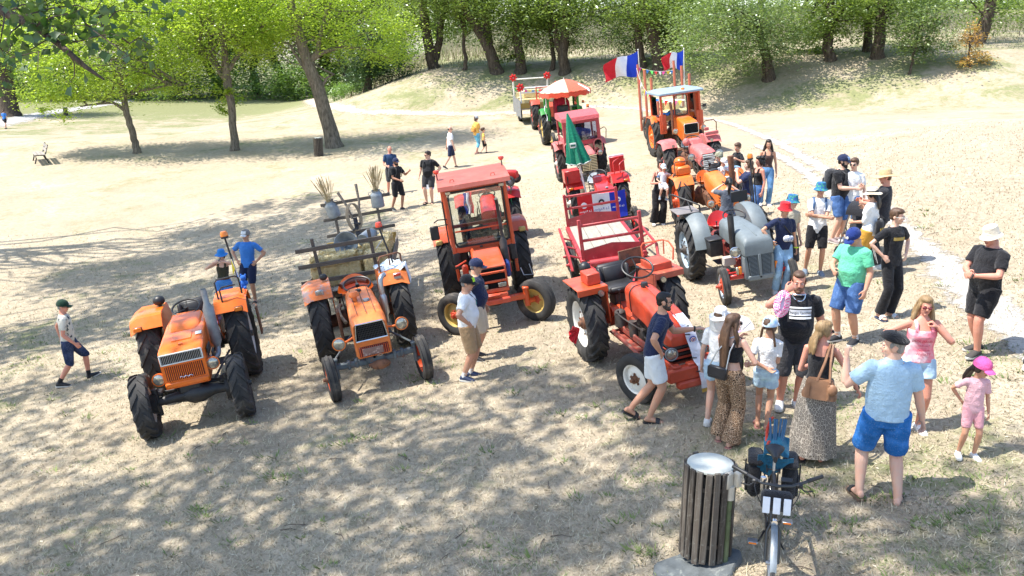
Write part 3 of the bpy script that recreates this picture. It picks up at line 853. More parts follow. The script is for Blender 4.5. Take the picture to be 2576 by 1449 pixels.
whitep=paint('white_paint',(.72,.71,.66),.5,var=.1,wear=(.38,.30,.22),amount=.11)
yellowp=paint('yellow_rim_paint',(.52,.37,.11),.5,var=.15,wear=(.4,.3,.16),amount=.1)
orange1=paint('bright_orange_paint',(.80,.155,.012),.32,var=.12,wear=(.40,.13,.05),amount=.10,coat=.25)
orange2=paint('faded_orange_paint',(.72,.175,.03),.42,var=.18,wear=(.55,.30,.17),amount=.10,coat=.1)
orange3=paint('red_orange_paint',(.56,.078,.02),.40,var=.14,wear=(.26,.09,.05),amount=.12,coat=.2)
red1=paint('red_paint',(.52,.022,.018),.32,var=.15,wear=(.22,.05,.035),amount=.11,coat=.2)
red2=paint('brick_red_paint',(.48,.065,.03),.45,var=.2,wear=(.28,.09,.06),amount=.12)
pinkred=paint('sun_bleached_red_paint',(.52,.13,.12),.55,var=.18,wear=(.60,.25,.22),amount=.15)
greypaint=paint('grey_blue_paint',(.15,.178,.19),.55,var=.16,wear=(.10,.09,.08),amount=.07)
greenp=paint('green_paint',(.03,.26,.045),.38,var=.15,wear=(.1,.2,.08),amount=.06)
darkhole=paint('dark_cavity',(.008,.008,.008),.9,var=.2,spec=.1)
cabglass=glassmat('cab_glass',(.86,.90,.88),.05)
seatvinyl=paint('black_vinyl',(.018,.018,.02),.5,var=.25,bump=.1)
beigewood=paint('pale_board',(.31,.285,.24),.85,var=.2,scale=3,wear=(.34,.28,.2),amount=.14,stretch=(6,1,6))
greywood=paint('weathered_wood',(.20,.17,.14),.9,var=.35,scale=6,wear=(.32,.29,.25),amount=.15,bump=.5,stretch=(1,1,8))
TYRE_CACHE={}
def rear_tyre_mesh(R,W,rim,lugs=17,flip=1,lug_h=.036):
 key=('r',R,W,rim,lugs,flip)
 if key in TYRE_CACHE:return TYRE_CACHE[key]
 mb=MB();h=W/2;Rc=R-lug_h
 prof=[(rim,-h*.72),(rim+.05,-h*.9),(rim+(Rc-rim)*.55,-h),(Rc-.05,-h*.97),(Rc-.012,-h*.82),(Rc,-h*.4),(Rc+.004,0),(Rc,h*.4),(Rc-.012,h*.82),(Rc-.05,h*.97),(rim+(Rc-rim)*.55,h),(rim+.05,h*.9),(rim,h*.72)]
 mb.lathe(prof,44,'X')
 step=2*math.pi/lugs
 for side in(-1,1):
  for i in range(lugs):
   a0=step*(i+(.5 if side>0 else 0))
   rings=[]
   for k in range(5):
    t=k/4
    x=side*(.012+t*(h*1.0-.012))
    a=a0+flip*(t*.36)
    rb=Rc-.02-(.05*max(0,t-.7)/.3);rt=R-(.035*max(0,t-.75)/.25)-.004*t
    wd=(.026+.014*t)
    da=wd/R
    ring=[]
    for(r_,s_) in((rb,-1.25),(rt,-.8),(rt,.8),(rb,1.25)):
     aa=a+da*s_
     ring.append((x,r_*math.cos(aa),r_*math.sin(aa)))
    rings.append(ring)
   mb.loft(rings)
 me=mb.mesh('tyre',rubber,30)
 TYRE_CACHE[key]=me
 return me
def front_tyre_mesh(R,W,rim):
 key=('f',R,W,rim)
 if key in TYRE_CACHE:return TYRE_CACHE[key]
 mb=MB();h=W/2
 tread=[]
 for x in(-.78,-.62,-.52,-.36,-.26,-.09,0,.09,.26,.36,.52,.62,.78):
  groove=abs(abs(x)-.57)<.06 or abs(abs(x)-.31)<.06
  tread.append((R-(.016 if groove else 0)-.02*abs(x)**2,x*h))
 prof=[(rim,-h*.7),(rim+.03,-h*.9),(rim+(R-rim)*.5,-h),(R-.045,-h*.95)]+tread+[(R-.045,h*.95),(rim+(R-rim)*.5,h),(rim+.03,h*.9),(rim,h*.7)]
 mb.lathe(prof,40,'X')
 me=mb.mesh('tyre',rubber,30)
 TYRE_CACHE[key]=me
 return me
def rim_mesh(rim,W,mat,hubmat,depth,side,disc=None,holes=0):
 """wheel disc seen from outside (side=+1: outside at +X)"""
 mb=MB();h=W/2*.72
 s=side
 mb.m(0)
 mb.lathe([(rim*1.01,-h),(rim*.93,-h*.8),(rim*.90,0),(rim*.93,h*.8),(rim*1.01,h),(rim*1.045,h*1.06),(rim*1.045,h*.8)],32,'X')
 d=s*depth
 mb.m(2 if disc else 0)
 prof=[(rim*.91,d*.2-s*.01),(rim*.75,d*.35),(rim*.55,d*.75),(rim*.42,d*.8),(rim*.40,d*.72),(.001,d*.72)]
 mb.lathe(prof,32,'X')
 mb.m(1)
 mb.cyl((d*.5,0,0),(d*.72+s*.05,0,0),rim*.30,rim*.24,16)
 mb.cyl((d*.72+s*.04,0,0),(d*.72+s*.10,0,0),rim*.15,rim*.12,12)
 for i in range(8 if rim>.3 else 5):
  a=2*math.pi*i/(8 if rim>.3 else 5);r=rim*.52 if rim>.3 else rim*.36
  mb.cyl((d*.7,r*math.cos(a),r*math.sin(a)),(d*.78+s*.02,r*math.cos(a),r*math.sin(a)),.016,.016,6)
 return mb.mesh('rim',[mat,hubmat,disc or mat],35)
def wheel(parent,x,y,R,W,rim,rear,rimmat,hubmat,side,steer=0.0,lugs=17,discmat=None,depth=None,tilt=0.0,lugged_front=False,spin=None):
 w=node('wheel',parent,(x,y,R-.012),(0,tilt,steer))
 me=rear_tyre_mesh(R,W,rim,lugs,1,.036 if rear else.026) if(rear or lugged_front) else front_tyre_mesh(R,W,rim)
 t=obj_of('tyre',me,w);t.rotation_euler=(random.uniform(0,6.28) if spin is None else spin,0,0)
 o=obj_of('rim',rim_mesh(rim,W,rimmat,hubmat,depth or W*.42,side,discmat),w)
 o.rotation_euler=(random.uniform(0,6.28),0,0)
 return w
def hood_loft(stations,n=5):
 """stations: (y, width, z_bottom, z_top, corner_r); closed body"""
 rings=[]
 for(y,w,zb,zt,r) in stations:
  rings.append([(p[0],y,p[1]) for p in rrect(w,zt-zb,r,n,0,(zb+zt)/2,.02)])
 return rings
def steering(parent,c,tilt=35,R=.21,mat=None):
 mb=MB(Matrix.Translation(Vector(c))@Euler((rad(tilt),0,0)).to_matrix().to_4x4())
 mb.tube([(R*math.cos(2*math.pi*i/28),R*math.sin(2*math.pi*i/28),0) for i in range(28)],.016,8,True)
 for a in(90,210,330):
  mb.cyl((0,0,-.03),(R*math.cos(rad(a)),R*math.sin(rad(a)),0),.011,.008,6)
 mb.cyl((0,0,-.05),(0,0,.01),.035,.03,10);mb.cyl((0,0,-.55),(0,0,-.03),.02,.02,8)
 return mb.build('steering_wheel',mat or blackp,parent)
def headlight(parent,c,r=.085,housing=None,yaw=0.0,pitch=0.0,depth=.1,ring=None,stalk=None):
 M=Matrix.Translation(Vector(c))@Euler((rad(pitch),0,rad(yaw))).to_matrix().to_4x4()
 mb=MB(M);mb.lathe([(.01,depth),(r*.55,depth*.92),(r*.9,depth*.55),(r,.0),(r*1.06,-.008),(r*1.06,-.02),(r*.9,-.022)],20,'Y')
 o=mb.build('headlight',housing or blackm,parent)
 mb=MB(M);mb.lathe([(r*.94,-.014),(r*.7,-.03),(r*.35,-.038),(.001,-.04)],20,'Y')
 mb.build('lens',lensm,o)
 if ring:
  mb=MB(M);mb.tube([(r*1.0*math.sin(2*math.pi*i/20),-.018,r*1.0*math.cos(2*math.pi*i/20)) for i in range(20)],.01,6,True);mb.build('lamp_ring',ring,o)
 if stalk:
  mb=MB();mb.tube([c,((c[0]+stalk[0])/2,(c[1]+stalk[1])/2+.03,(c[2]+stalk[2])/2-.03),stalk],.018,8);mb.build('lamp_bracket',housing or blackm,o)
 return o
def hoop(parent,pts,r=.014,mat=None,name='grab_rail'):
 mb=MB();mb.tube(pts,r,8);return mb.build(name,mat or blackm,parent)
def beacon(parent,c,pole=None,polemat=None,top=amber,r=.05):
 mb=MB();c=Vector(c)
 if pole is not None:mb.m(1).tube([pole,c],.016,8)
 mb.m(1).cyl(c,c+Vector((0,0,.035)),r*1.05,r*1.05,14)
 mb.m(0).lathe([(r,.035),(r*1.02,.08),(r*.8,.115),(.001,.125)],14,'Z',c)
 return mb.build('beacon',[top,polemat or blackp],parent)
def fender_flat(parent,side,x0,x1,yc,R,ztop,mat,lip=.10,a0=-52,a1=48,name='fender',th=.012,flat_y=None,skirt=.0):
 """flat-topped fender plate over a rear wheel; x0 inner, x1 outer; with an inner side plate"""
 mb=MB()
 if flat_y is None:flat_y=(-.30,.28)
 prof=[(yc+flat_y[0]-.16,ztop-.20),(yc+flat_y[0]-.03,ztop-.03),(yc+flat_y[0]+.06,ztop),(yc+flat_y[1]-.06,ztop),(yc+flat_y[1]+.04,ztop-.03),(yc+flat_y[1]+.22,ztop-.24)]
 def fn(u,v):
  k=u*(len(prof)-1);i=min(int(k),len(prof)-2);t=k-i
  p=(prof[i][0]+(prof[i+1][0]-prof[i][0])*t,prof[i][1]+(prof[i+1][1]-prof[i][1])*t)
  return(x0+(x1-x0)*v,p[0],p[1]-(lip*.5*max(0,v-.93)/.07 if lip else 0))
 mb.sheet(fn,10,4,th)
 # inner side plate

 poly=[(p[0],p[1]-.006) for p in prof]+[(yc+.30,ztop-.62),(yc-.26,ztop-.72)]
 mb.prism(poly,x0-.006*side,x0+.006*side,'X')
 return mb.build(name,mat,parent,30)
def fender_round(parent,side,x0,x1,yc,zc,R,mat,a0=-20,a1=125,name='fender',bow=.06):
 """shell fender: angles measured from the front horizontal up and over"""
 mb=MB()
 def fn(u,v):
  a=rad(a0+(a1-a0)*u)
  rr=R-bow*(abs(v-.35)*1.4)**2
  return(x0+(x1-x0)*v,yc-rr*math.cos(a),zc+rr*math.sin(a))
 mb.sheet(fn,14,5,.01)
 # inner web

 poly=[(yc-R*math.cos(rad(a0+(a1-a0)*i/14)),zc+R*math.sin(rad(a0+(a1-a0)*i/14))-.01) for i in range(15)]+[(yc+.1,zc+.1),(yc-.1,zc+.1)]
 mb.prism(poly,x0-.005,x0+.005,'X')
 return mb.build(name,mat,parent,30)
def pan_seat(parent,c,mat,cushion=None,w=.46):
 mb=MB(Matrix.Translation(Vector(c)))
 def fn(u,v):
  a=2*math.pi*u;r=v
  x=w/2*r*math.cos(a);y=w/2*.9*r*math.sin(a)
  back=max(0,math.sin(a))
  z=.03*r**2+(.07+.20*back**1.5)*max(0,r-.7)/.3
  return(x,y+(.03*back if r>.8 else 0),z)
 mb.sheet(fn,28,6,.012)
 o=mb.build('seat',mat,parent,50)
 mb=MB();cc=Vector(c);mb.cyl(cc+Vector((0,0,-.3)),cc,.04,.05,8);mb.build('seat_post',greasem,o)
 if cushion:
  mb=MB(Matrix.Translation(Vector(c)))
  mb.tube(bezier([(-w*.38,.12,.16),(-w*.2,w*.48,.20),(w*.2,w*.48,.20),(w*.38,.12,.16)],10),.05,10)
  mb.build('cushion',cushion,o)
 return o
def pad_seat(parent,c,mat,w=.5):
 mb=MB(Matrix.Translation(Vector(c)))
 mb.box((0,0,.04),(w,.46,.12),bev=.045);mb.box((0,-.21,.06),(w*.9,.1,.10),bev=.03)
 o=mb.build('seat',mat,parent,50)
 mb=MB(Matrix.Translation(Vector(c))@Euler((rad(-14),0,0)).to_matrix().to_4x4())
 mb.box((0,.23,.24),(w,.10,.40),bev=.045);mb.box((0,.17,.25),(w*.68,.05,.28),bev=.03)
 for s in(-1,1):mb.box((s*w*.46,.17,.22),(.07,.1,.34),bev=.03)
 mb.build('backrest',mat,o,50)
 mb=MB(Matrix.Translation(Vector(c)));mb.box((0,0,-.13),(.3,.3,.22),bev=.02);mb.build('seat_base',greasem,o)
 return o
def drivetrain(parent,wb,yaxr,zr,track,mat=None,eng=None,w=.34,ztop=.86,zb=.42,front_y=None):
 """gearbox, engine, rear axle, pipes"""
 mat=mat or greasem;eng=eng or greasem
 fy=front_y if front_y is not None else yaxr-wb+.12
 mb=MB()
 mb.box((0,yaxr-.02,zr+.02),(.46,.46,.46),bev=.08)
 mb.box((0,yaxr-.5,zr-.02),(w,.7,.40),bev=.06)
 mb.cyl((-track/2+.1,yaxr,zr),(track/2-.1,yaxr,zr),.11,.11,14)
 mb.cyl((-track/2+.34,yaxr,zr),(track/2-.34,yaxr,zr),.16,.16,14)
 mb.build('rear_axle',mat,parent)
 mb=MB()
 L0=yaxr-.8;L1=fy
 mb.box((0,(L0+L1)/2,(zb+ztop)/2),(w*.9,abs(L0-L1),ztop-zb),bev=.03)
 mb.box((0,(L0+L1)/2,zb-.02),(w*.7,abs(L0-L1)*.9,.1),bev=.03)
 for i in range(4):
  y=L0+(L1-L0)*(i+.5)/4
  for s in(-1,1):
   mb.cyl((s*w*.4,y,ztop-.1),(s*(w*.5+.05),y,ztop-.06),.03,.03,8)
 for s,yy in((-1,.35),(1,.6),(-1,.7)):
  y=L0+(L1-L0)*yy
  mb.cyl((s*w*.56,y,zb+.12),(s*w*.56,y,zb+.34),.055,.055,12)
 mb.tube(bezier([(-w*.5,L0+.1,ztop-.05),(-w*.7,(L0+L1)/2,ztop-.2),(-w*.55,L1,zb+.1)],10),.012,6)
 mb.tube(bezier([(w*.5,L0+.1,ztop-.1),(w*.75,(L0+L1)/2,ztop-.3),(w*.5,L1,zb+.15)],10),.016,6)
 mb.build('engine',eng,parent)
 mb=MB()
 for s in(-1,1):mb.box((s*.3,yaxr-.72,zr-.16),(.22,.34,.018),bev=.004)
 mb.box((0,yaxr-.70,zr-.17),(.5,.05,.02));mb.build('footplate',blackm,parent)
 for(a,b) in(((-.25,yaxr-.5,zr+.2),(-.28,yaxr-.62,zr+.58)),((.18,yaxr-.4,zr+.2),(.22,yaxr-.46,zr+.5))):
  mb=MB();mb.tube([a,b,Vector(b)+Vector((0,0,.03))],[.012,.01,.024],6);mb.build('lever',blackm,parent)
  # three point linkage and drawbar

 mb=MB()
 for s in(-1,1):
  mb.tube([(s*.28,yaxr+.1,zr-.1),(s*.36,yaxr+.8,zr-.18)],.03,6);mb.tube([(s*.30,yaxr+.2,zr+.3),(s*.35,yaxr+.55,zr-.14)],.015,6)
 mb.tube([(0,yaxr+.2,zr+.25),(0,yaxr+.7,zr+.2)],.025,6);mb.box((0,yaxr+.5,zr-.25),(.1,.7,.04))
 mb.build('hitch',mat,parent)
def front_axle(parent,y,z,track,mat,r=.05,arch=.0,kingpin=.16,narrow=.25):
 mb=MB()
 h=track/2-narrow/2
 mb.tube([(-h,y,z),(-h*.5,y,z+arch),(0,y,z+arch*1.3),(h*.5,y,z+arch),(h,y,z)],[r*.9,r,r*1.15,r,r*.9],8)
 for s in(-1,1):
  mb.cyl((s*h,y,z+kingpin),(s*h,y,z-kingpin*.8),r*.75,r*.75,10)
  mb.cyl((s*h,y,z-kingpin*.5),(s*(h+narrow/2),y,z-kingpin*.5),r*.6,r*.5,8)
  mb.box((s*h,y,z+kingpin),(.09,.12,.05),bev=.012)
 mb.tube([(-h,y+.14,z+.05),(h,y+.14,z+.05)],.016,6)
 mb.box((0,y+.05,z+arch+.08),(.22,.3,.16),bev=.03)
 return mb.build('front_axle',mat,parent)
def slats(parent,name,n,p0,p1,size,mat,along=None,bev=0.004):
 """n alike bars from p0 to p1 sharing one mesh"""
 me=MB().box((0,0,0),size,bev=bev).mesh(name,mat,30)
 for i in range(n):
  t=i/max(1,n-1)
  o=obj_of(name,me,parent);o.location=Vector(p0).lerp(Vector(p1),t)
def turn_signal(parent,c,name='turn_signal',d=(.11,.05,.06),m=amber):
 mb=MB();mb.m(1).box(c,d,bev=.012);mb.m(0).box((c[0],c[1]-d[1]*.5,c[2]),(d[0]*.9,.025,d[2]*.85),bev=.008)
 return mb.build(name,[m,blackp],parent)
def text_on(parent,name,body,size,mat,loc,rot,extrude=.001,align='CENTER',mirror=False):
 cu=bpy.data.curves.new(name,'FONT');cu.body=body;cu.size=size;cu.extrude=extrude
 cu.align_x=align;cu.align_y='CENTER';cu.resolution_u=2
 o=bpy.data.objects.new(name,cu);COL.objects.link(o)
 dg=bpy.context.evaluated_depsgraph_get()
 me=bpy.data.meshes.new_from_object(o.evaluated_get(dg));bpy.data.objects.remove(o)
 me.materials.clear();me.materials.append(mat)
 q=obj_of(name,me,parent);q.location=loc;q.rotation_euler=rot
 if mirror:q.scale=(-1,1,1)
 return q
def place(u,v,phi):
 g=ground_at(u,v) if v is not None else None
 return g
def tractor(name,label,xy,phi,group='vintage tractors drawn up on the meadow',s=1.0):
 x,y=xy
 t=thing(name,label,'tractor',on_ground(x,y),rad(phi),group,ground_normal(x,y,1.0));t.scale=(s,s,s)
 return t
 # ------------------------------------------------------------------ tractor 1: bright orange four-wheel drive

def grille_bars(parent,n,x0,x1,y,z,h,mat,w=.012,tilt=0.0):
 me=MB().box((0,0,0),(w,.014,h),bev=.003).mesh('grille_bar',mat,30)
 for i in range(n):
  o=obj_of('grille_bar',me,parent);o.location=(x0+(x1-x0)*i/(n-1),y,z);o.rotation_euler=(tilt,0,0)
def tractor_orange_4wd():
 t=tractor('tractor','bright orange four-wheel-drive tractor with chunky front tyres and silver upright muffler',(-5.28,14.2),14,s=1.06)
 yr,yf=.98,-.98
 for s in(-1,1):
  wheel(t,s*.70,yr,.72,.38,.40,True,whitep,greasem,s,0,17,depth=.10)
  wheel(t,s*.70,yf,.50,.27,.27,False,whitep,blackm,s,rad(4),15,lugged_front=True,depth=.10)
 drivetrain(t,1.96,yr,.72,1.40,blackm,blackm,.36,.92,.45)
 mb=MB()
 mb.tube([(-.58,yf,.5),(-.3,yf,.52),(-.12,yf,.52),(.0,yf,.52),(.14,yf,.52),(.32,yf,.52),(.58,yf,.5)],[.06,.075,.09,.15,.15,.085,.06],12)
 for s in(-1,1):
  mb.cyl((s*.50,yf,.5),(s*.60,yf,.5),.17,.15,16);mb.cyl((s*.52,yf,.72),(s*.52,yf,.30),.05,.05,10)
  mb.box((s*.47,yf+.1,.62),(.12,.2,.07),bev=.02)
 mb.tube([(-.5,yf+.2,.58),(.5,yf+.2,.58)],.02,8)
 mb.box((0,yf+.12,.66),(.36,.42,.2),bev=.04)
 mb.build('front_axle',blackm,t)
 # hood in faceted panels

 mb=MB()
 st=[(.30,.60,.86,1.40,.07),(.05,.62,.80,1.39,.07),(-.55,.64,.72,1.34,.06),(-1.00,.66,.70,1.28,.05),(-1.10,.64,.70,1.22,.05)]
 mb.loft(hood_loft(st))
 hood=mb.build('hood',orange1,t,30)
 mb=MB();mb.loft(hood_loft([(.32,.50,1.30,1.47,.08),(-.10,.50,1.30,1.445,.08),(-.36,.44,1.28,1.36,.05)]));mb.build('tank_cover',orange1,hood,30)
 mb=MB();mb.box((0,-.62,1.335),(.30,.26,.02),rot=(rad(7),0,0),bev=.008);mb.box((.0,-.9,1.305),(.06,.05,.02),bev=.004);mb.build('hood_flap',orange1,hood,30)
 mb=MB();mb.box((.25,-.62,1.345),(.09,.11,.006),rot=(rad(7),0,0));mb.build('sticker',paint('white_sticker',(.75,.75,.72),.5),hood)
 # nose: upper grille with pale frame, lower grille between orange bars

 mb=MB();mb.box((0,-1.09,1.16),(.60,.04,.15),bev=.015);g1=mb.build('grille',darkhole,t)
 mb=MB()
 for z in(1.085,1.235):mb.box((0,-1.115,z),(.62,.025,.02),bev=.006)
 for s in(-1,1):mb.box((s*.30,-1.1155,1.16),(.02,.024,.17),bev=.006)
 mb.build('grille_frame',whitep,g1)
 grille_bars(g1,24,-.28,.28,-1.115,1.16,.135,steel,.010)
 mb=MB();mb.box((0,-1.088,.93),(.56,.04,.24),bev=.015);g2=mb.build('lower_grille',paint('dark_red_mesh',(.09,.012,.008),.7),t)
 grille_bars(g2,19,-.25,.25,-1.112,.93,.23,orange1,.012)
 mb=MB();mb.tube([(-.08+.02*i,-1.125,.86+.012*math.sin(i*1.9)) for i in range(10)],.006,5);mb.build('script_badge',chrome,g2)
 mb=MB();mb.box((0,-1.10,.755),(.64,.05,.09),bev=.02);mb.build('nose_band',orange1,t)
 headlight(t,(-.40,-1.02,.86),.095,orange1,-6);headlight(t,(.40,-1.02,.94),.095,orange1,6)
 # silver muffler

 mb=MB();x,y=.43,-.30
 mb.tube(bezier([(.30,-.45,.86),(.40,-.46,.82),(x,y,.84),(x,y,1.0)],8),.045,10)
 mb.lathe([(.045,.98),(.082,1.06),(.085,1.60),(.045,1.70),(.045,1.92),(.04,1.92)],16,'Z',(x,y,0));mb.build('muffler',galv,t)
 mb=MB();mb.box((.40,-.72,1.0),(.03,.2,.14),bev=.01);mb.box((.355,-.75,1.1),(.02,.35,.12),bev=.004);mb.build('side_vent',blackm,t)
 mb=MB();mb.tube([(.30,-.65,.55),(.52,.2,.72)],.02,6);mb.tube([(.2,-.7,.6),(.58,-.9,.6)],.02,6);mb.build('steering_rod',greasem,t)
 for s in(-1,1):
  f=fender_flat(t,s,s*.42,s*.93,yr,.72,1.50,orange1,.14,flat_y=(-.42,.26))
  turn_signal(t,(s*.80,yr-.60,1.33),d=(.14,.05,.08))
 mb=MB();mb.ball((-.48,.98,1.60),(.10,.09,.085),14,10);mb.cyl((-.48,.98,1.48),(-.48,.98,1.55),.03,.03,8);mb.build('work_light',blackp,t)
 hoop(t,[(.50,.60,1.42),(.50,.62,1.78),(.54,.64,1.82),(.84,.66,1.82),(.88,.68,1.78),(.88,.7,1.5)])
 hoop(t,[(.56,.52,1.42),(.56,.53,1.66),(.60,.54,1.70),(.82,.56,1.70)])
 beacon(t,(.80,.98,2.42),(.86,1.02,1.50),blackm,r=.062)
 steering(t,(0,.42,1.52),22,.22)
 pad_seat(t,(0,.98,1.08),seatvinyl)
 mb=MB();mb.box((0,.36,1.36),(.44,.12,.14),bev=.03);mb.build('dashboard',blackp,t)
 mb=MB();mb.box((.98,1.45,.8),(.03,.25,.5),bev=.004);mb.build('mudguard_flap',rustm,t)
 return t
T1=tractor_orange_4wd()
# ------------------------------------------------------------------ tractor 2: faded orange two-wheel drive with pan seat

def tractor_orange_pan():
 t=tractor('tractor','faded orange two-wheel-drive tractor with round pan seat, drawing the hay wagon',(-2.42,14.65),15,s=1.05)
 yr,yf=1.0,-1.0
 for s in(-1,1):
  wheel(t,s*.70,yr,.68,.34,.38,True,orange2,greasem,s,0,18)
  wheel(t,s*.72,yf-.02,.37,.165,.22,False,orange3,rustm,s,rad(5),depth=.05)
 drivetrain(t,2.0,yr,.68,1.4,rustm,greasem,.32,.82,.40)
 mb=MB()
 axm=paint('blue_grey_rusty_axle',(.085,.105,.115),.7,var=.3,wear=(.17,.08,.05),amount=.15)
 for s in(-1,1):
  mb.box((s*.36,yf,.50),(.56,.08,.09),rot=(0,rad(-s*3),0),bev=.015)
  mb.box((s*.42,yf,.505),(.05,.12,.13),bev=.01);mb.box((s*.30,yf,.51),(.05,.12,.13),bev=.01)
  mb.cyl((s*.62,yf,.62),(s*.62,yf,.32),.035,.035,10);mb.cyl((s*.62,yf,.36),(s*.70,yf,.36),.03,.03,8);mb.box((s*.62,yf,.63),(.09,.1,.04),bev=.01)
  mb.tube([(s*.6,yf+.16,.60),(s*.2,.2,.66)],.016,6)
 mb.box((0,yf+.05,.52),(.3,.3,.16),bev=.04)
 mb.build('front_axle',axm,t)
 mb=MB();mb.ball((.05,-1.12,.44),(.16,.05,.08),12,8);mb.box((0,-1.10,.46),(.26,.06,.05),bev=.01);mb.build('front_hook',rustm,t)
 mb=MB()
 st=[(.36,.40,.96,1.34,.10),(.20,.46,.86,1.345,.10),(-.5,.52,.74,1.29,.09),(-1.02,.56,.60,1.22,.09),(-1.13,.52,.60,1.15,.08)]
 mb.loft(hood_loft(st,6));hood=mb.build('hood',orange2,t,35)
 mb=MB();mb.box((0,-.35,1.317),(.012,1.2,.006),rot=(rad(4.5),0,0));mb.box((.14,-.35,1.309),(.01,1.2,.006),rot=(rad(4.5),0,0));mb.box((-.14,-.35,1.309),(.01,1.2,.006),rot=(rad(4.5),0,0));mb.build('hood_seam',rustm,hood)
 mb=MB();mb.cyl((-.10,-.32,1.28),(-.10,-.32,1.38),.035,.035,10);mb.lathe([(.001,1.47),(.06,1.46),(.085,1.42),(.085,1.385),(.03,1.375)],16,'Z',(-.10,-.32,0));mb.build('air_intake',orange2,hood)
 mb=MB();mb.lathe([(.001,1.335),(.05,1.332),(.055,1.30)],16,'Z',(.07,-.42,0));mb.build('fuel_cap',galv,hood)
 mb=MB();mb.lathe([(.001,1.375),(.045,1.37),(.05,1.33)],16,'Z',(.0,.12,0));mb.build('filler_cap',blackm,hood)
 # trapezoid upper grille

 def trap(y,dz0,dz1,w0,w1,th):
  return[(-w0,dz0),(w0,dz0),(w1,dz1),(-w1,dz1)]
 mb=MB();mb.prism([(-.235,.89),(.235,.89),(.20,1.14),(-.20,1.14)],-1.150,-1.10,'Y');g1=mb.build('grille',darkhole,t)
 mb=MB();fr=[(-.245,-1.152,.88),(.245,-1.152,.88),(.208,-1.152,1.15),(-.208,-1.152,1.15)]
 for i in range(4):mb.cyl(fr[i],fr[(i+1)%4],.012,.012,6)
 mb.build('grille_frame',chrome,g1)
 grille_bars(g1,17,-.19,.19,-1.155,1.015,.235,blackm,.009)
 for i in range(7):
  z=.915+i*.033
  obj_of('grille_crossbar',MB().box((0,0,0),(.42-.07*(i/6),.008,.006)).mesh('grille_crossbar',blackm,0),g1).location=(0,-1.157,z)
 mb=MB();mb.box((0,-1.135,.70),(.46,.04,.16),bev=.012);g2=mb.build('lower_grille',paint('dark_red_mesh',(.09,.012,.008),.7),t)
 grille_bars(g2,15,-.21,.21,-1.157,.70,.155,orange3,.010)
 mb=MB();mb.box((-.02,-1.172,.70),(.32,.012,.12),bev=.004);pl=mb.build('number_plate',paint('faded_plate',(.20,.11,.09),.6,var=.4,wear=(.45,.32,.28),amount=.2),t)
 mb=MB();mb.lathe([(.001,-.01),(.02,-.008),(.022,0)],10,'Y',(-.02,-1.14,.585));mb.build('crank_hole',darkhole,t)
 mb=MB();mb.tube([(.07+.04*math.cos(a*.5),-1.14,.60+.015*math.sin(a*.5)) for a in range(13)],.006,5);mb.build('badge',chrome,t)
 headlight(t,(-.50,-.98,.86),.10,orange2,-8,stalk=(-.24,-.88,.90));headlight(t,(.50,-.98,.97),.10,orange2,8,stalk=(.24,-.88,.95))
 mb=MB();x,y=.36,-.12
 mb.lathe([(.03,.78),(.03,.9),(.062,.94),(.062,1.22),(.035,1.28)],14,'Z',(x,y,0));mb.tube(bezier([(x,y,1.26),(x,y,1.46),(x,y,1.56),(x+.1,y+.12,1.55)],8),.042,10);mb.build('muffler',steel,t)
 for s in(-1,1):
  fm=orange2 if s>0 else paint('patched_orange_fender',(.66,.17,.04),.42,var=.25,scale=3,wear=(.34,.25,.24),amount=.22,wscale=4)
  fender_flat(t,s,s*.42,s*.90,yr,.68,1.42,fm,.12,flat_y=(-.30,.26))
 mb=MB();mb.m(0).box((-.62,.60,1.33),(.14,.03,.09),bev=.01);mb.m(1).box((-.62,.582,1.33),(.07,.02,.06),bev=.005);mb.build('side_light',[steel,lensm],t)
 mb=MB();mb.m(0).box((.72,.60,1.33),(.13,.03,.11),bev=.01);mb.m(1).box((.72,.582,1.355),(.12,.02,.045),bev=.005);mb.build('side_light',[steel,redlens],t)
 hoop(t,[(.46,.75,1.42),(.46,.74,1.62),(.50,.78,1.68),(.82,.86,1.68),(.87,.9,1.64),(.87,.98,1.45)],.016,rustm)
 hoop(t,[(.66,.82,1.68),(.66,.9,1.44)],.014,rustm)
 beacon(t,(.62,1.12,2.10),(.74,1.0,1.42),blackm,redlens,.06)
 mb=MB();mb.ball((-.50,.95,1.50),(.07,.06,.06),12,8);mb.build('work_light',blackp,t)
 steering(t,(.02,.52,1.36),18,.23);
 pan_seat(t,(0,.95,1.08),orange1,paint('brown_leather',(.13,.055,.04),.5,var=.25),.62)
 mb=MB();mb.tube(bezier([(-.3,.3,.8),(-.42,.6,.9),(-.36,.9,1.0),(-.3,1.1,.9)],10),.03,8);mb.build('hose',paint('cream_hose',(.45,.38,.26),.7),t)
 mb=MB();mb.box((-.40,.30,.80),(.05,.3,.5),bev=.01);mb.build('side_plate',rustm,t)
 # pale shirt thrown over the fender

 return t
T2=tractor_orange_pan()
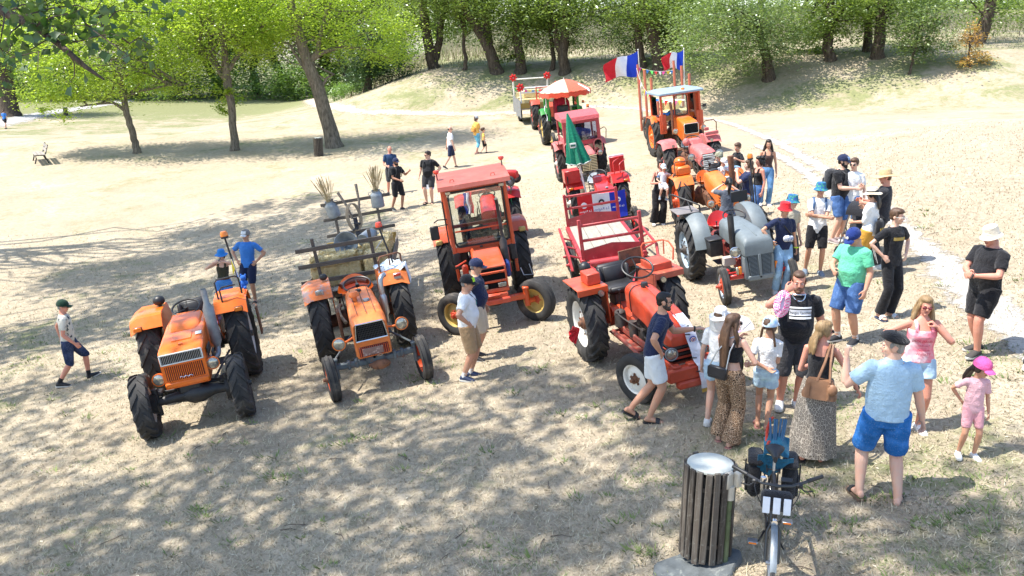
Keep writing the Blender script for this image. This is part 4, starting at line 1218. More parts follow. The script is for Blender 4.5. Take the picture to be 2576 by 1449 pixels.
def shirt_on_fender():
 c=thing('folded_shirt','white and pale blue patterned shirt thrown over the orange fender','shirt')
 c.location=T2.location;c.rotation_euler=T2.rotation_euler;c.scale=T2.scale
 mb=MB();g=random.Random(4)
 def fn(u,v):
  x=.42+.58*u;y=.72+.52*v
  z=1.455+.035*math.sin(9*u+5*v)+.03*math.sin(13*v-6*u)+.02*math.sin(21*u*v)
  if u>.82:z-=(u-.82)*1.6;x=.42+.58*.82+(u-.82)*.25
  if v<.12:z-=(.12-v)*.6
  return(x+.03*math.sin(11*v),y+.03*math.sin(8*u),z)
 mb.sheet(fn,22,18,.012)
 m,nt,bs=_nodes('patterned_shirt');co=_coord(nt)
 nt.links.new(_mixc(nt,_ramp(nt,_noise(nt,co,16,2,.5),.62,.66),(.62,.70,.76),(.05,.10,.22)),bs.inputs['Base Color']);bs.inputs['Roughness'].default_value=.9
 mb.build('shirt_cloth',m,c,60)
bpy.context.view_layer.update()
shirt_on_fender()
# ------------------------------------------------------------------ tractor 3: orange-red with glazed cab

def tractor_cab():
 t=tractor('tractor','red-orange tractor with glazed steel cab and black exhaust stack',(-.36,17.1),6)
 yr,yf=1.08,-1.18
 for s in(-1,1):
  wheel(t,s*.74,yr,.76,.40,.42,True,yellowp,greasem,s,0,19)
  wheel(t,s*.76,yf,.41,.21,.235,False,yellowp,red2,s,rad(48),depth=.06)
 drivetrain(t,2.26,yr,.76,1.45,red2,greasem,.38,.92,.42)
 mb=MB()
 mb.box((0,yf,.52),(1.16,.10,.12),bev=.02)
 for s in(-1,1):
  mb.cyl((s*.60,yf,.66),(s*.60,yf,.32),.055,.055,12);mb.box((s*.60,yf,.67),(.12,.14,.05),bev=.015);mb.cyl((s*.60,yf,.40),(s*.74,yf+s*.05,.40),.05,.05,10)
 mb.box((0,yf+.1,.60),(.36,.5,.2),bev=.03);mb.box((0,yf-.22,.66),(.5,.16,.16),bev=.02)
 mb.build('front_axle',orange3,t)
 mb=MB()
 st=[(-.05,.56,.86,1.36,.05),(-.6,.57,.82,1.335,.045),(-1.36,.58,.78,1.27,.04),(-1.42,.57,.76,1.24,.04)]
 mb.loft(hood_loft(st,4));hood=mb.build('hood',orange3,t,30)
 mb=MB();mb.box((-.05,-.18,1.37),(.06,.05,.03),bev=.01);mb.build('hood_catch',blackm,hood)
 # slatted nose

 mb=MB();mb.box((0,-1.40,1.0),(.50,.06,.44),bev=.01);g1=mb.build('grille',darkhole,t)
 for i,z in enumerate((1.135,.965)):
  obj_of('grille_bar',MB().box((0,0,0),(.52,.04,.045),bev=.01).mesh('grille_bar',orange3,30),g1).location=(0,-1.435,z)
 mb=MB();mb.box((0,-1.43,.79),(.58,.05,.08),bev=.015);mb.build('nose_band',orange3,t)
 for x in(-.17,.17):
  mb=MB();mb.m(1).box((x,-1.428,.885),(.17,.04,.10),bev=.015);mb.m(0).box((x,-1.45,.885),(.15,.02,.085),bev=.01);mb.build('headlight',[lensm,blackp],t)
 mb=MB();mb.box((0,-1.48,.60),(.56,.14,.10),bev=.02);mb.box((-.05,-1.5,.72),(.3,.1,.03),bev=.01);mb.build('front_bumper',red2,t)
 # cab

 x0,x1,ya,yb,zb,zt=.60,.60,-.10,1.30,1.26,2.42
 cab=node('cab',t,(0,0,-.20));cab.scale=(1,1,1.16)
 mb=MB()
 def post(xa,y_a,za,xb,y_b,zb_,w=.07):mb.tube([(xa,y_a,za),(xb,y_b,zb_)],w*.62,4)
 for s in(-1,1):
  mb.box((s*.585,ya,1.84),(.075,.08,1.20),bev=.012);mb.box((s*.63,yb,1.95),(.07,.07,1.0),bev=.012)
  mb.box((s*.61,.52,1.80),(.05,.06,1.16),bev=.01)
  mb.box((s*.61,.62,2.385),(.06,1.36,.06),bev=.01);mb.box((s*.60,.22,.98),(.05,.62,.06),bev=.01)
  mb.box((s*.59,ya,1.05),(.06,.07,.5),bev=.01);mb.box((s*.61,.22,1.42),(.05,.62,.05),bev=.01)
 mb.box((0,ya,2.36),(1.1,.07,.12),bev=.012);mb.box((0,ya,1.335),(1.1,.07,.10),bev=.012);mb.box((0,yb,2.38),(1.2,.07,.07),bev=.01);mb.box((0,yb,1.5),(1.2,.07,.06),bev=.01)
 mb.build('cab_frame',orange3,cab,30)
 mb=MB();mb.prism([(-.36,2.40),(-.34,2.47),(.5,2.53),(1.40,2.50),(1.45,2.43)],-.70,.70,'X');roof=mb.build('roof',paint('bleached_roof_red',(.40,.095,.065),.55,var=.15,wear=(.46,.18,.15),amount=.12),cab,30)
 for x in(-.4,.4):
  mb=MB();mb.tube([(x-.04,-.05,2.49),(x-.03,-.05,2.53),(x+.03,-.05,2.53),(x+.04,-.05,2.49)],.008,6);mb.build('lifting_eye',red2,roof)
 mb=MB();mb.box((0,ya-.038,1.86),(1.06,.012,.92),bev=.004);mb.build('windscreen',cabglass,cab)
 mb=MB()
 wp=[(p[0],ya-.048,p[1]) for p in rrect(1.06,.94,.08,4,0,1.86)]
 mb.tube(wp,.016,6,True);mb.build('window_seal',blackp,cab)
 mb=MB();mb.box((0,ya-.055,1.66),(1.02,.02,.03),bev=.006);mb.build('windscreen_bar',orange3,cab)
 for s in(-1,1):
  mb=MB();mb.box((s*.61,.21,1.90),(.012,.58,.90),bev=.004);mb.build('door_pane',cabglass,cab)
  mb=MB();mb.box((s*.63,.92,1.98),(.012,.72,.78),bev=.004);mb.build('side_pane',cabglass,cab)
  mb=MB();mb.box((s*.62,.22,1.18),(.03,.56,.42),bev=.02);mb.build('door_lower',cabglass,cab)
  mb=MB();mb.box((s*.56,ya-.02,1.16),(.14,.05,.30),bev=.05);mb.build('scuttle_panel',blackm,cab)
  mb=MB();mb.box((s*.52,ya-.06,2.33),(.10,.05,.06),bev=.01);mb.build('front_lamp',lensm,cab)
  mb=MB();mb.m(1).cyl((s*.62+(.05 if s>0 else-.05),.3 if s<0 else.8,2.46),(s*.62+(.05 if s>0 else-.05),.3 if s<0 else.8,2.62),.012,.012,6);mb.m(0).lathe([(.001,2.69),(.055,2.68),(.06,2.65),(.03,2.62)],12,'Z',(s*.62+(.05 if s>0 else-.05),.3 if s<0 else.8,0));mb.build('roof_beacon',[redlens,blackm],cab)
  # inside

 pad_seat(t,(0,.85,1.12),seatvinyl);steering(t,(0,.38,1.52),30,.2)
 mb=MB();mb.box((0,.12,1.32),(.9,.2,.16),bev=.03);mb.box((-.42,.6,1.1),(.2,.9,.3),bev=.04);mb.box((.42,.6,1.1),(.2,.9,.3),bev=.04);mb.build('dashboard',blackm,cab)
 for s in(-1,1):
  fender_flat(t,s,s*.64,s*.98,yr,.76,1.58,orange3,.10,flat_y=(-.30,.30))
  mb=MB();mb.box((s*.86,yr-.46,1.40),(.14,.06,.10),bev=.02);mb.build('side_light',yellowp,t)
  # mirror on a black stalk

 mb=MB();mb.tube([(-.62,ya-.02,2.0),(-.80,ya-.14,2.04),(-.88,ya-.16,2.0)],.012,6);mb.tube([(-.62,ya-.02,1.90),(-.88,ya-.16,1.92)],.010,6);mb.box((-.90,ya-.17,1.80),(.17,.05,.28),bev=.03);mb.build('wing_mirror',blackp,t)
 mb=MB();mb.tube([(-.66,ya-.08,2.36),(-.66,ya-.08,1.1)],.014,6);mb.build('handrail',blackm,t)
 # exhaust stack

 mb=MB();x,y=.37,-.42
 mb.lathe([(.03,.80),(.03,.98),(.07,1.02),(.075,1.45),(.03,1.54),(.03,1.62)],14,'Z',(x,y,0));mb.tube([(x,y,1.55),(x,y+.02,2.2),(x-.01,y-.04,2.30)],.034,10);mb.build('exhaust_stack',blackm,t)
 mb=MB();mb.box((.44,-.2,1.02),(.05,.06,.5),bev=.01);mb.box((-.44,-.3,.98),(.12,.1,.22),bev=.03);mb.tube([(-.40,-.45,1.2),(-.56,-.6,1.17),(-.62,-.62,1.16)],.016,6);mb.build('hydraulics',red2,t)
 mb=MB();mb.tube([(.66,.02,.75),(.70,-.02,.60),(.88,-.02,.58),(.84,.02,.80)],.012,6);mb.build('step',steel,t)
 mb=MB();mb.box((.36,-.62,.96),(.10,.28,.30),bev=.03);mb.build('air_filter',paint('blue_can',(.02,.05,.22),.4),t)
 return t
T3=tractor_cab()
# ------------------------------------------------------------------ tractor 4: long rounded red-orange hood, white wheels

def tractor_rounded():
 t=tractor('tractor','red-orange tractor with long rounded hood, white wheel discs and a cockaded ribbon',(2.20,12.80),14)
 yr,yf=1.0,-1.0
 for s in(-1,1):
  wheel(t,s*.68,yr,.64,.33,.38,True,whitep,rustm,s,0,17,depth=.06)
  wheel(t,s*.64,yf,.37,.18,.22,False,whitep,rustm,s,rad(24),depth=.05)
 drivetrain(t,2.0,yr,.64,1.35,red2,greasem,.30,.80,.40)
 front_axle(t,yf,.44,1.30,red2,.045,.02,.14)
 mb=MB()
 st=[(.52,.16,1.06,1.18,.05),(.48,.32,1.00,1.27,.10),(.36,.40,.95,1.33,.14),(.05,.42,.92,1.33,.14),(-.35,.42,.88,1.28,.14),(-.75,.44,.82,1.21,.15),(-1.02,.46,.80,1.12,.15),(-1.20,.44,.79,1.02,.11),(-1.27,.38,.80,.94,.06)]
 mb.loft(hood_loft(st,7));red3=paint('deep_red_orange',(.54,.06,.024),.36,var=.18,wear=(.30,.08,.05),amount=.10,coat=.2);hood=mb.build('hood',red3,t,45)
 mb=MB();mb.box((0,-.5,1.268),(.012,1.2,.008),rot=(rad(9.5),0,0));mb.build('hood_ridge',red3,hood)
 mb=MB();mb.lathe([(.001,1.40),(.05,1.395),(.06,1.36),(.055,1.32)],8,'Z',(0,.02,0));mb.build('filler_cap',blackm,hood)
 mb=MB();rg=hood_loft([(.16,.43,.93,1.336,.145),(.13,.43,.93,1.336,.145)],7);mb.loft(rg);mb.build('hood_strap',blackm,hood)
 mb=MB();mb.ball((.10,-1.22,1.03),(.025,.012,.025),10,6);mb.build('badge',lensm,hood)
 # nose grille: chrome and dark bands

 mb=MB();mb.loft(hood_loft([(-.95,.44,.56,.80,.04),(-1.20,.44,.56,.80,.05),(-1.28,.38,.58,.79,.05)],4));g1=mb.build('grille',darkhole,t)
 for i,(z,m) in enumerate(((.785,blackm),(.735,red2),(.685,blackm),(.635,red2))):
  b=MB();b.loft(hood_loft([(-.95,.46,z-.014,z+.014,.01),(-1.21,.46,z-.014,z+.014,.01),(-1.295,.38,z-.014,z+.014,.01)],3));b.build('grille_bar',m,g1,30)
 for s in(-1,1):headlight(t,(s*.22,-1.30,.72),.088,blackm,s*6,ring=galv)
 mb=MB()
 mb.box((0,-1.42,.46),(.74,.16,.20),bev=.03);mb.box((0,-1.46,.31),(.5,.12,.12),bev=.03)
 for x in(-.22,0,.22):mb.box((x,-1.42,.57),(.12,.12,.05),bev=.015)
 for s in(-1,1):mb.box((s*.2,-1.18,.5),(.06,.45,.1),bev=.01)
 mb.build('front_weight',red2,t)
 for s in(-1,1):
  mb=MB();mb.tube([(s*.35,-1.38,.62),(s*.37,-1.42,.66),(s*.35,-1.44,.60),(s*.38,-1.44,.53)],.008,5);mb.build('cord_loop',paint('orange_cord',(.85,.12,.01),.7),t)
  # flat box fenders

 for s in(-1,1):
  mb=MB()
  mb.prism([(yr-.42,.70),(yr-.40,1.28),(yr+.34,1.28),(yr+.36,1.0),(yr+.1,.75)],s*.40,s*.424,'X')
  mb.box((s*.64,yr-.03,1.295),(.50,.78,.022),bev=.008);mb.box((s*.64,yr-.42,1.25),(.50,.02,.1),bev=.006)
  mb.build('fender',paint('fender_red',(.40,.085,.05),.42,var=.25,wear=(.60,.17,.08),amount=.15) if s>0 else orange3,t,30)
  mb=MB();mb.m(1).cyl((s*.52,yr-.43,1.20),(s*.52,yr-.47,1.20),.05,.05,14);mb.m(0).cyl((s*.52,yr-.47,1.20),(s*.52,yr-.478,1.20),.042,.042,14);mb.build('side_light',[lensm,blackm],t)
 mb=MB();mb.box((-.56,yr-.12,1.40),(.22,.34,.18),bev=.012);tb=mb.build('tool_box',red2,t)
 mb=MB();mb.ball((-.50,yr+.32,1.44),(.10,.10,.10),14,10);mb.cyl((-.5,yr+.32,1.29),(-.5,yr+.32,1.36),.025,.025,8);mb.build('work_light',blackp,t)
 mb=MB();mb.box((.60,yr-.02,1.36),(.34,.5,.12),bev=.012);mb.build('side_locker',red2,t)
 mb=MB();mb.tube([(.426,yr-.25,1.22),(.435,yr-.05,1.22)],.014,6);mb.build('locker_handle',steel,t)
 hoop(t,[(.46,yr+.18,1.40),(.46,yr+.20,1.62),(.50,yr+.22,1.66),(.82,yr+.12,1.68),(.87,yr+.02,1.66),(.84,yr-.22,1.60),(.80,yr-.25,1.42)],.014,orange3)
 hoop(t,[(.84,yr+.16,1.68),(.84,yr+.2,1.42)],.012,orange3)
 mb=MB();mb.box((.34,yr+.42,1.42),(.44,.02,.30),rot=(0,0,.1),bev=.008);mb.build('rear_plate',rustm,t)
 steering(t,(.10,.50,1.50),28,.24);pad_seat(t,(-.05,1.02,1.06),seatvinyl,.52)
 # running boards, hydraulic pump, side frame

 mb=MB()
 for s in(-1,1):
  mb.tube([(s*.46,yr-.62,.62),(s*.42,-.78,.50)],.028,8);mb.box((s*.34,.1,.52),(.2,1.1,.03),bev=.008);mb.box((s*.30,.05,.62),(.04,1.2,.10),bev=.01)
 mb.build('side_frame',paint('dusty_red_frame',(.30,.06,.04),.55,var=.3,wear=(.2,.12,.09),amount=.2),t)
 mb=MB();mb.cyl((-.30,.42,.66),(-.30,.42,.86),.10,.09,14);mb.ball((-.30,.42,.88),(.09,.09,.05),12,6);mb.cyl((-.28,-.05,.62),(-.28,-.05,.86),.07,.07,12);mb.tube(bezier([(-.3,.4,.9),(-.5,.3,1.0),(-.4,0,.9),(-.25,-.4,.8)],10),.012,6);mb.build('oil_filter',greasem,t)
 mb=MB();mb.cyl((-.34,.75,.80),(-.16,.75,.80),.09,.09,14);mb.build('pulley',orange3,t)
 return t
T4=tractor_rounded()
bpy.context.view_layer.update()
def ride(name,label,cat,host,group=None):
 """a thing that rests on another: own object, placed in the host's frame"""
 o=thing(name,label,cat,group=group)
 o.location=host.location;o.rotation_euler=host.rotation_euler
 return o
 # white ribbon with a cockade down the nose

def ribbon():
 c=ride('ribbon','long white ribbon with a blue and red cockade and gold fringe on the tractor nose','ribbon',T4)
 path=[(.06,-1.00,1.165),(.08,-1.16,1.085),(.09,-1.29,.98),(.10,-1.38,.80),(.11,-1.45,.62),(.13,-1.54,.55),(.14,-1.56,.36),(.15,-1.55,.22)]
 def fn(u,v):
  k=u*(len(path)-1);i=min(int(k),len(path)-2);p=Vector(path[i]).lerp(Vector(path[i+1]),k-i)
  return p+Vector(((v-.5)*.155,-.01*math.sin(u*30),0))
 mb=MB();mb.sheet(fn,24,2,.004);mb.build('ribbon_cloth',cloth('white_ribbon_cloth',(.72,.72,.78)),c,60)
 mb=MB();mb.sheet(lambda u,v:Vector((.15+(v-.5)*.16,-1.555,.22-.05*u)),2,6,.008);mb.build('fringe',paint('gold_fringe',(.45,.28,.05),.7),c)
 for r,m,d in((.052,paint('cockade_blue',(.03,.04,.30),.7),0),(.040,paint('white_sticker',(.75,.75,.72),.5),.004),(.028,paint('cockade_red',(.5,.02,.04),.7),.008),(.018,paint('white_sticker',(.75,.75,.72),.5),.012),(.011,paint('cockade_blue',(.03,.04,.30),.7),.016)):
  b=MB();b.cyl((.10,-1.345-d,.88),(.10,-1.355-d,.878),r,r,16);b.build('cockade',m,c)
 for z,y in((.96,-1.33),(.66,-1.47),(.50,-1.58)):
  b=MB();b.box((.04,y,z),(.07,.012,.014),rot=(0,.2,0));b.build('tie',blackp,c)
ribbon()
def red_rag():
 c=ride('red_cloth','crumpled red cloth tied to the white rear wheel disc','cloth',T4)
 mb=MB()
 def fn(u,v):
  a=(v-.5)*1.9;r=.02+.24*u
  return(-.86-r*math.cos(a)*.9,.80-.1*u+.03*math.sin(v*20)*u,.62+r*math.sin(a)*.7-.05*u)
 mb.sheet(fn,8,22,.006);mb.build('cloth_fan',cloth('red_rag_cloth',(.62,.02,.03)),c,60)
red_rag()
# ------------------------------------------------------------------ tractor 9: small grey tractor

def tractor_grey():
 t=tractor('tractor','small blue-grey tractor with twin-panel slatted grille and red pan seat',(4.40,16.32),5)
 yr,yf=.94,-.94
 rimb=paint('pale_blue_rim',(.42,.52,.60),.45,.2,var=.12,wear=(.25,.2,.17),amount=.06)
 for s in(-1,1):
  wheel(t,s*.68,yr,.62,.32,.37,True,rimb,greasem,s,0,18)
  wheel(t,s*.62,yf,.35,.14,.215,False,rimb,red2,s,rad(-6),discmat=red2,depth=.07)
 drivetrain(t,1.88,yr,.62,1.34,paint('grimy_red',(.24,.03,.025),.6,var=.4,wear=(.09,.05,.04),amount=.2),paint('grimy_red',(.24,.03,.025),.6),.30,.80,.40)
 front_axle(t,yf,.46,1.24,red1,.042,.0,.15,.14)
 mb=MB()
 st=[(.40,.44,.98,1.22,.14),(.34,.48,.92,1.27,.14),(-.1,.50,.90,1.27,.14),(-.7,.52,.88,1.24,.13),(-1.04,.54,.86,1.20,.11),(-1.12,.53,.86,1.15,.09),(-1.145,.51,.87,1.10,.07)]
 mb.loft(hood_loft(st,7));hood=mb.build('hood',greypaint,t,40)
 mb=MB();mb.tube([(0,-1.05,1.205),(0,-.6,1.247),(0,.2,1.275)],.008,6);mb.build('hood_ridge',greypaint,hood)
 mb=MB();mb.loft(hood_loft([(-.90,.53,.42,.87,.05),(-1.12,.53,.44,.87,.06)],4));nose=mb.build('nose_shell',greypaint,t,30)
 for s in(-1,1):
  mb=MB();mb.prism([(s*.045,.88),(s*.225,.87),(s*.19,.50),(s*.045,.48)],-1.128,-1.10,'Y');g1=mb.build('grille',darkhole,t)
  for i in range(16):
   z=.50+i*.0235;w=.135+.035*i/15
   o=obj_of('grille_slat',TYRE_CACHE.setdefault('gslat',MB().box((0,0,0),(1,.02,.011),bev=.003).mesh('grille_slat',greypaint,0)),g1)
   o.location=(s*(.045+w/2),-1.132,z);o.scale=(w,1,1)
 mb=MB();mb.box((0,-1.135,.67),(.05,.03,.42),bev=.008);mb.box((0,-1.125,.45),(.46,.04,.10),bev=.03);mb.build('nose_bar',greypaint,t)
 mb=MB();mb.cyl((0,-1.14,.46),(0,-1.15,.46),.018,.018,10);mb.build('crank_hole',darkhole,t)
 mb=MB();mb.tube([(-.06+.012*i+.1,-1.13,1.02+.008*math.sin(i*2)) for i in range(9)],.005,5);mb.build('badge',chrome,hood)
 headlight(t,(-.36,-.92,.92),.095,chrome,-10,ring=chrome,stalk=(-.28,-.86,.78));headlight(t,(.36,-.92,.92),.095,chrome,10,ring=chrome,stalk=(.28,-.86,.78))
 for s in(-1,1):
  mb=MB();mb.m(0).box((s*.33,-1.02,.60),(.055,.05,.14),bev=.01);mb.m(1).box((s*.33+s*.05,-1.02,.60),(.045,.05,.14),bev=.01);mb.build('turn_signal',[amber,lensm],t)
  mb=MB();mb.box((s*.36,-.98,.50),(.3,.07,.05),bev=.01);mb.build('lamp_bar',red1,t)
 mb=MB();x,y=-.30,-.62;mb.lathe([(.03,.82),(.055,.86),(.058,1.5),(.05,1.54),(.045,1.54)],14,'Z',(x,y,0));mb.build('exhaust_stack',blackm,t)
 for s in(-1,1):fender_round(t,s,s*.42,s*.74,yr,.62,.74,greypaint,10,128,bow=.10)
 pan_seat(t,(-.04,.82,.96),red1,None,.52);steering(t,(.08,.34,1.28),20,.21)
 mb=MB();mb.box((-.42,.18,.78),(.26,.36,.30),bev=.015);mb.box((-.42,.18,.95),(.28,.38,.03),bev=.01);mb.build('battery_box',blackm,t)
 # side platform with rail on the fender

 mb=MB();mb.box((-.66,1.12,1.36),(.46,.62,.025),bev=.008);mb.build('side_platform',paint('grey_board',(.19,.17,.165),.7,var=.25),t)
 hoop(t,[(-.86,1.42,1.38),(-.88,1.4,1.66),(-.84,1.30,1.68),(-.50,.84,1.52),(-.44,.82,1.48),(-.44,.84,1.0)],.018,blackm)
 hoop(t,[(-.62,1.0,1.57),(-.60,.86,1.38)],.014,blackm)
 mb=MB();mb.box((.52,1.30,1.42),(.34,.02,.22),bev=.006);mb.tube([(.52,1.3,.9),(.52,1.3,1.35)],.02,6);mb.build('rear_board',blackp,t)
 beacon(t,(.80,1.28,2.12),(.80,1.28,1.0),blackm,amber,.055)
 mb=MB()
 for a in((.52,.64),):mb.tube([(.75,1.28,1.1),(.75,1.28,1.8),(.85,1.28,1.8),(.85,1.28,1.1)],.012,6)
 mb.build('beacon_bracket',blackm,t)
 mb=MB();mb.box((-.36,-.5,.66),(.22,.14,.16),bev=.01);mb.build('battery_tray',paint('dirty_white',(.5,.45,.38),.7),t)
 return t
T9=tractor_grey()
# ------------------------------------------------------------------ the tractors farther back

def plain_tractor(label,xy,phi,hoodm,rimm,R=.66,W=.33,Rf=.33,wb=1.9,hood=None,fend=None,fz=1.34,track=1.34,hubm=None,seatm=None,flat=True,fmat=None,steer=0,light=True,bodym=None,col_z=1.36,discf=None,seat=True,fendy=(-.32,.26),drv=True):
 t=tractor('tractor',label,xy,phi)
 yr,yf=wb/2,-wb/2
 hubm=hubm or greasem
 for s in(-1,1):
  wheel(t,s*track/2,yr,R,W,R*.57,True,rimm,hubm,s,0,17)
  wheel(t,s*(track/2-.05),yf,Rf,.15,Rf*.6,False,rimm,hubm,s,rad(steer),discmat=discf,depth=.05)
 drivetrain(t,wb,yr,R,track,bodym or greasem,greasem,.30,.80,.40)
 front_axle(t,yf,.42,track-.08,bodym or greasem,.042,.02,.12,.14)
 mb=MB();mb.loft(hood_loft(hood,6));h=mb.build('hood',hoodm,t,38)
 if flat:
  for s in(-1,1):fender_flat(t,s,s*(track/2-.26),s*(track/2+.2),yr,R,fz,fmat or hoodm,.10,flat_y=fendy)
 if seat:pan_seat(t,(0,yr-.1,1.0),seatm or greypaint,None,.46)
 if drv:steering(t,(0,.40,col_z),22,.21)
 return t,h
 # red tractor behind the red trailer, banner on its nose

T5,h5=plain_tractor('glossy red tractor with a red-white-blue banner across its nose and box fenders',(2.50,22.85),4,red1,red1,.60,.30,.33,1.95,[(.42,.30,1.02,1.32,.05),(.30,.34,.95,1.36,.06),(.10,.36,.92,1.33,.07),(.06,.40,.90,1.22,.07),(-.4,.46,.84,1.19,.09),(-.95,.48,.72,1.12,.11),(-1.08,.44,.66,1.02,.10)],None,1.22,1.30,whitep,paint('pale_seat_cover',(.55,.60,.60),.7))
mb=MB();mb.box((-.66,.78,1.36),(.42,.5,.34),bev=.01);mb.build('tool_box',red1,T5)
mb=MB();mb.box((-.80,.525,1.30),(.03,.012,.20));mb.build('locker_handle',blackp,T5)
mb=MB();mb.box((.62,.90,1.46),(.40,.05,.40),bev=.01);mb.build('side_seat',red1,T5)
mb=MB();mb.box((.62,.93,1.67),(.42,.03,.08),bev=.01);mb.build('seat_edge',whitep,T5)
hoop(T5,[(.46,.55,1.24),(.46,.57,1.56),(.5,.58,1.6),(.80,1.1,1.62),(.84,1.14,1.58),(.84,1.1,1.24)],.016,red1)
hoop(T5,[(.62,.55,1.24),(.62,.57,1.48),(.66,.6,1.52),(.86,1.0,1.54)],.014,red1)
for s in(-1,1):
 headlight(T5,(s*.40,-.72,.92),.09,red1,s*6,stalk=(s*.22,-.66,.88))
 turn_signal(T5,(s*.74,.50,1.06),d=(.13,.04,.06))
g5=MB().box((0,-1.06,.84),(.40,.05,.28),bev=.02).build('grille',darkhole,T5)
slats(g5,'grille_bar',6,(0,-1.095,.73),(0,-1.095,.95),(.42,.03,.022),red1)
mb=MB();mb.box((0,-1.08,1.02),(.10,.04,.07),bev=.01);mb.build('badge',chrome,T5)
mb=MB();mb.cyl((.18,-.2,1.18),(.18,-.2,1.30),.04,.05,10);mb.ball((.18,-.2,1.33),.06,10,8);mb.build('pre_cleaner',red1,T5)
mb=MB();mb.lathe([(.001,1.20),(.04,1.195),(.045,1.17)],12,'Z',(.02,-.72,0));mb.build('filler_cap',galv,T5)
def banner():
 c=ride('banner','red, white and blue banner with round emblems and mirrored lettering over the tractor nose','banner',T5)
 M=Matrix.Translation(Vector((-.22,-1.22,.82)))
 W_,H_=1.20,.66
 def col(i,u0,u1,m):
  mb=MB(M);mb.sheet(lambda u,v:Vector((-W_/2+W_*(u0+(u1-u0)*u),.02*math.sin((u0+(u1-u0)*u)*17+v*3)+.03*math.sin(v*3.1),-H_/2+H_*v+(.02*math.sin((u0+(u1-u0)*u)*6.3)))),10,8,.004)
  mb.build('banner_panel',m,c,60)
 col(0,0,.31,cloth('banner_red',(.62,.025,.03),bump=.1));col(1,.31,.67,cloth('banner_white',(.74,.74,.78),bump=.1));col(2,.67,1,cloth('banner_blue',(.02,.04,.42),bump=.1))
 wt=cloth('banner_white',(.74,.74,.78));dk=paint('print_black',(.015,.015,.02),.7);bl=paint('print_blue',(.03,.06,.30),.7)
 for x,z,r,m,m2 in((-.46,.10,.075,wt,MATS['banner_red']),(-.02,.12,.075,dk,wt),(.40,.12,.06,wt,MATS['banner_blue'])):
  mb=MB(M);mb.cyl((x,-.055,z),(x,-.062,z),r,r,20);mb.build('emblem',m,c)
  mb=MB(M);mb.prism([(x-r*.5,z-r*.35),(x+r*.5,z-r*.35),(x+r*.15,z+r*.4),(x-r*.05,z),(x-r*.25,z+r*.3)],-.07,-.063,'Y');mb.build('emblem_mark',m2,c)
 for x,m,s in((-.42,wt,.075),(-.02,bl,.095),(.40,wt,.075)):
  text_on(c,'lettering','La Région',s,m,(x-.24,-1.22-.065,.82-.05),(math.pi/2,0,0),.001,mirror=True)
banner()
# folded green parasol on the red tractor

def green_parasol():
 c=ride('folded_parasol','folded dark green parasol with a white printed badge, standing on the red tractor','parasol',T5)
 b=Vector((-.40,.10,.82))
 mb=MB();mb.cyl(b,b+Vector((-.22,.05,2.2)),.022,.022,8);mb.build('pole',whitep,c)
 top=b+Vector((-.22,.05,2.25));low=b+Vector((-.10,.03,.95))
 rings=[]
 for k in range(9):
  t=k/8;p=top.lerp(low,t);r=.02+.25*t**.85
  rings.append([p+Vector((math.cos(2*math.pi*j/32)*r*(1+.22*math.cos(8*2*math.pi*j/32)*t),math.sin(2*math.pi*j/32)*r*(1+.22*math.cos(8*2*math.pi*j/32)*t),.03*t*math.cos(8*2*math.pi*j/32))) for j in range(32)])
 mb=MB();mb.loft(rings);can=mb.build('canopy',cloth('parasol_green',(.008,.19,.11)),c,60)
 mb=MB();mb.tube(rings[-1],.014,5,True);mb.build('hem',paint('pale_hem',(.55,.62,.58),.8),can)
 mb=MB();q=top.lerp(low,.62);mb.box((q.x-.06,q.y-.20,q.z),(.16,.012,.13),rot=(0,0,-.25),bev=.004);bd=mb.build('printed_badge',whitep,can)
 mb=MB();mb.box((q.x-.06,q.y-.212,q.z),(.13,.006,.05),rot=(0,0,-.25));mb.build('badge_print',paint('dark_green_print',(.02,.1,.07),.7),can)
green_parasol()
# ------------------------------------------------------------------ tractor with canvas cab and gold grille

T6,h6=plain_tractor('bleached red tractor with canvas-roofed cab and cream slatted grille',(2.55,29.9),5,pinkred,pinkred,.64,.32,.34,2.0,[(.10,.46,.92,1.28,.12),(-.5,.48,.84,1.26,.12),(-1.0,.50,.74,1.20,.14),(-1.12,.46,.72,1.10,.12)],None,1.36,1.40,whitep,fmat=pinkred,seat=True)
gold=paint('cream_gold_bar',(.62,.50,.30),.45,.2,var=.15)
g6=MB().box((0,-1.09,.82),(.52,.08,.54),bev=.03).build('grille',darkhole,T6)
for s in(-1,1):slats(g6,'grille_bar',10,(s*.135,-1.14,.60),(s*.135,-1.14,1.06),(.22,.03,.026),gold)
for x in(-.02,.02):obj_of('grille_upright',MB().box((0,0,0),(.02,.03,.52),bev=.004).mesh('grille_upright',gold,30),g6).location=(x,-1.15,.83)
for s in(-1,1):
 headlight(T6,(s*.48,-.50,1.02),.09,pinkred,s*5,stalk=(s*.26,-.4,.95));mb=MB();mb.tube([(s*.60,-.05,1.7),(s*.78,-.1,1.78),(s*.84,-.1,1.7),(s*.80,-.1,1.4)],.014,6);mb.build('mirror_stalk',blackm,T6)
cab6=node('cab',T6)
mb=MB();mb.prism([(-.22,2.12),(-.18,2.24),(.4,2.36),(1.30,2.32),(1.42,2.16),(1.30,2.12)],-.64,.64,'X');mb.build('canvas_roof',cloth('faded_canvas',(.50,.10,.11),.15,bump=.5),cab6,40)
mb=MB()
for s in(-1,1):
 mb.box((s*.57,-.14,1.6),(.12,.06,1.1),bev=.02);mb.box((s*.59,1.28,1.7),(.06,.06,.95),bev=.01);mb.box((s*.60,.5,1.32),(.02,1.0,.5),bev=.004)
mb.box((0,-.14,2.08),(1.1,.06,.12),bev=.02);mb.box((0,-.14,1.38),(1.05,.05,.16),bev=.02)
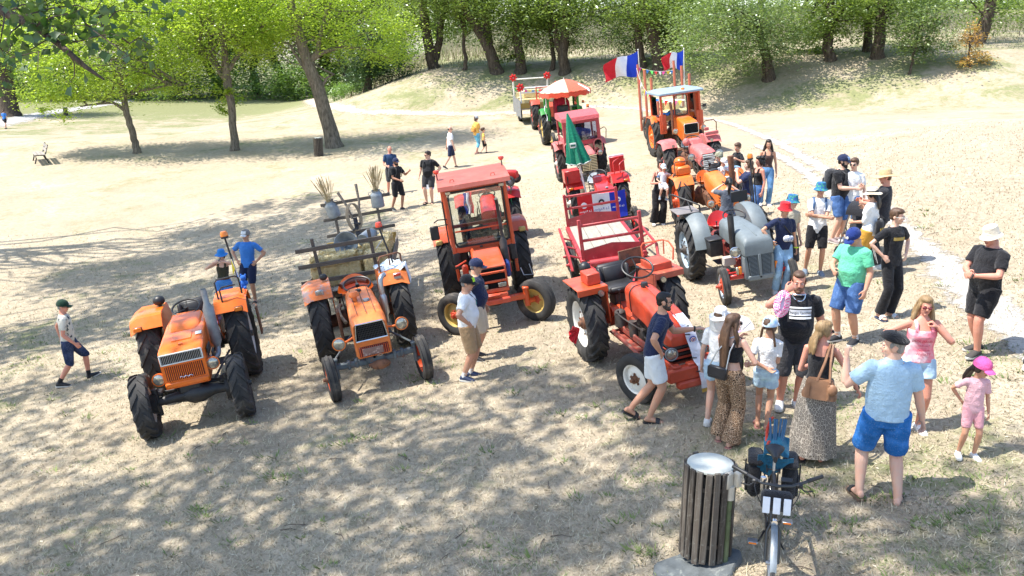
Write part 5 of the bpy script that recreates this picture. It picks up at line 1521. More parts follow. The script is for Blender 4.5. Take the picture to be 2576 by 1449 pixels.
mb.build('cab_frame',cloth('faded_canvas_frame',(.46,.085,.09),.15,bump=.4),cab6,30)
mb=MB();mb.box((0,-.16,1.74),(1.02,.012,.58));mb.build('windscreen',glassmat('blue_glass',(.62,.68,.85),.12),cab6)
mb=MB()
wp=[(p[0],-.175,p[1]) for p in rrect(1.04,.60,.06,4,0,1.74)];mb.tube(wp,.012,6,True);mb.build('window_seal',paint('red_seal',(.4,.06,.06),.6),cab6)
for s in(-1,1):
 mb=MB();mb.prism(rrect(.26,.48,.12,5,s*.50,1.18),-.19,-.17,'Y');mb.build('lower_pane',glassmat('smoked_glass',(.4,.4,.42),.2),cab6)
 mb=MB();mb.tube([(p[0],-.19,p[1]) for p in rrect(.28,.50,.13,5,s*.50,1.18)],.022,6,True);mb.build('pane_surround',pinkred,cab6)
mb=MB();mb.lathe([(.03,.9),(.03,1.75),(.025,1.75)],10,'Z',(-.30,-.45,0));mb.build('exhaust_stack',blackm,T6)
mb=MB();mb.box((.15,.6,1.62),(.5,.3,.3),bev=.05,rot=(0,.3,.3));mb.build('load',paint('blue_bag',(.12,.20,.42),.7),T6)
mb=MB();mb.box((-.62,.55,1.38),(.40,.6,.03),bev=.01);mb.build('fender_plate',pinkred,T6)
beacon(T6,(.52,1.2,2.36),None,blackm,amber,.05)
# ------------------------------------------------------------------ green tractor under the parasol

T7,h7=plain_tractor('green tractor with yellow wheels standing under an open red and white parasol',(2.42,39.4),5,greenp,yellowp,.74,.38,.40,2.2,[(.20,.56,.9,1.45,.06),(-.6,.56,.84,1.40,.06),(-1.2,.56,.80,1.30,.06)],None,1.60,1.50,yellowp,fmat=greenp)
c7=node('cab',T7)
mb=MB()
for s in(-1,1):
 mb.box((s*.66,.05,1.75),(.10,.08,1.2),bev=.02);mb.box((s*.66,1.3,1.85),(.09,.08,.95),bev=.02);mb.box((s*.66,.7,2.30),(.08,1.3,.08),bev=.01)
mb.box((0,.05,2.30),(1.3,.08,.1),bev=.02);mb.box((0,1.3,2.30),(1.3,.08,.1),bev=.02)
mb.build('cab_frame',greenp,c7,30)
for s in(-1,1):mb=MB();mb.box((s*.66,.7,1.85),(.012,1.1,.8));mb.build('side_pane',cabglass,c7)
mb=MB();mb.box((0,.3,1.6),(.5,.3,.3),bev=.04);mb.build('dashboard',blackm,c7)
mb=MB();mb.sheet(lambda u,v:Vector((-.78+.05*math.sin(v*9),.0+.22*u,2.2-1.05*v)),4,10,.006);o=mb.build('hanging_towel',cloth('pale_towel',(.58,.62,.68)),T7,60)
mb=MB();mb.loft(hood_loft([(1.0,.62,1.15,1.95,.2),(.8,.7,1.15,2.1,.25),(.45,.7,1.15,2.05,.25),(.3,.6,1.2,1.8,.2)],6));mb.build('red_cover',cloth('red_tarpaulin',(.45,.02,.05),.2),T7,50)
mb=MB();mb.box((.1,.22,1.72),(.22,.06,.09),bev=.03);mb.build('yellow_tape',yellowp,T7)
beacon(T7,(.98,.6,1.72),None,blackm,amber,.06)
def open_parasol():
 c=ride('open_parasol','open red and white parasol shading the green tractor','parasol',T7)
 top=Vector((.15,.25,2.86));R=1.14;n=8
 mb=MB();mb.cyl(top-Vector((0,0,2.0)),top+Vector((0,0,.06)),.022,.022,8);mb.build('pole',whitep,c)
 ma=cloth('parasol_white',(.68,.42,.32),.12);mr=cloth('parasol_red',(.62,.075,.04),.1)
 for k in range(n):
  a0,a1=2*math.pi*k/n,2*math.pi*(k+1)/n
  def fn(u,v):
   a=a0+(a1-a0)*v;r=R*u*(1-.07*math.sin(math.pi*v))
   return top+Vector((r*math.cos(a),r*math.sin(a),-.50*u**1.55))
  mb=MB();mb.sheet(fn,8,5,.006);p=mb.build('canopy_panel',ma if k in(2,3,4,5) else cloth('parasol_pale_red',(.60,.12,.065),.1),c,60)
  def fv(u,v):
   a=a0+(a1-a0)*v;r=R*(1-.07*math.sin(math.pi*v))
   return top+Vector((r*math.cos(a)*1.01,r*math.sin(a)*1.01,-.50-.20*u+.03*math.sin(v*12)))
  mb=MB();mb.sheet(fv,3,8,.006);mb.build('valance',mr,p,60)
  mb=MB();mb.tube([top+Vector((0,0,-.03)),top+Vector((R*.98*math.cos(a0),R*.98*math.sin(a0),-.52))],.010,5);mb.build('rib',whitep,p)
 mb=MB();mb.sheet(lambda u,v:top+Vector((.55+.45*u,-.62-.1*u+.26*v,-.20-.28*u-.12*(1-v))),6,3,.012);mb.build('printed_patch',whitep,c)
open_parasol()
# ------------------------------------------------------------------ red tractor at the end of the row, with its hay trailer

T8,h8=plain_tractor('dark red tractor with tall rear wheels at the far end of the row',(2.0,45.4),4,red2,red2,.72,.36,.38,2.0,[(.2,.5,.9,1.4,.08),(-1.1,.5,.8,1.3,.08)],None,1.5,1.40,red2)
mb=MB()
for s in(-1,1):mb.tube([(s*.55,1.1,1.4),(s*.55,1.1,2.1),(s*.55,.9,2.15),(s*.55,.9,1.5)],.025,6)
mb.tube([(-.55,1.1,2.1),(.55,1.1,2.1)],.025,6);mb.tube([(-.55,1.1,1.8),(.55,1.1,1.8)],.025,6);mb.build('roll_bar',red2,T8)
haym,_nt,_bs=_nodes('straw');_co=_coord(_nt)
_nt.links.new(_mixc(_nt,_ramp(_nt,_noise(_nt,_co,60,5,.8),.58,.72,0,.8),_mixc(_nt,_ramp(_nt,_noise(_nt,_co,14,5,.7),.35,.65),(.60,.45,.19),(.78,.66,.38)),(.24,.16,.06)),_bs.inputs['Base Color']);_bs.inputs['Roughness'].default_value=.9;_bump(_nt,_bs,_noise(_nt,_co,40,4,.7),1.0,.02)
def straw_bits(mb,c,d,n,L=.10,g=random):
 """stalks sticking out of a bale's skin"""
 for _ in range(n):
  ax=g.randrange(3);s=g.choice((-1,1));p=[g.uniform(-.5,.5)*d[0],g.uniform(-.5,.5)*d[1],g.uniform(-.5,.5)*d[2]]
  p[ax]=s*d[ax]/2
  q=Vector((g.gauss(0,1),g.gauss(0,1),g.gauss(0,1))).normalized()*L*g.uniform(.4,1.2)
  if q[ax]*s<0:q[ax]*=-.6
  a=Vector(c)+Vector(p);sd=q.cross(Vector((.3,.5,.8))).normalized()*.004
  mb.add([a-sd*2.2,a+sd*2.2,a+q],[(0,1,2)])
def bale(parent_loc,c,d,rot,label,group='straw bales',host=None,n=260,seed=1):
 g=random.Random(seed)
 o=ride('straw_bale',label,'straw bale',host,group) if host else thing('straw_bale',label,'straw bale',group=group)
 mb=MB(Matrix.Translation(Vector(c))@Euler(rot).to_matrix().to_4x4())
 # lumpy block

 nx,ny,nz=8,5,4
 rings=[]
 prof=rrect(d[1],d[2],.05,3)
 for i in range(nx+1):
  x=-d[0]/2+d[0]*i/nx;e=.93 if i in(0,nx) else 1.0
  rings.append([(x+g.gauss(0,.008),p[0]*e+g.gauss(0,.010),p[1]*e+g.gauss(0,.010)) for p in prof])
 mb.loft(rings);straw_bits(mb,(0,0,0),d,n,.09,g)
 mb.build('bale_straw',haym,o,50)
 for s in(-1,1):
  mb=MB(Matrix.Translation(Vector(c))@Euler(rot).to_matrix().to_4x4());mb.tube([(-d[0]/2-.004,s*d[1]*.22,-d[2]/2),(-d[0]/2-.004,s*d[1]*.22,d[2]/2+.006),(d[0]/2,s*d[1]*.22,d[2]/2+.006),(d[0]/2,s*d[1]*.22,-d[2]/2)],.006,5);mb.build('twine',paint('twine',(.5,.42,.28),.8),o)
 return o
def far_trailer():
 x,y=1.35,50.3
 t=thing('hay_trailer','straw-filled trailer with grey tarpaulin sides and white ladder frame','trailer',on_ground(x,y),rad(6),None,ground_normal(x,y))
 mb=MB();mb.box((0,0,.85),(2.0,3.6,.08),bev=.01);mb.tube([(0,-1.8,.8),(0,-3.6,.6)],.05,6);mb.build('deck',greywood,t)
 for s in(-1,1):
  wheel(t,s*.85,.3,.40,.2,.22,False,greasem,greasem,s)
  mb=MB();mb.sheet(lambda u,v:Vector((s*(1.02+.03*math.sin(u*14)),-1.8+3.6*u,1.30-.95*v+.05*math.sin(u*9)*v)),20,6,.01);mb.build('tarpaulin',cloth('grey_tarpaulin',(.16,.165,.17)),t,60)
 mb=MB();mb.box((0,-1.78,1.02),(2.0,.04,.28));mb.build('head_board',paint('ochre_board',(.30,.20,.05),.8),t)
 for yy in(-1.7,1.7):
  mb=MB()
  for s in(-1,1):mb.cyl((s*.95,yy,.9),(s*1.0,yy,2.35 if yy>0 else 2.05),.05,.05,6)
  for z in(1.7,2.2 if yy>0 else 1.95):mb.cyl((-1.0,yy,z),(1.0,yy,z),.04,.04,6)
  mb.build('ladder_frame',whitep,t)
 for s in(-1,1):
  for k,yy in enumerate((-1.72,1.68)):
   bo=thing('paper_bow','large red paper bow tied to a corner of the far trailer frame','bow',group='red bows on the far trailer');bo.location=t.location;bo.rotation_euler=t.rotation_euler
   mb=MB();z=(2.0 if yy<0 else 2.3)
   for a in range(7):mb.ball((s*.98+.13*math.cos(a*.9),yy-.05,z+.13*math.sin(a*.9)),(.10,.05,.06),6,5,rot=(0,-a*.9,0))
   mb.build('bow_loop',cloth('red_crepe',(.65,.03,.03)),bo,60)
 for i,(cx,cy,cz,r) in enumerate([(-.5,-1.1,1.12,0),(.5,-1.1,1.12,.1),(-.5,.2,1.12,0),(.5,.3,1.12,0),(-.3,-.6,1.55,.2),(.3,1.2,1.12,0),(-.55,1.3,1.3,1.2)]):
  bale(None,(cx,cy,cz),(.95,.5,.42),(0,0,r),'straw bale heaped in the far tarpaulin-sided trailer','straw bales on the far trailer',t,60,80+i)
 return t
bpy.context.view_layer.update()
far_trailer()
# ------------------------------------------------------------------ the row with the people

T10,h10=plain_tractor('narrow orange tractor with rounded hood that people are standing around',(5.0,20.75),5,orange2,orange3,.68,.30,.34,1.9,[(.46,.22,1.06,1.30,.08),(.40,.36,1.00,1.40,.14),(.15,.40,.94,1.42,.16),(-.3,.42,.86,1.32,.16),(-.8,.44,.72,1.18,.16),(-1.02,.42,.62,1.06,.14),(-1.10,.34,.62,.96,.10)],None,1.30,1.32,orange3,seatm=orange2,bodym=rustm,col_z=1.56)
mb=MB();mb.box((0,.22,1.425),(.24,.2,.03),bev=.012);mb.build('filler_plate',blackm,h10)
for s in(-1,1):
 headlight(T10,(s*.42,-.86,.86),.09,orange2,s*6,stalk=(s*.2,-.8,.84))
 for i in range(6):
  for j in range(2):
   mb=MB();mb.cyl((s*(.205+.004),-.90+j*.07,.70+i*.065),(s*.225,-.90+j*.07,.70+i*.065),.016,.016,8);mb.build('vent_hole',darkhole,h10)
mb=MB();mb.box((-.56,.95,1.42),(.36,.5,.22),bev=.04);mb.build('tool_box',orange2,T10)
mb=MB();mb.ball((-.56,1.0,1.60),(.15,.18,.13),12,8);mb.build('helmet',orange1,T10)
hoop(T10,[(-.78,.7,1.32),(-.78,.72,1.62),(-.74,.75,1.66),(-.40,.9,1.62),(-.36,.9,1.4)],.015,rustm)
mb=MB();mb.tube([(.42,.1,.8),(.42,.1,1.70)],[.06,.075],12);mb.build('muffler',rustm,T10)
T11,h11=plain_tractor('sun-bleached pinkish red tractor with white slatted grille and flat fenders',(5.72,26.6),5,pinkred,rubber,.66,.34,.34,2.0,[(.42,.30,1.05,1.36,.05),(.28,.36,.96,1.40,.06),(.12,.40,.92,1.36,.07),(.06,.46,.9,1.24,.08),(-.5,.50,.84,1.22,.1),(-1.0,.52,.74,1.16,.13),(-1.12,.48,.72,1.06,.12)],None,1.36,1.44,pinkred,bodym=rustm)
g11=MB().box((0,-1.08,.80),(.40,.08,.56),bev=.02).build('grille',darkhole,T11)
slats(g11,'grille_bar',10,(0,-1.13,.56),(0,-1.13,1.04),(.36,.03,.034),whitep)
mb=MB();mb.m(0).box((-.05,-1.16,.46),(.30,.02,.11),bev=.004);mb.m(1).box((-.18,-1.172,.46),(.05,.006,.11));mb.build('number_plate',[paint('yellow_plate',(.75,.5,.03),.5),paint('plate_blue',(.02,.08,.45),.5)],T11)
mb=MB();mb.box((.16,-1.12,1.06),(.10,.05,.08),bev=.01);mb.build('badge',blackm,T11)
headlight(T11,(-.42,-.80,1.0),.10,galv,-6,stalk=(-.2,-.7,.95));headlight(T11,(.42,-.80,1.0),.10,galv,6,stalk=(.2,-.7,.95))
hoop(T11,[(.46,.8,1.38),(.46,.82,1.68),(.56,.85,1.78),(.84,.9,1.78),(.92,.9,1.68),(.90,.9,1.38)],.016,rustm)
mb=MB();mb.box((.66,.60,1.42),(.40,.1,.10),bev=.01);mb.box((.60,.9,1.52),(.14,.03,.1),bev=.01);mb.build('side_seat',pinkred,T11)
mb=MB();mb.ball((-.30,.06,1.34),(.11,.11,.12),12,8);mb.build('pre_cleaner',pinkred,T11)
for s in(-1,1):mb=MB();mb.m(0).cyl((s*.60,.47,1.22),(s*.60,.45,1.22),.05,.05,12);mb.build('side_light',lensm,T11)
T12,h12=plain_tractor('orange tractor in an open-fronted cab with slate blue roof and amber beacon',(6.30,32.4),5,orange1,orange1,.76,.38,.38,2.2,[(.20,.50,.92,1.52,.08),(-.4,.52,.82,1.48,.08),(-1.1,.56,.66,1.40,.10),(-1.22,.54,.66,1.32,.10)],None,1.5,1.50,orange1,bodym=rustm)
g12=MB().prism([(-.24,.98),(.24,.98),(.21,1.30),(-.21,1.30)],-1.25,-1.2,'Y').build('grille',darkhole,T12)
mb=MB();mb.tube([(p[0],-1.255,p[1]) for p in rrect(.50,.34,.05,3,0,1.14)],.014,6,True);mb.build('grille_frame',chrome,g12)
slats(g12,'grille_bar',7,(0,-1.26,1.02),(0,-1.26,1.26),(.44,.01,.01),blackm)
for s in(-1,1):headlight(T12,(s*.50,-1.0,1.08),.10,orange2,s*6,stalk=(s*.26,-.9,1.05))
mb=MB();mb.box((.0,.1,1.55),(.16,.16,.07),bev=.03);mb.build('filler_cap',orange1,h12)
mb=MB();mb.tube([(-.40,-.3,.9),(-.40,-.3,1.7),(-.42,-.28,2.05)],.05,10);mb.build('exhaust_stack',rustm,T12)
c12=node('cab',T12,(0,0,.28));c12.scale=(1,1,.76);cabm=orange3
mb=MB()
for s in(-1,1):
 mb.box((s*.70,-.05,1.85),(.08,.08,1.7),bev=.012);mb.box((s*.72,1.35,2.0),(.08,.08,1.4),bev=.012)
 mb.box((s*.68,-.05,1.3),(.25,.05,.9),bev=.02);mb.box((s*.72,.65,1.5),(.05,1.3,.12),bev=.01);mb.box((s*.2+.05,-.06,2.1),(.06,.06,1.1),bev=.01) if s>0 else mb.box((-.22,-.06,2.1),(.06,.06,1.1),bev=.01)
mb.box((0,-.06,1.62),(.6,.06,.14),bev=.02);mb.box((0,-.05,2.62),(1.4,.08,.08),bev=.01);mb.box((0,1.35,2.62),(1.4,.08,.08),bev=.01);mb.box((.66,.2,2.0),(.12,.3,1.1),bev=.02)
mb.build('cab_frame',cabm,c12,30)
mb=MB();mb.loft([[(p[0],p[1]+.62,2.66) for p in rrect(1.66,1.9,.1,3)],[(p[0],p[1]+.62,2.74) for p in rrect(1.66,1.9,.1,3)],[(p[0],p[1]+.62,2.84) for p in rrect(1.3,1.5,.1,3)]]);mb.build('roof',paint('slate_blue_roof',(.25,.33,.40),.5,var=.1),c12,40)
mb=MB();mb.box((.0,-.10,2.1),(.44,.012,.9));mb.build('windscreen',cabglass,c12)
mb=MB();mb.tube([(p[0]+.01,-.11,p[1]) for p in rrect(.44,.92,.08,3,0,2.1)],.016,6,True);mb.build('window_seal',blackp,c12)
mb=MB();mb.box((.73,.9,2.1),(.012,.8,.9));mb.build('side_pane',cabglass,c12)
mb=MB();mb.box((-.73,.9,2.1),(.012,.8,.9));mb.build('side_pane',cabglass,c12)
mb=MB();mb.box((0,.9,1.55),(.5,.15,.5),bev=.08);mb.build('backrest',paint('blue_seat',(.07,.11,.17),.6),c12)
mb=MB();mb.box((-.45,.35,1.45),(.35,.3,.2),bev=.02);mb.build('crate',paint('wood_crate',(.40,.24,.10),.8),T12)
mb=MB();mb.sheet(lambda u,v:Vector((-.62+.36*u,.2+.3*v,1.58+.05*math.sin(9*u+7*v))),8,6,.01);mb.build('blue_cloth',cloth('bright_blue_cloth',(.02,.2,.6)),T12,60)
beacon(T12,(.10,-.15,2.36),None,blackm,amber,.07)
mb=MB();mb.box((.86,-.1,1.75),(.14,.05,.1),bev=.02);mb.tube([(.72,0,1.75),(.86,-.08,1.75)],.012,6);mb.build('wing_mirror',blackp,T12)
# ------------------------------------------------------------------ red tractor behind the cab tractor, with a pedal tractor set on top

TB,hB=plain_tractor('red tractor parked behind the glazed cab, draped with flags',(-.42,22.4),4,red1,red1,.60,.32,.34,1.9,[(.40,.40,.95,1.34,.08),(-.4,.46,.84,1.28,.1),(-1.0,.48,.7,1.18,.1)],None,1.34,1.34,whitep)
mb=MB();mb.box((0,.9,1.42),(1.1,.7,.10),bev=.01);mb.build('load_tray',red2,TB)
def pedal_tractor():
 c=ride('pedal_tractor','child size red pedal tractor carried on top of the red tractor','toy tractor',TB)
 M=Matrix.Translation(Vector((.42,.62,1.48)))@Euler((0,0,rad(62))).to_matrix().to_4x4()
 mb=MB(M);mb.loft(hood_loft([(.1,.18,.18,.42,.05),(-.45,.2,.16,.38,.06),(-.5,.16,.18,.34,.05)],4));mb.build('hood',red1,c)
 mb=MB(M);mb.box((0,.28,.22),(.22,.3,.06),bev=.02);mb.box((0,.42,.32),(.22,.05,.2),bev=.02);mb.build('seat',red1,c)
 for(x,y,r) in((-.22,.25,.19),(.22,.25,.19),(-.2,-.36,.13),(.2,-.36,.13)):
  mb=MB(M);mb.m(0).lathe([(r*.5,-.05),(r*.9,-.06),(r,-.03),(r,.03),(r*.9,.06),(r*.5,.05)],18,'X',(x,y,r));mb.m(1).lathe([(r*.5,-.03),(.001,-.04)],14,'X',(x,y,r));mb.m(1).lathe([(r*.5,.03),(.001,.04)],14,'X',(x,y,r));mb.build('wheel',[rubber,galv],c)
 mb=MB(M);mb.tube([(-.2+.4*i/10,.15+.0*i,.46+.1*math.sin(i/10*math.pi)) for i in range(11)],.012,6);mb.tube([(0,-.05,.4),(0,.12,.55)],.012,6);mb.build('handlebar',blackp,c)
bpy.context.view_layer.update()
pedal_tractor()
def draped_flag(host,a,b,h,cols,label,seed=0):
 c=ride('draped_flag',label,'flag',host)
 n=len(cols);a,b=Vector(a),Vector(b)
 for i,m in enumerate(cols):
  mb=MB();mb.sheet(lambda u,v:a.lerp(b,(i+u)/n)+Vector((.02*math.sin(v*9+i),-.03*math.sin((i+u)*4+seed)-.05*v,-h*v)),5,8,.005);mb.build('flag_stripe',m,c,60)
fr,fw_,fb=cloth('flag_red',(.55,.02,.035),bump=.15),cloth('flag_white',(.74,.74,.78),bump=.15),cloth('flag_blue',(.012,.045,.42),bump=.15)
fg=cloth('flag_green',(.02,.30,.10),bump=.15)
draped_flag(TB,(.62,.55,1.48),(.72,1.25,1.48),.72,[fg,fw_,fb],'green, white and blue flag hanging from the load of the red tractor')
draped_flag(TB,(-.62,.5,1.46),(-.40,.5,1.46),.55,[fb,fw_,fr],'small tricolour flag hanging seen through the cab glass',2)
# ------------------------------------------------------------------ pole trailer with French flags

def pole_trailer():
 x,y=6.75,38.4
 t=thing('pole_trailer','timber trailer with tall orange-red stakes along both sides','trailer',on_ground(x,y),rad(4),None,ground_normal(x,y))
 st=paint('stake_red',(.48,.14,.08),.7,var=.15)
 mb=MB();mb.box((0,0,.78),(1.5,4.2,.10),bev=.01);mb.box((0,-2.9,.6),(.1,1.8,.1));mb.build('deck',rustm,t)
 for s in(-1,1):wheel(t,s*.78,.4,.48,.26,.27,False,rustm,greasem,s)
 for s in(-1,1):
  for k,(yy,hh) in enumerate(((-1.9,.95),(-.9,1.85),(.3,2.15),(1.6,2.35))):
   mb=MB();mb.tube([(s*.80,yy,.25),(s*.80,yy,.8+hh)],.055,8);mb.build('stake',st,t)
 mb=MB();mb.sheet(lambda u,v:Vector((-.6+1.2*u,-.9+1.2*v,1.58+.05*math.sin(7*u)*math.sin(6*v))),8,8,.012);mb.build('white_sheet',cloth('white_sheet',(.74,.74,.72)),t,60)
 return t
PT=pole_trailer()
bpy.context.view_layer.update()
for i,(cx,cy,cz,r) in enumerate([(-.30,-1.2,1.06,0),(.35,-1.2,1.06,0),(-.3,-.1,1.06,0),(.35,-.1,1.06,0),(0,-.6,1.38,0),(.1,1.2,1.06,.1)]):
 bale(None,(cx,cy,cz),(.62,.95,.44),(0,0,r),'straw bale on the staked trailer behind the blue-roofed cab','straw bales on the staked trailer',PT,60,90+i)
def flag(label,u_top,v_top,u_bot,v_bot,y,fw,fh,sag,host=None):
 top=at_depth(u_top,v_top,y);bot=at_depth(u_bot,v_bot,y)
 c=thing('flag',label,'flag',bot,0,'French tricolour flags on poles')
 mb=MB();mb.cyl((0,0,0),top-bot,.022,.016,8);mb.ball(top-bot,.03,8,6);mb.build('flagpole',whitep,c)
 t=top-bot-Vector((0,0,.05))
 for i,m in enumerate((fb,fw_,fr)):
  def fn(u,v):
   s=(i+u)/3
   return t+Vector((-fw*s*.94+.06*math.sin(v*5+s*4)*s,.24*math.sin(s*7+v*2.5)*(.25+s),-fh*v*(1-.30*s)-sag*s**1.1-.07*math.sin(s*7+v)))
  mb=MB();mb.sheet(fn,8,10,.005);mb.build('flag_stripe',m,c,60)
flag('larger French tricolour on a tall pole at the corner of the staked trailer',1605,125,1617,300,40.2,1.52,1.05,.55)
flag('smaller French tricolour on a pole beyond the blue-roofed cab',1720,122,1722,262,40.2,.92,.82,.28)
# ------------------------------------------------------------------ bunting

BUNT=[paint('bunting_'+n,c,.7) for n,c in(('pink',(.75,.05,.30)),('yellow',(.85,.65,.03)),('blue',(.03,.22,.60)),('green',(.10,.55,.08)),('red',(.62,.03,.03)),('white',(.72,.72,.72)))]
def bunting(label,a,b,n,sag,size,first=0):
 a,b=Vector(a),Vector(b)
 c=thing('bunting',label,'bunting',a)
 pts=[(b-a)*(i/16)+Vector((0,0,-sag*4*(i/16)*(1-i/16))) for i in range(17)]
 mb=MB();mb.tube(pts,.006,5);mb.build('string',whitep,c)
 d=(b-a).normalized()
 for k in range(n):
  t=(k+.5)/n*16;i=int(t);p=pts[i].lerp(pts[i+1],t-i)
  mb=MB();tip=p+Vector((random.gauss(0,.03),random.gauss(-.02,.05),-size));w=d*size*.45
  off=Vector((0,.004,0))
  mb.add([p-w,p+w,tip,p-w+off,p+w+off,tip+off],[(0,1,2),(5,4,3),(0,3,4,1),(1,4,5,2),(2,5,3,0)])
  mb.build('pennant',BUNT[(k+first)%6],c,0)
def host_pt(h,p):return h.matrix_world@Vector(p)
bunting('bunting strung across the top of the staked trailer',host_pt(PT,(-.8,1.6,3.05)),host_pt(PT,(.8,1.6,2.75)),9,.12,.17)
bunting('bunting hanging down the side stakes of the trailer',host_pt(PT,(-.86,1.6,3.0)),host_pt(PT,(-.86,-.9,2.0)),9,.25,.2,2)
bunting('bunting running low along the stakes toward the cab',host_pt(PT,(-.86,-.9,1.9)),host_pt(PT,(.2,-1.95,1.7)),7,.1,.22,1)
bunting('bunting tied along the orange beacon pole',host_pt(T1,(.82,.98,2.05)),host_pt(T1,(.93,.90,1.52)),4,.04,.20,1)
bunting('bunting looped under the red and white parasol',host_pt(T7,(.55,.0,2.3)),host_pt(T7,(.75,.3,1.8)),6,.1,.2,5)
bunting('bunting on the white frame of the far trailer',on_ground(.1,48.7,2.0),on_ground(2.0,48.9,1.9),10,.15,.2,3)
# small blue plush toy on the beacon pole and a pink one on the footplate

def plush(label,p,mats):
 c=thing('plush_toy',label,'toy',p)
 mb=MB();mb.ball((0,0,0),(.06,.055,.075),10,8);mb.ball((0,-.01,.11),(.055,.05,.05),10,8)
 for s in(-1,1):mb.ball((s*.06,-.02,.02),(.03,.025,.04),8,6);mb.ball((s*.035,-.05,-.06),(.03,.05,.03),8,6);mb.ball((s*.04,0,.16),(.018,.012,.02),6,5)
 mb.build('toy_body',mats,c)
plush('small blue soft toy tied to the beacon pole',host_pt(T1,(.93,.86,1.62)),cloth('toy_blue',(.03,.15,.55)))
plush('pink and lilac soft toy on the orange tractor footplate',host_pt(T1,(.40,.62,1.18)),cloth('toy_lilac',(.55,.30,.58)))
# ------------------------------------------------------------------ red hay cart between the two red tractors

def red_cart():
 x,y=2.08,18.7
 t=thing('red_cart','red steel-framed cart with pale plank floor and low end ladders','trailer',on_ground(x,y),rad(2),None,ground_normal(x,y))
 rm=paint('cart_red',(.38,.03,.035),.5,var=.22,wear=(.48,.13,.12),amount=.12)
 W2,L2,z=.58,1.62,.70
 dk=node('deck',t)
 for i in range(4):
  mb=MB();mb.box((-W2+.145+i*.29,0,z+.02+.003*(i%2)),(.283,L2*2-.1,.03),bev=.004);mb.build('plank',beigewood,dk)
 mb=MB()
 for s in(-1,1):mb.box((s*(W2+.04),0,z-.02),(.09,L2*2,.12),bev=.012);mb.tube([(s*(W2+.0),-L2,z-.05),(s*.15,-L2-1.3,.52)],.035,6)
 for yy in(-L2,0,L2):mb.box((0,yy,z-.05),(W2*2,.08,.08),bev=.01)
 mb.box((0,-L2-1.35,.5),(.2,.2,.08),bev=.02)
 mb.build('chassis',rm,t)
 for s in(-1,1):
  wheel(t,s*.74,-.3,.34,.17,.2,False,whitep,rm,s);wheel(t,s*.74,.45,.34,.17,.2,False,whitep,rm,s)
  # side guard rail

  mb=MB();mb.tube([(s*.86,-L2-.1,z-.12),(s*.88,-L2+.1,z+.12),(s*.86,L2*.4,z+.16),(s*.84,L2*.75,z+.10)],.03,6)
  for yy in(-1.4,-.6,.2):mb.tube([(s*.62,yy,z+.02),(s*.87,yy,z+.12)],.022,6)
  mb.build('side_rail',rm,t)
 for(yy,hh) in((-L2+.05,.85),(L2-.02,.80)):
  for s in(-1,1):
   mb=MB();mb.box((s*(W2+.02),yy,z+hh/2),(.07,.06,hh),bev=.01);mb.build('end_post',rm,t)
  for hz in((.42,.72) if yy<0 else(.46,.74)):
   mb=MB();mb.box((0,yy-.002,z+hz),(W2*2+.02,.045,.055),bev=.01);mb.build('end_rail',rm,t)
  mb=MB();mb.prism([(-W2,z+.02),(W2,z+.02),(W2,z+.22),(0,z+.30),(-W2,z+.22)],yy-.015,yy+.015,'Y');mb.build('end_board',rm,t)
 mb=MB();mb.cyl((-.5,-L2-.12,z-.02),(.5,-L2-.12,z-.02),.075,.075,12);mb.build('roller',rm,t)
 return t
red_cart()
# ------------------------------------------------------------------ wooden hay wagon behind the pan-seat tractor

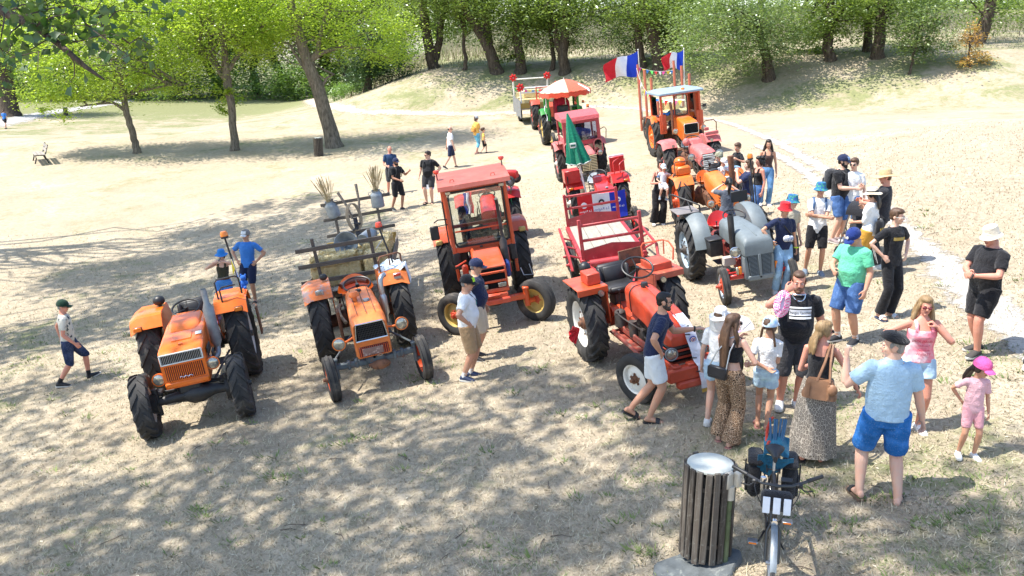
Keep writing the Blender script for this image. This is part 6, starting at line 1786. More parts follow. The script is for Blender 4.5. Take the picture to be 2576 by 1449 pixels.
def hay_wagon():
 x,y=-3.22,18.75
 t=thing('hay_wagon','wooden hay wagon with slatted ladders at both ends, coupled to the orange tractor','wagon',on_ground(x,y),rad(5),None,ground_normal(x,y))
 z=.88
 dk=node('deck',t)
 pm=MB().box((0,0,0),(.19,3.3,.03),bev=.004).mesh('plank',paint('bleached_plank',(.36,.33,.29),.9,var=.3,scale=3,wear=(.5,.47,.42),amount=.15,stretch=(6,1,6)),30)
 for i in range(8):o=obj_of('plank',pm,dk);o.location=(-.70+i*.2,0,z+random.uniform(-.004,.004))
 mb=MB()
 for s in(-1,1):mb.box((s*.45,0,z-.09),(.10,3.4,.14),bev=.01)
 for yy in(-1.2,1.1):mb.box((0,yy,z-.2),(1.4,.1,.1),bev=.01)
 mb.tube([(0,-1.6,z-.15),(0,-2.6,.5)],.04,6);mb.build('chassis',greywood,t)
 for s in(-1,1):
  for yy in(-1.2,1.1):wheel(t,s*.72,yy,.36,.16,.22,False,rustm,greasem,s)
  mb=MB();mb.box((s*.82,0,z+.14),(.03,3.3,.22),bev=.006);mb.build('side_board',greywood,t)
 lw=paint('ladder_wood',(.105,.09,.075),.9,var=.35,scale=6,wear=(.25,.22,.18),amount=.14,stretch=(1,6,6))
 # front ladder, leaning outward

 for s in(-1,1):
  mb=MB();mb.box((s*.56+s*.0,-1.68,z+.52),(.065,.05,1.26),rot=(rad(9),0,0),bev=.008);mb.build('ladder_post',lw,t)
 for k,hz in enumerate((.26,.60,.94)):
  mb=MB();mb.box((-.06,-1.75-.045*k*0-.05*(k-1),z+hz),(1.80-.04*k,.035,.085),rot=(rad(9),0,0),bev=.006);mb.build('ladder_board',lw,t)
  # rear ladder

 for s in(-1,1):
  mb=MB();mb.box((s*.50,1.64,z+.64),(.06,.05,1.40),rot=(rad(-4),0,0),bev=.008);mb.build('ladder_post',lw,t)
 for k,hz in enumerate((.48,.86,1.22)):
  mb=MB();mb.box((0.02,1.66+.02*k,z+hz),(1.62,.035,.075),rot=(rad(-4),rad(0),0),bev=.006);mb.build('ladder_board',lw,t)
 mb=MB();mb.box((0,1.62,z+.20),(1.64,.04,.26),bev=.006);mb.build('tail_board',paint('ochre_board',(.30,.20,.05),.8,var=.4,scale=4,wear=(.13,.10,.07),amount=.22),t)
 for(a,b) in(((-.62,-1.60,z+.9),(-.70,1.45,z+.15)),((.62,-1.60,z+.7),(.66,1.5,z+.4))):
  mb=MB();mb.tube([a,b],.012,6);mb.build('rope',paint('pale_rope',(.60,.56,.46),.8),t)
 return t
HW=hay_wagon()
bpy.context.view_layer.update()
for i,(cx,cy,cz,d,r,lab) in enumerate([(-.28,-1.12,1.13,(1.0,.5,.46),0,'straw bale behind the wagon front ladder'),(.52,-.95,1.13,(.48,.95,.46),.05,'straw bale set lengthwise along the wagon side'),(-.28,-.45,1.13,(1.0,.5,.46),.04,'straw bale beneath the big funnel on the wagon'),(.50,.35,1.15,(.55,1.1,.48),-.04,'straw bale standing highest near the wagon tail'),(-.35,.35,1.12,(.9,.5,.44),0,'straw bale in the middle of the wagon'),(-.3,-1.2,1.42,(.9,.4,.2),.05,'loose flattened straw bale on top at the wagon front')]):
 bale(None,(cx,cy,cz),d,(0,0,r),lab,'straw bales on the wagon',HW,1100,60+i)
def milk_can(label,c,tilt,host,stalks=True,r=.15,h=.40):
 o=ride('milk_can',label,'milk can',host,'milk cans on the wagon')
 M=Matrix.Translation(Vector(c))@Euler(tilt).to_matrix().to_4x4()
 mb=MB(M);mb.lathe([(.001,0),(r,0),(r*1.04,.02),(r,.05),(r,h*.68),(r*.93,h*.78),(r*.68,h*.88),(r*.66,h*.95),(r*.76,h),(r*.70,h),(r*.6,h*.9),(.001,h*.88)],20,'Z');b=mb.build('can_body',galv,o)
 for s in(-1,1):
  mb=MB(M);mb.tube([(s*r*.9,0,h*.70),(s*r*1.25,0,h*.78),(s*r*1.15,0,h*.90),(s*r*.75,0,h*.92)],.010,6);mb.build('handle',galv,o)
 if stalks:
  w=ride('wheat_bunch','dry wheat stalks standing in the can, '+label.split(',')[-1].strip(),'wheat',host)
  g=random.Random(len(label));mb=MB(M);V=[]
  for _ in range(46):
   a=g.uniform(0,6.28);t=g.uniform(0,.22);hh=g.uniform(.25,.55)
   p0=Vector((g.gauss(0,.03),g.gauss(0,.03),h*.8));p1=p0+Vector((math.cos(a)*t,math.sin(a)*t,h*.2+hh))
   mb.tube([p0,p0.lerp(p1,.6),p1,p1+(p1-p0).normalized()*.07],[.003,.003,.008,.003],4)
  mb.build('stalks',paint('wheat',(.42,.33,.18),.9,var=.25),w)
milk_can('galvanised milk can, hung tilted on the wagon tail ladder',(-.52,1.76,1.78),(rad(6),rad(-8),0),HW)
milk_can('upright galvanised milk can, tied on the tail ladder toward the cab tractor',(.52,1.76,1.84),(rad(4),rad(2),0),HW)
milk_can('milk can lying on its side, behind the big funnel',(.22,-.05,1.46),(rad(-80),0,rad(-30)),HW,False,.15,.42)
def funnel():
 o=ride('milk_funnel','wide grey metal milk funnel lying on the straw, mouth forward','funnel',HW)
 M=Matrix.Translation(Vector((-.08,-.52,1.55)))@Euler((rad(72),0,rad(-8))).to_matrix().to_4x4()
 mb=MB(M);mb.lathe([(.05,-.20),(.08,-.18),(.10,-.10),(.20,.02),(.25,.06),(.262,.05),(.262,.068),(.25,.075),(.19,.03),(.085,-.10),(.05,-.17),(.001,-.17)],28,'Z');mb.build('cone',galv,o)
funnel()
def hay_lifter():
 o=ride('iron_hay_lifter','rusty iron plough standard with two upright wooden handles and coiled rope','plough',HW)
 dkb=paint('blue_black_iron',(.03,.035,.05),.6,var=.4)
 mb=MB()
 mb.tube([(-.02,1.30,1.10),(-.02,1.35,1.75)],.05,8)
 for k in range(5):mb.box((-.02+.03*(-1)**k,1.28,1.14+k*.12),(.16,.06,.05),bev=.015,rot=(0,.3*(-1)**k,0))
 mb.build('standard',dkb,o)
 for(a,b) in(((-.08,1.38,1.72),(-.30,1.42,2.38)),((.08,1.38,1.72),(.14,1.45,2.50))):
  mb=MB();mb.tube([a,Vector(a).lerp(Vector(b),.5)+Vector((.03,0,0)),b],[.028,.026,.034],8);mb.build('handle',greywood,o)
 for k in range(4):
  mb=MB();mb.tube([(-.06+.02*k+.15*math.sin(2*math.pi*i/18),1.30-.012*k,1.78+.32*math.cos(2*math.pi*i/18)) for i in range(18)],.014,6,True);mb.build('rope_coil',paint('old_rope',(.27,.23,.18),.9),o)
hay_lifter()
# ------------------------------------------------------------------ people

def skin(name,rgb):
 if name in MATS:return MATS[name]
 m,nt,bs=_nodes(name);co=_coord(nt)
 n=_noise(nt,co,9,4,.6)
 c2=(min(1,rgb[0]*1.08),rgb[1]*.93,rgb[2]*.88)
 nt.links.new(_mixc(nt,_ramp(nt,n,.35,.65),rgb,c2),bs.inputs['Base Color'])
 bs.inputs['Roughness'].default_value=.52;bs.inputs['Subsurface Weight'].default_value=.12
 bs.inputs['Subsurface Radius'].default_value=(.012,.005,.003);bs.inputs['Specular IOR Level'].default_value=.35
 MATS[name]=m
 return m
SK={'a':skin('skin_tan',(.50,.285,.19)),'b':skin('skin_light',(.60,.385,.29)),'c':skin('skin_red_tan',(.56,.27,.195)),'d':skin('skin_brown',(.36,.19,.125))}
def hairmat(name,c):
 return paint('hair_'+name,c,.5,var=.45,scale=60,bump=.5,bscale=90,spec=.4,stretch=(1,1,.12))
HB,HD,HK,HG,HBL=hairmat('brown',(.085,.045,.025)),hairmat('dark',(.03,.02,.015)),hairmat('black',(.012,.010,.010)),hairmat('grey',(.24,.23,.22)),hairmat('blond',(.25,.16,.075))
QUEUE=[]
WRINKLE=bpy.data.textures.new('cloth_folds','CLOUDS');WRINKLE.noise_scale=.11;WRINKLE.noise_depth=2
def queue(mb,name,mat,parent,vox,smooth=4,fold=0.0,dec=.35,strength=.5):
 """closed pieces in mb become one continuous surface"""
 me=bpy.data.meshes.new(name);me.from_pydata(mb.v,[],mb.f)
 tmp=bpy.data.objects.new('tmp',me);COL.objects.link(tmp)
 r=tmp.modifiers.new('r','REMESH');r.mode='VOXEL';r.voxel_size=vox
 if smooth:
  s=tmp.modifiers.new('s','SMOOTH');s.factor=strength;s.iterations=smooth
 if fold:
  d=tmp.modifiers.new('d','DISPLACE');d.texture=WRINKLE;d.strength=fold;d.mid_level=.5;d.texture_coords='LOCAL'
 if dec<1:
  d=tmp.modifiers.new('dec','DECIMATE');d.ratio=dec
 QUEUE.append((tmp,name,mat,parent))
def flush_queue():
 dg=bpy.context.evaluated_depsgraph_get()
 for tmp,name,mat,parent in QUEUE:
  me=bpy.data.meshes.new_from_object(tmp.evaluated_get(dg))
  me.name=name;me.materials.clear();me.materials.append(mat)
  me.polygons.foreach_set('use_smooth',[True]*len(me.polygons))
  obj_of(name,me,parent)
 for tmp,*_ in QUEUE:
  m=tmp.data;bpy.data.objects.remove(tmp);bpy.data.meshes.remove(m)
 QUEUE.clear()
def ik(a,b,l1,l2,pole):
 a,b=Vector(a),Vector(b);d=b-a;L=d.length
 if L>(l1+l2)*.999:b=a+d*((l1+l2)*.999/L);d=b-a;L=d.length
 d.normalize();x=(l1*l1-l2*l2+L*L)/(2*L);h=math.sqrt(max(0,l1*l1-x*x))
 p=Vector(pole);p=p-d*p.dot(d)
 if p.length<1e-5:p=Vector((0,1,0))
 return a+d*x+p.normalized()*h,b
def chain(pts,radii,seg=5):
 P=[];R=[]
 for i in range(len(pts)-1):
  for k in range(seg):t=k/seg;P.append(Vector(pts[i]).lerp(Vector(pts[i+1]),t));R.append(radii[i]+(radii[i+1]-radii[i])*t)
 P.append(Vector(pts[-1]));R.append(radii[-1])
 return P,R
BODY=dict(sh=.185,chest=(.158,.112),waist=(.140,.100),hip=(.158,.112),belly=.0,bust=.0,arm=1.0,leg=1.0,head=1.0,neck=1.0)
FEM=dict(sh=.162,chest=(.138,.100),waist=(.118,.088),hip=(.165,.112),bust=.035,arm=.82,leg=.98,neck=.82,head=.97)
KID=dict(sh=.165,chest=(.135,.095),waist=(.125,.095),hip=(.135,.098),arm=.88,leg=.95,head=1.38,neck=.85)
TEEN=dict(sh=.170,chest=(.140,.098),waist=(.122,.09),hip=(.145,.10),arm=.82,leg=.9,head=1.03,neck=.88)
BIG=dict(sh=.215,chest=(.195,.145),waist=(.195,.150),hip=(.190,.140),belly=.05,arm=1.28,leg=1.18,neck=1.25,head=1.06)
STOUT=dict(sh=.205,chest=(.185,.135),waist=(.178,.140),hip=(.180,.128),belly=.045,arm=1.15,leg=1.15,neck=1.15,head=1.04)
class Fig:
 pass
def figure(label,pos,h,face,body=None,pose=None,tone='a',vox=.0085,group=None,z=0.0):
 K=Fig();B=dict(BODY);B.update(body or{});p=pose or{}
 K.B=B;K.S=h/1.75;K.vox=vox;K.p=p
 loc=Vector(pos) if len(pos)==3 else ground_at(*pos)
 loc=loc+Vector((0,0,z))
 K.root=thing('person',label,'person',loc,rad(face),group)
 K.M=Matrix.Scale(K.S,4)
 hp=Vector(p.get('hips',(0,0,0)))
 lean=Vector((*p.get('lean',(0,0)),0));tw=rad(p.get('twist',0))
 K.hp,K.lean,K.tw=hp,lean,tw
 drop=p.get('drop',0)
 def spine(zz):
  t=min(1,max(0,(zz-.95)/.5));return hp+lean*t*t+Vector((0,0,-drop*t)),tw*t
 K.spine=spine
 def tor(x,y,zz):
  c,a=spine(zz);return Vector((x*math.cos(a)-y*math.sin(a),x*math.sin(a)+y*math.cos(a),zz))+c
 K.tor=tor
 K.sho={s:tor(s*B['sh']*.95,.005,1.405) for s in(-1,1)}
 K.hipj={s:hp+Vector((s*.088*(B['hip'][0]/.158),0,.93)) for s in(-1,1)}
 K.foot,K.knee,K.ank,K.fy,K.fp={},{},{},{},{}
 for s,n in((1,'lf'),(-1,'rf')):
  f=p.get(n,(s*.10,0));f=Vector((f[0],f[1],f[2] if len(f)>2 else 0))
  K.fy[s]=rad(p.get(n+'y',s*12));K.fp[s]=rad(p.get(n+'p',0))
  K.knee[s],K.ank[s]=ik(K.hipj[s],f+Vector((0,.02,.085)),.45,.43,p.get('lk' if s>0 else 'rk',(s*.12,-1,0)))
 K.elb,K.wri={},{}
 for s,n in((1,'l'),(-1,'r')):
  w=p.get(n+'h',(s*(B['sh']+.085),-.04,.86));
  K.elb[s],K.wri[s]=ik(K.sho[s],Vector(w)+hp*(1 if n+'h' not in p else 0),.30,.265,p.get(n+'e',(s*.45,1,-.3)))
 yaw,pit,rol=(list(p.get('head',(0,0,0)))+[0,0])[:3]
 nb=tor(0,.012,1.50)
 hs=B['head']
 K.H=K.M@Matrix.Translation(nb)@Euler((rad(pit),rad(rol),rad(yaw))).to_matrix().to_4x4()@Matrix.Scale(hs,4)@Matrix.Translation(Vector((0,-.012,-1.50)))
 K.mb=MB(K.M)
 _torso(K,K.mb,0.0)
 for s in(-1,1):
  P,R=leg_chain(K,s);K.mb.tube(P,R,12)
  P,R=arm_chain(K,s);K.mb.tube(P,R,12)
  _foot(K,s);_hand(K,s,p.get('lc' if s>0 else 'rc',.55),p.get('lpn' if s>0 else 'rpn'))
 _head(K)
 queue(K.mb,'body',SK[tone],K.root,vox*K.S,3,0,.42)
 K.skin=SK[tone]
 return K
def trings(K):
 B=K.B
 c,w,hh=B['chest'],B['waist'],B['hip'];b=B['belly'];bu=B['bust']
 return[(.84,hh[0]*.80,hh[1]*.82,0),(.90,hh[0]*.98,hh[1]*1.0,0),(.96,hh[0],hh[1]*1.0,-b*.3),(1.03,(hh[0]+w[0])/2,(hh[1]+w[1])/2+b*.4,-b*.6),(1.11,w[0],w[1]+b*.6,-b*.8),(1.19,(w[0]+c[0])/2,(w[1]+c[1])/2+b*.35,-b*.45),(1.27,c[0],c[1]+bu*.5,-bu*.5),(1.34,c[0]*1.02,c[1]*.98+bu*.2,-bu*.2),(1.40,c[0]*1.0,c[1]*.86,.004),(1.44,c[0]*.84,c[1]*.72,.01),(1.475,c[0]*.55,c[1]*.58,.012),(1.50,.062*B['neck'],.062*B['neck'],.012)]
def _torso(K,mb,inf,z0=.84,z1=1.6,n=20,hem=None,keep_neck=True):
 rows=[]
 for(z,rx,ry,oy) in trings(K):
  if z<z0-1e-6 or z>z1+1e-6:continue
  rows.append((z,rx+inf,ry+inf,oy))
 if hem is not None and rows and hem<rows[0][0]:
  rows.insert(0,(hem,rows[0][1]*1.02,rows[0][2]*1.03,rows[0][3]))
 if keep_neck and z1>1.5:rows.append((1.58,.054*K.B['neck']+inf*.5,.058*K.B['neck']+inf*.5,.008))
 rings=[]
 for(z,rx,ry,oy) in rows:
  ring=[]
  for j in range(n):
   a=2*math.pi*j/n;ca,sa=math.cos(a),math.sin(a)
   e=.9 if z<1.3 else 1.0
   x=rx*math.copysign(abs(ca)**e,ca);y=ry*math.copysign(abs(sa)**e,sa)+oy
   ring.append(K.tor(x,y,z))
  rings.append(ring)
 mb.loft(rings)
def leg_chain(K,s,inf=0.0,f=2.0,flare=0.0):
 k=K.B['leg']
 P,R=chain([K.hipj[s]+Vector((0,0,.02)),K.hipj[s].lerp(K.knee[s],.35),K.knee[s],K.knee[s].lerp(K.ank[s],.33),K.ank[s].lerp(K.knee[s],.12),K.ank[s]+Vector((0,0,-.03))],[.088*k,.083*k,.056*k,.057*k,.038*k,.037*k],4)
 return P,[r+inf for r in R]
def arm_chain(K,s,inf=0.0):
 k=K.B['arm']
 return chain([K.sho[s]+Vector((-s*.03,0,-.005)),K.sho[s],K.sho[s].lerp(K.elb[s],.4),K.elb[s],K.elb[s].lerp(K.wri[s],.3),K.wri[s]],[.05*k+inf,.054*k+inf,.047*k+inf,.038*k+inf,.040*k+inf,.026*k**.5+inf],4)
def _foot(K,s,mb=None,inf=0.0,sole=False):
 mb=mb or K.mb
 a=K.ank[s];R=Euler((K.fp[s],0,K.fy[s])).to_matrix()
 def q(x,y,z):return a+R@Vector((x,y,z-.085+.0))
 rings=[]
 for(y,w,h0,h1) in((.062,.024,.012,.05),(.05,.034,.004,.075),(.0,.038,.002,.10),(-.06,.042,.002,.075),(-.12,.046,.002,.048),(-.165,.042,.002,.034),(-.19,.022,.006,.024)):
  w+=inf;h1+=inf*1.2;y*=1+inf*3
  rings.append([q(w*math.cos(t),y,(h0-inf*.3+h1)/2+(h1-h0+inf*.3)/2*math.sin(t)) for t in[2*math.pi*j/10 for j in range(10)]])
 mb.loft(rings)
def hand_frame(K,s,pn=None):
 d=(K.wri[s]-K.elb[s]).normalized()
 n=Vector(pn) if pn else Vector((-s,.15,-.2))
 n=n-d*n.dot(d)
 if n.length<.05:n=Vector((0,1,0))-d*d.y
 n.normalize();w=d.cross(n).normalized()
 return d,n,w
def _hand(K,s,curl,pn=None):
 d,n,w=hand_frame(K,s,pn);o=K.wri[s];mb=K.mb;k=K.B['arm']**.4*(K.B['head']**.3)
 thumb_side=1 if w.dot(Vector((0,-1,.3)))>0 else-1
 w=w*thumb_side
 def q(a,b,c):return o+(d*a+w*b+n*c)*k
 rings=[]
 for(a,hw,th) in((-.02,.024,.020),(.02,.032,.016),(.06,.041,.014),(.092,.040,.012),(.10,.034,.009)):
  rings.append([q(a,hw*math.cos(t),th*math.sin(t)) for t in[2*math.pi*j/10 for j in range(10)]])
 mb.loft(rings)
 for i,(b,L) in enumerate(((.030,.068),(.010,.078),(-.011,.072),(-.031,.056))):
  p=Vector((.088,b,0));ang=0.12;pts=[p]
  for f in(.42,.32,.26):
   ang+=curl*(.75+.08*i)
   p=p+Vector((math.cos(ang),b*.35/.04*.12,math.sin(ang)))*L*f;pts.append(p)
  mb.tube([q(*v) for v in pts],[.0095,.0092,.0085,.007],8)
 pts=[(.015,.026,.004),(.045,.052,.012),(.072,.058,.02+.02*curl),(.092,.050-.01*curl,.028+.03*curl)]
 mb.tube([q(*v) for v in pts],[.014,.012,.0105,.008],8)
def _head(K):
 mb=K.mb;sv=mb.M;mb.M=K.H
 mb.ball((0,.012,1.662),(.073,.092,.088),18,14)
 mb.ball((0,-.028,1.602),(.058,.062,.086),16,12)
 mb.ball((0,-.012,1.568),(.055,.058,.050),14,10)
 mb.ball((0,-.062,1.535),(.024,.022,.018),10,8)
 for s in(-1,1):
  mb.ball((s*.074,.012,1.618),(.011,.024,.031),8,8,rot=(0,0,s*.3));mb.ball((s*.034,-.058,1.602),(.024,.022,.022),8,8)
 mb.tube([(0,-.078,1.652),(0,-.094,1.625),(0,-.106,1.603),(0,-.092,1.592)],[.009,.011,.015,.010],8)
 mb.ball((0,-.080,1.648),(.045,.012,.010),10,6)
 mb.M=sv
def face(K,brow=HB,eyes=True,smile=.4,beard=None,glasses=None):
 H=K.H
 for s in(-1,1):
  if eyes and glasses is None or glasses=='clear':
   mb=MB(H);mb.ball((s*.030,-.079,1.628),(.0135,.009,.007),8,6);e=mb.build('eye',paint('eye_white',(.62,.60,.57),.3),K.root)
   mb=MB(H);mb.ball((s*.030,-.0865,1.628),(.0058,.003,.0058),8,6);mb.build('iris',paint('iris',(.05,.035,.025),.2),e)
  mb=MB(H);mb.tube([(s*.014,-.094,1.646),(s*.032,-.092,1.651),(s*.050,-.080,1.645)],[.0035,.0045,.0025],6);mb.build('eyebrow',brow,K.root)
 mb=MB(H);mb.tube([(-.025,-.080,1.569+.008*smile),(-.012,-.088,1.566),(0,-.090,1.565),(.012,-.088,1.566),(.025,-.080,1.569+.008*smile)],[.002,.005,.006,.005,.002],6);mb.build('mouth',paint('lips',(.38,.13,.11),.4),K.root)
 if beard:
  mb=MB(H);mb.ball((0,-.030,1.553),(.062,.062,.045),14,10);mb.ball((0,-.066,1.532),(.034,.034,.030),10,8)
  for s in(-1,1):mb.ball((s*.060,-.006,1.585),(.012,.032,.042),8,8)
  mb.tube([(-.03,-.086,1.575),(0,-.095,1.583),(.03,-.086,1.575)],[.004,.006,.004],6)
  mb.build('beard',beard,K.root,60)
 if glasses:
  gm=paint('dark_lens',(.012,.012,.014),.08,spec=.8) if glasses!='clear' else paint('pale_frame',(.6,.6,.58),.3)
  if glasses=='red':gm=paint('red_mirror_lens',(.16,.015,.02),.08,spec=.8)
  mb=MB(H)
  for s in(-1,1):
   if glasses=='clear':mb.tube([(s*.032+.022*math.cos(a*.6283),-.098,1.627+.018*math.sin(a*.6283)) for a in range(10)],.003,5,True)
   else:mb.ball((s*.033,-.094,1.627),(.026,.010,.019),10,6)
   mb.tube([(s*.055,-.088,1.632),(s*.078,-.03,1.632),(s*.080,.01,1.630)],.0035,5)
  mb.tube([(-.012,-.103,1.632),(.012,-.103,1.632)],.0035,5)
  mb.build('sunglasses' if glasses!='clear' else 'glasses',gm,K.root)
def hair(K,kind,mat):
 mb=MB(K.H);v=.009*K.S
 if kind in('short','crop','balding'):
  t=.001 if kind=='crop' else.010
  if kind=='balding':
   mb.ball((0,.040,1.628),(.082,.076,.050),16,12)
  else:
   mb.ball((0,.026,1.672),(.074+t,.088+t,.082+t),16,12);mb.ball((0,-.020,1.712),(.062+t,.062+t,.038+t),14,10);mb.ball((0,.055,1.615),(.060+t,.045+t,.055),14,10)
   for s in(-1,1):mb.ball((s*.070,-.010,1.648),(.012,.022,.030),8,8)
  return queue(mb,'hair',mat,K.root,v,2,.004,.6)
 mb.ball((0,.026,1.672),(.086,.100,.093),16,12);mb.ball((0,-.015,1.712),(.074,.072,.050),14,10)
 for s in(-1,1):mb.ball((s*.072,.0,1.63),(.018,.045,.065),10,8)
 if kind=='bobback':mb.ball((0,.06,1.58),(.075,.055,.09),12,10)
 if kind in('long','longer'):
  L=1.28 if kind=='long' else 1.02
  rings=[]
  for i in range(9):
   t=i/8;z=1.68+(L-1.68)*t;w=.085+.035*math.sin(min(1,t*1.6)*math.pi*.5);d=.040+.01*math.sin(t*3)
   y=.06+.050*math.sin(min(1,t*2)*math.pi*.5)+.01*math.sin(t*6)
   ww=w*(1-.35*max(0,t-.7)/.3)
   rings.append([(ww*math.cos(a)*(1+.06*math.sin(a*7+t*3)),y+d*math.sin(a),z) for a in[2*math.pi*j/16 for j in range(16)]])
  mb.loft(rings)
  for s in(-1,1):mb.tube([(s*.078,.0,1.64),(s*.094,.01,1.55),(s*.115,-.01,1.46),(s*.115,-.02,1.38 if kind=='long' else 1.32)],[.024,.032,.034,.012],8)
 if kind=='pony':
  mb.tube([(0,.10,1.70),(0,.15,1.66),(0,.155,1.56),(.01,.135,1.46),(0,.13,1.36)],[.03,.036,.042,.038,.012],10)
 if kind=='lowpony':
  mb.ball((0,.07,1.60),(.07,.05,.07),12,8)
  for k in range(7):a=k-3;mb.tube([(.008*a,.09,1.60),(.016*a,.125,1.52),(.022*a+.01*math.sin(k*3),.135,1.44),(.02*a,.13,1.36-.02*(k%3))],[.026,.026,.022,.007],8)
 if kind=='braids':
  for s in(-1,1):
   for k in range(9):mb.ball((s*(.076+.004*k),.055-.002*k,1.60-.026*k),(.020,.018,.017),8,6)
 if kind=='curly':
  g=random.Random(3)
  for _ in range(46):
   a=g.uniform(0,6.28);z=g.uniform(1.50,1.75);mb.ball((.095*math.cos(a),.04+.085*math.sin(a)+.03,z),g.uniform(.022,.036),6,5)
 queue(mb,'hair',mat,K.root,v,2,.008,.6)
def cap(K,mat,visor=None,back=False,panel=None,badge=None,camo=False):
 M=K.H@(Matrix.Rotation(math.pi,4,'Z') if back else Matrix())
 mb=MB(M)
 rings=[]
 for i in range(8):
  a=rad(90*i/7);r=math.cos(a);z=1.668+.104*math.sin(a)
  rings.append([(.098*r*math.cos(t),.008+.117*r*math.sin(t),z) for t in[2*math.pi*j/20 for j in range(20)]])
 rings.insert(0,[(.097*math.cos(t),.008+.115*math.sin(t),1.645) for t in[2*math.pi*j/20 for j in range(20)]])
 mb.loft(rings);mb.ball((0,.008,1.773),(.010,.010,.007),6,5)
 o=mb.build('cap',mat,K.root,60)
 mb=MB(M)
 mb.sheet(lambda u,v:Vector(((v-.5)*.158*(1-.30*u*u),-.082-.088*u*math.cos((v-.5)*1.5)-.012*math.cos((v-.5)*3),1.664-.020*u-.055*(v-.5)**2*2)),6,10,.006)
 mb.build('visor',visor or mat,o,60)
 if panel:
  mb=MB(M);mb.sheet(lambda u,v:Vector(((v-.5)*.12,-.119*math.cos((v-.5)*1.4)*(1-.30*u**2)+.004,1.672+.062*u)),6,8,.005);mb.build('front_panel',panel,o,60)
 if badge:
  mb=MB(M);mb.cyl((0,-.112,1.70),(0,-.119,1.702),.020,.020,14);mb.build('badge',badge,o)
 return o
def hat(K,mat,kind='bucket',band=None):
 mb=MB(K.H)
 if kind=='bucket':prof=[(.135,1.632),(.118,1.648),(.096,1.672),(.090,1.735),(.080,1.765),(.001,1.772)];inner=[(.001,1.75),(.085,1.735),(.090,1.672),(.112,1.644),(.131,1.628)]
 elif kind=='straw':prof=[(.205,1.655),(.15,1.668),(.098,1.676),(.092,1.76),(.075,1.785),(.001,1.79)];inner=[(.001,1.77),(.085,1.75),(.090,1.672),(.15,1.660),(.203,1.648)]
 else:prof=[(.165,1.640),(.13,1.660),(.098,1.674),(.090,1.745),(.078,1.77),(.001,1.778)];inner=[(.001,1.76),(.085,1.74),(.090,1.668),(.13,1.652),(.163,1.634)]
 n=26;vs=[];P=prof[::-1]+inner[::-1];P=prof[::-1][:-1]+[prof[0],inner[-1]]+inner[::-1][1:]
 for i in range(n):
  a=2*math.pi*i/n
  for(r,z) in P:
   wob=.012*math.sin(3*a+1)*max(0,(r-.1)/.1)
   vs.append((r*.96*math.cos(a),.006+r*1.10*math.sin(a),z+wob))
 L=len(P);fs=[(i*L+j,((i+1)%n)*L+j,((i+1)%n)*L+j+1,i*L+j+1) for i in range(n) for j in range(L-1)]
 mb.add(vs,fs);o=mb.build('hat',mat,K.root,60)
 if band:
  b=MB(K.H);b.tube([(.094*math.cos(2*math.pi*i/24),.006+.106*math.sin(2*math.pi*i/24),1.688) for i in range(24)],.009,6,True,flat=1.6);b.build('hat_band',band,o)
 return o
def top(K,mat,hem=.90,sleeve='short',loose=.014,fold=.026,neck=1.475,vneck=0,name='t_shirt'):
 mb=MB(K.M)
 if sleeve=='tank':
  _torso(K,mb,loose*.6,hem,1.345,20,hem,False)
  for s in(-1,1):
   c=K.B['chest']
   mb.tube([K.tor(s*c[0]*.58,-c[1]-loose*.5,1.33),K.tor(s*c[0]*.60,-c[1]*.75,1.42),K.tor(s*c[0]*.60,.005,1.462),K.tor(s*c[0]*.58,c[1]*.8,1.42),K.tor(s*c[0]*.56,c[1]+loose*.4,1.33)],.024,8,flat=.6)
 else:
  _torso(K,mb,loose,hem,neck,20,hem,False)
  for s in(-1,1):
   P,R=arm_chain(K,s)
   n={'short':11,'half':14,'long':len(P),'cap':9}[sleeve]
   n=min(n,len(P));mb.tube(P[:n],[r+loose*.7+.010*(i/n) for i,r in enumerate(R[:n])],12)
 queue(mb,name,mat,K.root,max(.0095,K.vox*1.1)*K.S,4,fold,.4)
def bottom(K,mat,length=.9,loose=.018,flare=0.0,fold=.020,waist=1.03,name='shorts'):
 """length: 0..1 down the thigh, 1..2 down the shin"""
 mb=MB(K.M);_torso(K,mb,.010,.84,waist,20,.82,False)
 for s in(-1,1):
  P,R=leg_chain(K,s);n=len(P)
  # along-chain fraction 0..2

  L=[0]
  for i in range(1,n):L.append(L[-1]+(P[i]-P[i-1]).length)
  lk=(K.knee[s]-K.hipj[s]).length+.02;lt=L[-1]
  end=lk*length if length<=1 else lk+(lt-lk)*(length-1)
  pp,rr=[],[]
  for i in range(n):
   if L[i]>end:break
   t=L[i]/max(end,.01);pp.append(P[i]);rr.append(max(R[i],.052 if length<1.2 else.05)+loose+flare*t*t)
  if len(pp)<n:
   k=len(pp);f=(end-L[k-1])/max(1e-6,L[k]-L[k-1]);pp.append(P[k-1].lerp(P[k],f));rr.append(max(R[k],.052 if length<1.2 else.05)+loose+flare)
  mb.tube(pp,rr,14)
 queue(mb,name,mat,K.root,max(.0095,K.vox*1.1)*K.S,4,fold,.4)
def skirt(K,mat,hem=.12,r0=.17,r1=.26):
 mb=MB(K.M);rings=[]
 for i in range(12):
  t=i/11;z=1.04+(hem-1.04)*t;r=K.B['hip'][0]*(1.02+.18*math.sin(min(1,t*3)*1.57))+(r1-r0)*t
  rings.append([K.hp+Vector((r*math.cos(a)*(1+.05*t*math.sin(9*a)),r*.86*math.sin(a)*(1+.05*t*math.sin(9*a)),z)) for a in[2*math.pi*j/40 for j in range(40)]])
 mb.loft(rings);mb.build('skirt',mat,K.root,70)
